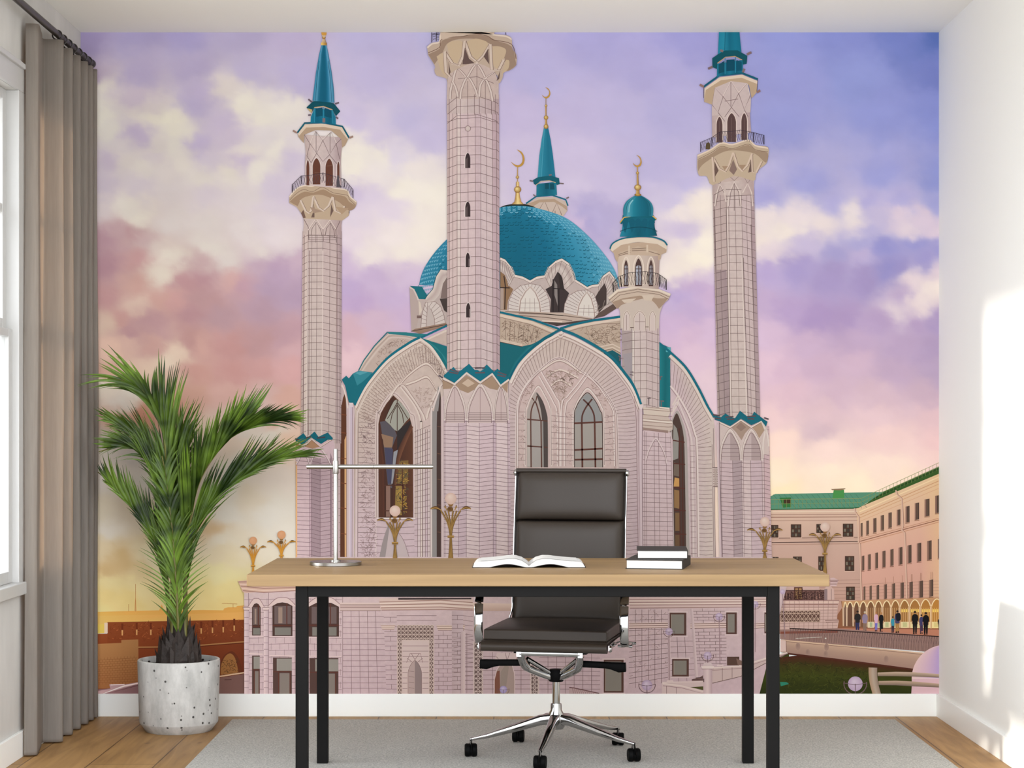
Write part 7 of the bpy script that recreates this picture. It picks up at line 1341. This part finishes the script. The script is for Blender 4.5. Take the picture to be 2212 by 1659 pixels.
def concrete():
    m = bpy.data.materials.new('pale_pitted_concrete'); m.use_nodes = True
    nt = m.node_tree; b = nt.nodes['Principled BSDF']; N, L = nt.nodes.new, nt.links.new
    tc = N('ShaderNodeTexCoord')
    mp = N('ShaderNodeMapping'); mp.inputs['Scale'].default_value = (1, 1, .45)
    nz = N('ShaderNodeTexNoise'); nz.inputs['Scale'].default_value = 14; nz.inputs['Detail'].default_value = 8; nz.inputs['Roughness'].default_value = .65
    cr = N('ShaderNodeValToRGB'); cr.color_ramp.elements[0].position = .3; cr.color_ramp.elements[0].color = rgb(158, 157, 153); cr.color_ramp.elements[1].position = .68; cr.color_ramp.elements[1].color = rgb(208, 207, 203)
    vo = N('ShaderNodeTexVoronoi'); vo.inputs['Scale'].default_value = 38
    c2 = N('ShaderNodeValToRGB'); c2.color_ramp.elements[0].position = .15; c2.color_ramp.elements[0].color = (.12, .115, .11, 1); c2.color_ramp.elements[1].position = .21; c2.color_ramp.elements[1].color = (1, 1, 1, 1)
    sel = N('ShaderNodeMath'); sel.operation = 'GREATER_THAN'; sel.inputs[1].default_value = .5
    inv = N('ShaderNodeMix'); inv.data_type = 'RGBA'; inv.inputs['B'].default_value = (1, 1, 1, 1)
    sx = N('ShaderNodeSeparateColor')
    mx = N('ShaderNodeMix'); mx.data_type = 'RGBA'; mx.blend_type = 'MULTIPLY'; mx.inputs['Factor'].default_value = 1
    L(tc.outputs['Object'], mp.inputs[0]); L(mp.outputs[0], nz.inputs['Vector']); L(tc.outputs['Object'], vo.inputs['Vector'])
    L(nz.outputs['Fac'], cr.inputs[0]); L(vo.outputs['Distance'], c2.inputs[0])
    L(vo.outputs['Color'], sx.inputs[0]); L(sx.outputs[0], sel.inputs[0]); L(sel.outputs[0], inv.inputs['Factor']); L(c2.outputs[0], inv.inputs['A'])
    L(cr.outputs[0], mx.inputs['A']); L(inv.outputs['Result'], mx.inputs['B']); L(mx.outputs['Result'], b.inputs['Base Color'])
    b.inputs['Roughness'].default_value = .85; b.inputs['Specular IOR Level'].default_value = .2
    return m

PX, PY = -1.370, -.387
palm = empty('potted_palm', (PX, PY, 0))
tag(palm, 'tall green palm in a round pale concrete pot beside the curtain', 'potted plant')
bm = bmesh.new()
lathe(bm, [(.0, .0), (.131, .0), (.133, .002), (.1575, .034), (.1590, .038), (.1665, .283), (.1655, .289), (.163, .291), (.156, .291), (.154, .288), (.150, .255), (.0, .25)], 72)
obj('pot', bm, concrete(), palm, smooth=True)
M_soil = mat('dark_soil', rgb(38, 32, 28), .95, spec=.1, noise=(60, .5, (1, 1, 1)), bump=(90, 1.0))
rs = random.Random(5)
bm = bmesh.new(); lathe(bm, [(.151, .262), (.13, .268), (.06, .275), (0, .277)], 40, cap=False)
for v in bm.verts: v.co.z += rs.uniform(-.003, .004)
for i in range(120):
    a, r = rs.uniform(0, 6.28), .14 * math.sqrt(rs.random()); s = rs.uniform(.003, .007)
    bmesh.ops.create_icosphere(bm, subdivisions=1, radius=s, matrix=Matrix.Translation((r * math.cos(a), r * math.sin(a), .274)))
obj('soil', bm, M_soil, palm)
M_husk = mat('dark_palm_husk', rgb(44, 35, 30), .7, noise=(40, .4, (1, 1, .3)), bump=(70, .4))
bm = bmesh.new()
lathe(bm, [(.074, .262), (.078, .29), (.066, .335), (.046, .39), (.028, .435), (0, .44)], 20)
for ring, (z0, r0, n_, h_) in enumerate(((.264, .084, 11, .075), (.282, .082, 10, .095), (.308, .074, 9, .105), (.338, .060, 8, .105), (.365, .046, 7, .10))):
    for k in range(n_):
        a = 2 * math.pi * (k + .5 * (ring % 2)) / n_ + rs.uniform(-.1, .1)
        d = Vector((math.cos(a), math.sin(a), 0)); t_ = Vector((-d.y, d.x, 0))
        wd = .024 * r0 / .06; h = h_ * rs.uniform(.75, 1.2)
        base = d * r0 + Vector((0, 0, z0)); lean = d * (-.30 * h)
        a0 = bm.verts.new(base - t_ * wd - d * .010); a1 = bm.verts.new(base + d * .008); a2 = bm.verts.new(base + t_ * wd - d * .010)
        b0 = bm.verts.new(base + lean * .4 - t_ * wd * .8 + d * .004 + Vector((0, 0, h * .5))); b1 = bm.verts.new(base + lean * .4 + d * .016 + Vector((0, 0, h * .5))); b2 = bm.verts.new(base + lean * .4 + t_ * wd * .8 + d * .004 + Vector((0, 0, h * .5)))
        tp = bm.verts.new(base + lean * .5 + d * rs.uniform(.012, .026) + Vector((0, 0, h)))
        bm.faces.new((a0, a1, b1, b0)); bm.faces.new((a1, a2, b2, b1)); bm.faces.new((b0, b1, tp)); bm.faces.new((b1, b2, tp))
obj('trunk', bm, M_husk, palm)

def leafmat(name, c0, c1):
    m = mat(name, c0, .42, spec=.3)
    nt = m.node_tree; b = nt.nodes['Principled BSDF']
    tc = nt.nodes.new('ShaderNodeTexCoord'); nz = nt.nodes.new('ShaderNodeTexNoise'); nz.inputs['Scale'].default_value = 9
    cr = nt.nodes.new('ShaderNodeValToRGB'); cr.color_ramp.elements[0].position = .35; cr.color_ramp.elements[0].color = c0; cr.color_ramp.elements[1].position = .68; cr.color_ramp.elements[1].color = c1
    nt.links.new(tc.outputs['Object'], nz.inputs['Vector']); nt.links.new(nz.outputs['Fac'], cr.inputs[0]); nt.links.new(cr.outputs[0], b.inputs['Base Color'])
    b.inputs['Subsurface Weight'].default_value = 0
    return m
M_leaf = leafmat('palm_leaf_green', rgb(30, 48, 10), rgb(98, 126, 38))
M_stem = mat('palm_stem', rgb(96, 92, 40), .5, noise=(14, .3, (1, 1, 1)))

def leaflet(bm, p0, c, p1, wid, nrm):
    """Folded narrow blade along the curve p0 - c - p1, pointed at the tip."""
    segs = 8; prev = None
    for i in range(segs + 1):
        t = i / segs
        q = p0 * (1 - t) ** 2 + c * (2 * t * (1 - t)) + p1 * t * t
        d = ((c - p0) * (1 - t) + (p1 - c) * t)
        if d.length < 1e-6: d = p1 - p0
        d.normalize()
        side = d.cross(nrm)
        if side.length < 1e-3: side = d.cross(Vector((1, 0, 0)))
        side.normalize(); n = side.cross(d).normalized()
        w_ = wid * (.35 + 2.4 * t) if t < .25 else wid * .95 * (1 - ((t - .25) / .75) ** 1.9)
        w_ = max(w_, .0003)
        q.x = max(q.x, -1.752 - PX); q.y = min(q.y, -.022 - PY)        # blades rest against curtain and wall, never through them
        fold = n * (w_ * .5)
        cur = (bm.verts.new(q - side * w_ + fold), bm.verts.new(q), bm.verts.new(q + side * w_ + fold))
        if prev:
            bm.faces.new((prev[0], prev[1], cur[1], cur[0])); bm.faces.new((prev[1], prev[2], cur[2], cur[1]))
        prev = cur

def V(*q):          # fronds are laid out on a fine grid over the plant
    return [(160 + q[i] / 3.191, 730 + q[i + 1] / 3.191) for i in range(0, len(q), 2)]
PC = Vector((PX, PY, 0))
def along(P, s):
    L = [0]
    for a, b in zip(P, P[1:]): L.append(L[-1] + (b - a).length)
    s *= L[-1]
    k = 0
    while k < len(P) - 2 and L[k + 1] < s: k += 1
    f = (s - L[k]) / max(1e-6, L[k + 1] - L[k])
    return P[k].lerp(P[k + 1], min(1, f)), (P[min(k + 1, len(P) - 1)] - P[max(k - 1, 0)]).normalized()

def frond(rachis, z0, z1, combs, seed, rad=(.0075, .002)):
    """rachis: grid points from the crown outwards; z0..z1 the distance from the viewer side at base and tip.
    combs: (t0, t1, tip points, tip depth, blades, forward bend, blade width)."""
    rnd = random.Random(seed)
    m = len(rachis)
    P = catmull([at(x, y, z0 + (z1 - z0) * (i / (m - 1)) ** 1.2) - PC for i, (x, y) in enumerate(rachis)], 10)
    bm = bmesh.new(); K = len(P)
    tube(bm, P, [rad[0] + (rad[1] - rad[0]) * (i / (K - 1)) ** .7 for i in range(K)], 8)
    st = obj('frond', bm, M_stem, palm, smooth=True)
    bm = bmesh.new()
    for t0, t1, tips, zt, n, fwd, wid in combs:
        t0, t1 = max(.02, t0 - .11), t1 - .09                  # blades leave the stem well below their tips
        T = catmull([at(x, y, zt) - PC for x, y in tips], 6)
        for i in range(n):
            u = (i + rnd.uniform(.2, .8)) / n
            p, tg = along(P, t0 + (t1 - t0) * u)
            q, _ = along(T, min(1, max(0, u + rnd.uniform(-.012, .012))))
            q = q.lerp(p, rnd.uniform(-.04, .14)) + Vector((rnd.uniform(-.008, .008), rnd.uniform(-.05, .05), rnd.uniform(-.008, .008)))
            ln = (q - p).length
            c = p + tg * ln * fwd * rnd.uniform(.85, 1.15) + (q - p) * .16 + Vector((0, rnd.uniform(-.02, .01), 0))
            leaflet(bm, p, c, q, wid * rnd.uniform(.85, 1.15), Vector((rnd.uniform(-.35, .35), -1, rnd.uniform(0, .7))))
    obj('leaflets', bm, M_leaf, st, smooth='all')['label'] = 'narrow green leaflets'

W = .0074
# tall frond arching over to the upper left
frond([(373, 1375)] + V(682, 1400, 655, 1100, 638, 850, 612, 640, 560, 480, 480, 370, 400, 318, 330, 292, 230, 280), 7.92, 7.80,
      [(.40, .93, V(905, 520, 880, 450, 858, 395, 815, 290, 766, 150, 731, 122, 692, 135, 675, 115, 640, 60, 613, 48, 585, 150, 575, 225, 530, 215, 470, 200), 7.86, 34, .36, W),
       (.80, .99, V(440, 190, 380, 170, 320, 130, 212, 42, 205, 125, 120, 190), 7.78, 13, .42, W),
       (.82, 1.0, V(300, 320, 230, 310, 70, 345, 25, 338, 30, 265, 80, 235), 7.78, 14, .45, W),
       (.30, .70, V(560, 900, 545, 760, 520, 620, 470, 500, 420, 390), 7.93, 14, .40, W * .8)], 1)
# high frond on the right, blades combed over the top
frond([(400, 1375)] + V(765, 1450, 800, 1250, 832, 1080, 880, 950, 960, 820, 1060, 700, 1200, 620, 1350, 570, 1470, 556, 1560, 540), 7.90, 7.74,
      [(.34, .80, V(700, 830, 760, 690, 830, 600, 880, 545, 935, 500, 1020, 435, 1100, 400, 1212, 300), 7.76, 44, .26, W * 1.15),
       (.38, .84, V(720, 760, 800, 640, 900, 560, 1000, 520, 1100, 450, 1200, 380, 1300, 305, 1412, 270), 7.80, 40, .24, W * 1.1),
       (.70, 1.0, V(1150, 420, 1260, 460, 1340, 450, 1420, 446, 1500, 455, 1580, 475, 1630, 560, 1652, 585), 7.72, 36, .30, W),
       (.74, 1.0, V(1220, 520, 1330, 480, 1440, 480, 1540, 500, 1600, 540, 1640, 575), 7.70, 26, .30, W * .9),
       (.86, 1.0, V(1480, 640, 1530, 620, 1590, 610), 7.74, 6, .5, W * .5)], 2, rad=(.0085, .003))
# lower frond on the right
frond([(404, 1375)] + V(770, 1560, 800, 1430, 850, 1310, 910, 1190, 1000, 1085, 1100, 1000, 1200, 925, 1310, 868, 1430, 828, 1540, 800, 1640, 785), 7.96, 8.02,
      [(.26, .78, V(880, 1000, 940, 900, 1030, 782, 1100, 780, 1170, 765, 1245, 660, 1312, 678, 1440, 648), 7.99, 42, .34, W),
       (.55, 1.0, V(1250, 760, 1380, 720, 1475, 688, 1600, 690, 1640, 668, 1600, 740, 1730, 768, 1752, 835), 8.0, 34, .38, W),
       (.25, .95, V(930, 1260, 1000, 1150, 1110, 1040, 1240, 940, 1400, 870, 1560, 830, 1700, 815), 7.98, 26, .45, W * .7)], 3)
# frond arching left to the curtain
frond([(372, 1375)] + V(672, 1480, 650, 1250, 612, 1010, 545, 860, 450, 768, 340, 742, 240, 765, 170, 785), 7.90, 7.86,
      [(.42, 1.0, V(560, 640, 500, 620, 440, 632, 380, 628, 300, 612, 220, 625, 160, 645, 142, 700, 140, 760), 7.86, 48, .34, W),
       (.50, 1.0, V(470, 700, 400, 660, 310, 650, 220, 670, 150, 700, 142, 770), 7.83, 34, .34, W),
       (.30, .72, V(530, 1120, 500, 1010, 470, 950, 440, 860, 400, 800), 7.90, 16, .42, W * .7),
       (.78, .98, V(320, 840, 260, 830, 200, 810, 150, 800), 7.86, 7, .45, W * .5)], 4)
# low frond on the left
frond([(367, 1375)] + V(640, 1640, 600, 1500, 520, 1330, 420, 1190, 310, 1070, 215, 970, 165, 925), 7.97, 8.03,
      [(.30, 1.0, V(560, 1180, 520, 1150, 470, 1040, 440, 990, 400, 950, 350, 880, 290, 850, 240, 790, 180, 850, 145, 880), 8.0, 40, .34, W),
       (.25, .95, V(560, 1480, 480, 1330, 400, 1200, 300, 1085, 200, 990, 150, 950), 8.01, 26, .42, W * .7),
       (.10, .55, V(610, 1330, 590, 1250, 560, 1140, 540, 1050, 530, 960), 8.0, 18, .3, W)], 5)
# frond behind, reaching to the upper left
frond([(380, 1375)] + V(690, 1400, 660, 1180, 615, 960, 540, 790, 440, 680, 340, 610, 245, 555, 175, 520), 7.98, 8.08,
      [(.36, 1.0, V(610, 600, 560, 540, 500, 520, 465, 490, 405, 440, 380, 466, 300, 498, 210, 482, 140, 474, 132, 520), 8.06, 46, .34, W),
       (.45, 1.0, V(470, 760, 400, 690, 310, 640, 220, 600, 145, 560), 8.04, 26, .42, W * .8)], 6)
# upright centre frond
frond([(390, 1375)] + V(712, 1500, 700, 1250, 700, 1000, 725, 760, 760, 570), 7.97, 8.02,
      [(.20, 1.0, V(800, 1200, 850, 900, 868, 700, 892, 520, 888, 462, 868, 430, 842, 400), 8.0, 40, .34, W),
       (.20, 1.0, V(600, 1180, 570, 950, 600, 760, 650, 600, 700, 470, 770, 400), 8.02, 40, .34, W)], 7)
# front frond with its low blades fanning out beside the trunk
frond([(386, 1385), (384, 1330), (380, 1250), (374, 1170), (366, 1090), (358, 1030), (350, 985)], 7.87, 7.84,
      [(.10, .54, [(330, 1300), (328, 1281), (303, 1258), (299, 1229), (297, 1207), (306, 1180), (312, 1158), (318, 1120)], 7.86, 18, .30, W * .55),
       (.10, .54, [(429, 1303), (432, 1284), (452, 1251), (460, 1228), (453, 1207), (448, 1180), (442, 1150), (430, 1110)], 7.86, 18, .30, W * .55),
       (.30, 1.0, [(420, 1190), (425, 1120), (415, 1050), (400, 990), (385, 945)], 7.85, 26, .36, W),
       (.30, 1.0, [(340, 1190), (330, 1110), (322, 1050), (318, 1000), (330, 960)], 7.85, 26, .36, W)], 8)

# ---- curtain rod with rings
M_rod = mat('black_metal_rod', rgb(40, 35, 31), .4)
rod = empty('curtain_rod', (-1.80, -.05, 2.782))
tag(rod, 'thin black curtain rod running along the left wall above the window', 'curtain rod')
bm = bmesh.new(); tube(bm, [(0, -3.2, 0), (0, -.02, 0)], .0135, 20, up=Vector((1, 0, 0))); obj('pole', bm, M_rod, rod, smooth=True)
bm = bmesh.new(); tube(bm, [(0, -.02, 0), (0, -.012, 0), (0, .006, 0), (0, .016, 0), (0, .02, 0)], [.012, .0175, .0185, .013, .004], 20, up=Vector((1, 0, 0))); obj('finial', bm, M_rod, rod, smooth=True)
bm = bmesh.new(); tube(bm, [(-.057, -.10, 0), (-.01, -.10, 0)], .007, 14); tube(bm, [(-.057, -.10, 0), (-.052, -.10, 0)], .022, 20); obj('bracket', bm, M_rod, rod, smooth=True)
ring_y = [-.62 + .09 * i for i in range(7)]
for yy in ring_y:
    bm = bmesh.new()
    pts = [(.0185 * math.cos(a), yy, -.004 + .0185 * math.sin(a)) for a in [2 * math.pi * k / 24 for k in range(25)]]
    tube(bm, pts, .0028, 8, cap=False, up=Vector((0, 1, 0)))
    obj('curtain_ring', bm, M_rod, rod, smooth=True)

# ---- curtain: soft vertical folds from the rod to the floor
def curtain_mat():
    m = bpy.data.materials.new('taupe_linen'); m.use_nodes = True
    nt = m.node_tree; b = nt.nodes['Principled BSDF']; N, L = nt.nodes.new, nt.links.new
    tc = N('ShaderNodeTexCoord'); mp = N('ShaderNodeMapping'); mp.inputs['Scale'].default_value = (1, 1, .06)
    nz = N('ShaderNodeTexNoise'); nz.inputs['Scale'].default_value = 160; nz.inputs['Detail'].default_value = 3
    mr = N('ShaderNodeMapRange'); mr.inputs['To Min'].default_value = .8; mr.inputs['To Max'].default_value = 1.2
    mx = N('ShaderNodeMix'); mx.data_type = 'RGBA'; mx.blend_type = 'MULTIPLY'; mx.inputs['Factor'].default_value = 1; mx.inputs['A'].default_value = rgb(152, 147, 140)
    L(tc.outputs['Object'], mp.inputs[0]); L(mp.outputs[0], nz.inputs['Vector']); L(nz.outputs['Fac'], mr.inputs[0]); L(mr.outputs[0], mx.inputs['B']); L(mx.outputs['Result'], b.inputs['Base Color'])
    b.inputs['Roughness'].default_value = .9; b.inputs['Specular IOR Level'].default_value = .1
    tr = N('ShaderNodeBsdfTranslucent'); tr.inputs['Color'].default_value = rgb(208, 186, 164)
    ms = N('ShaderNodeMixShader'); ms.inputs[0].default_value = .45
    out = nt.nodes['Material Output']
    L(b.outputs[0], ms.inputs[1]); L(tr.outputs[0], ms.inputs[2]); L(ms.outputs[0], out.inputs['Surface'])
    return m
bm = bmesh.new()
# plan of the folds (x, y): room-side crests near x=-1.765, wall-side valleys near x=-1.83
plan = [(-1.837, -1.040), (-1.812, -1.036), (-1.797, -1.028), (-1.793, -1.010), (-1.806, -.93), (-1.830, -.80), (-1.840, -.765)]
for xo, xi, y0, y1 in ((-1.842, -1.769, -.735, -.600), (-1.812, -1.771, -.556, -.440), (-1.808, -1.772, -.404, -.300), (-1.801, -1.771, -.268, -.195), (-1.795, -1.770, -.166, -.110)):
    plan += [(xo, y0), (xo + .3 * (xi - xo), y0 + .004), (xo + .8 * (xi - xo), y0 + .010), (xi, y0 + .024), (xi - .006, y0 + .055), (xi - .4 * (xi - xo), y1 - .01)]
plan += [(-1.793, -.082), (-1.784, -.078), (-1.771, -.070), (-1.772, -.052), (-1.79, -.042)]
pl = catmull([(x, y, 0) for x, y in plan], 8)
zs = [.006, .02] + [.1 + .155 * k for k in range(17)] + [2.70, 2.752]
rnd = random.Random(3)
rows = []
for z in zs:
    row = []
    f = z / 2.75
    for i, p in enumerate(pl):
        w_ = .004 * math.sin(3.1 * z + i * .11) * (1 - abs(2 * f - 1))
        x = max(p.x, -1.84) + w_
        sc = 1 - .04 * f
        row.append(bm.verts.new((x, (p.y + .45) * sc - .45, z)))
    rows.append(row)
for a, b in zip(rows, rows[1:]):
    for i in range(len(a) - 1):
        bm.faces.new((a[i], a[i + 1], b[i + 1], b[i]))
for v in bm.verts: v.co -= Vector((-1.80, -.45, 0))
cur = obj('curtain', bm, curtain_mat(), smooth='all', loc=(-1.80, -.45, 0))
md = cur.modifiers.new('thickness', 'SOLIDIFY'); md.thickness = .0018
tag(cur, 'floor-length taupe curtain gathered in vertical folds beside the window', 'curtain')
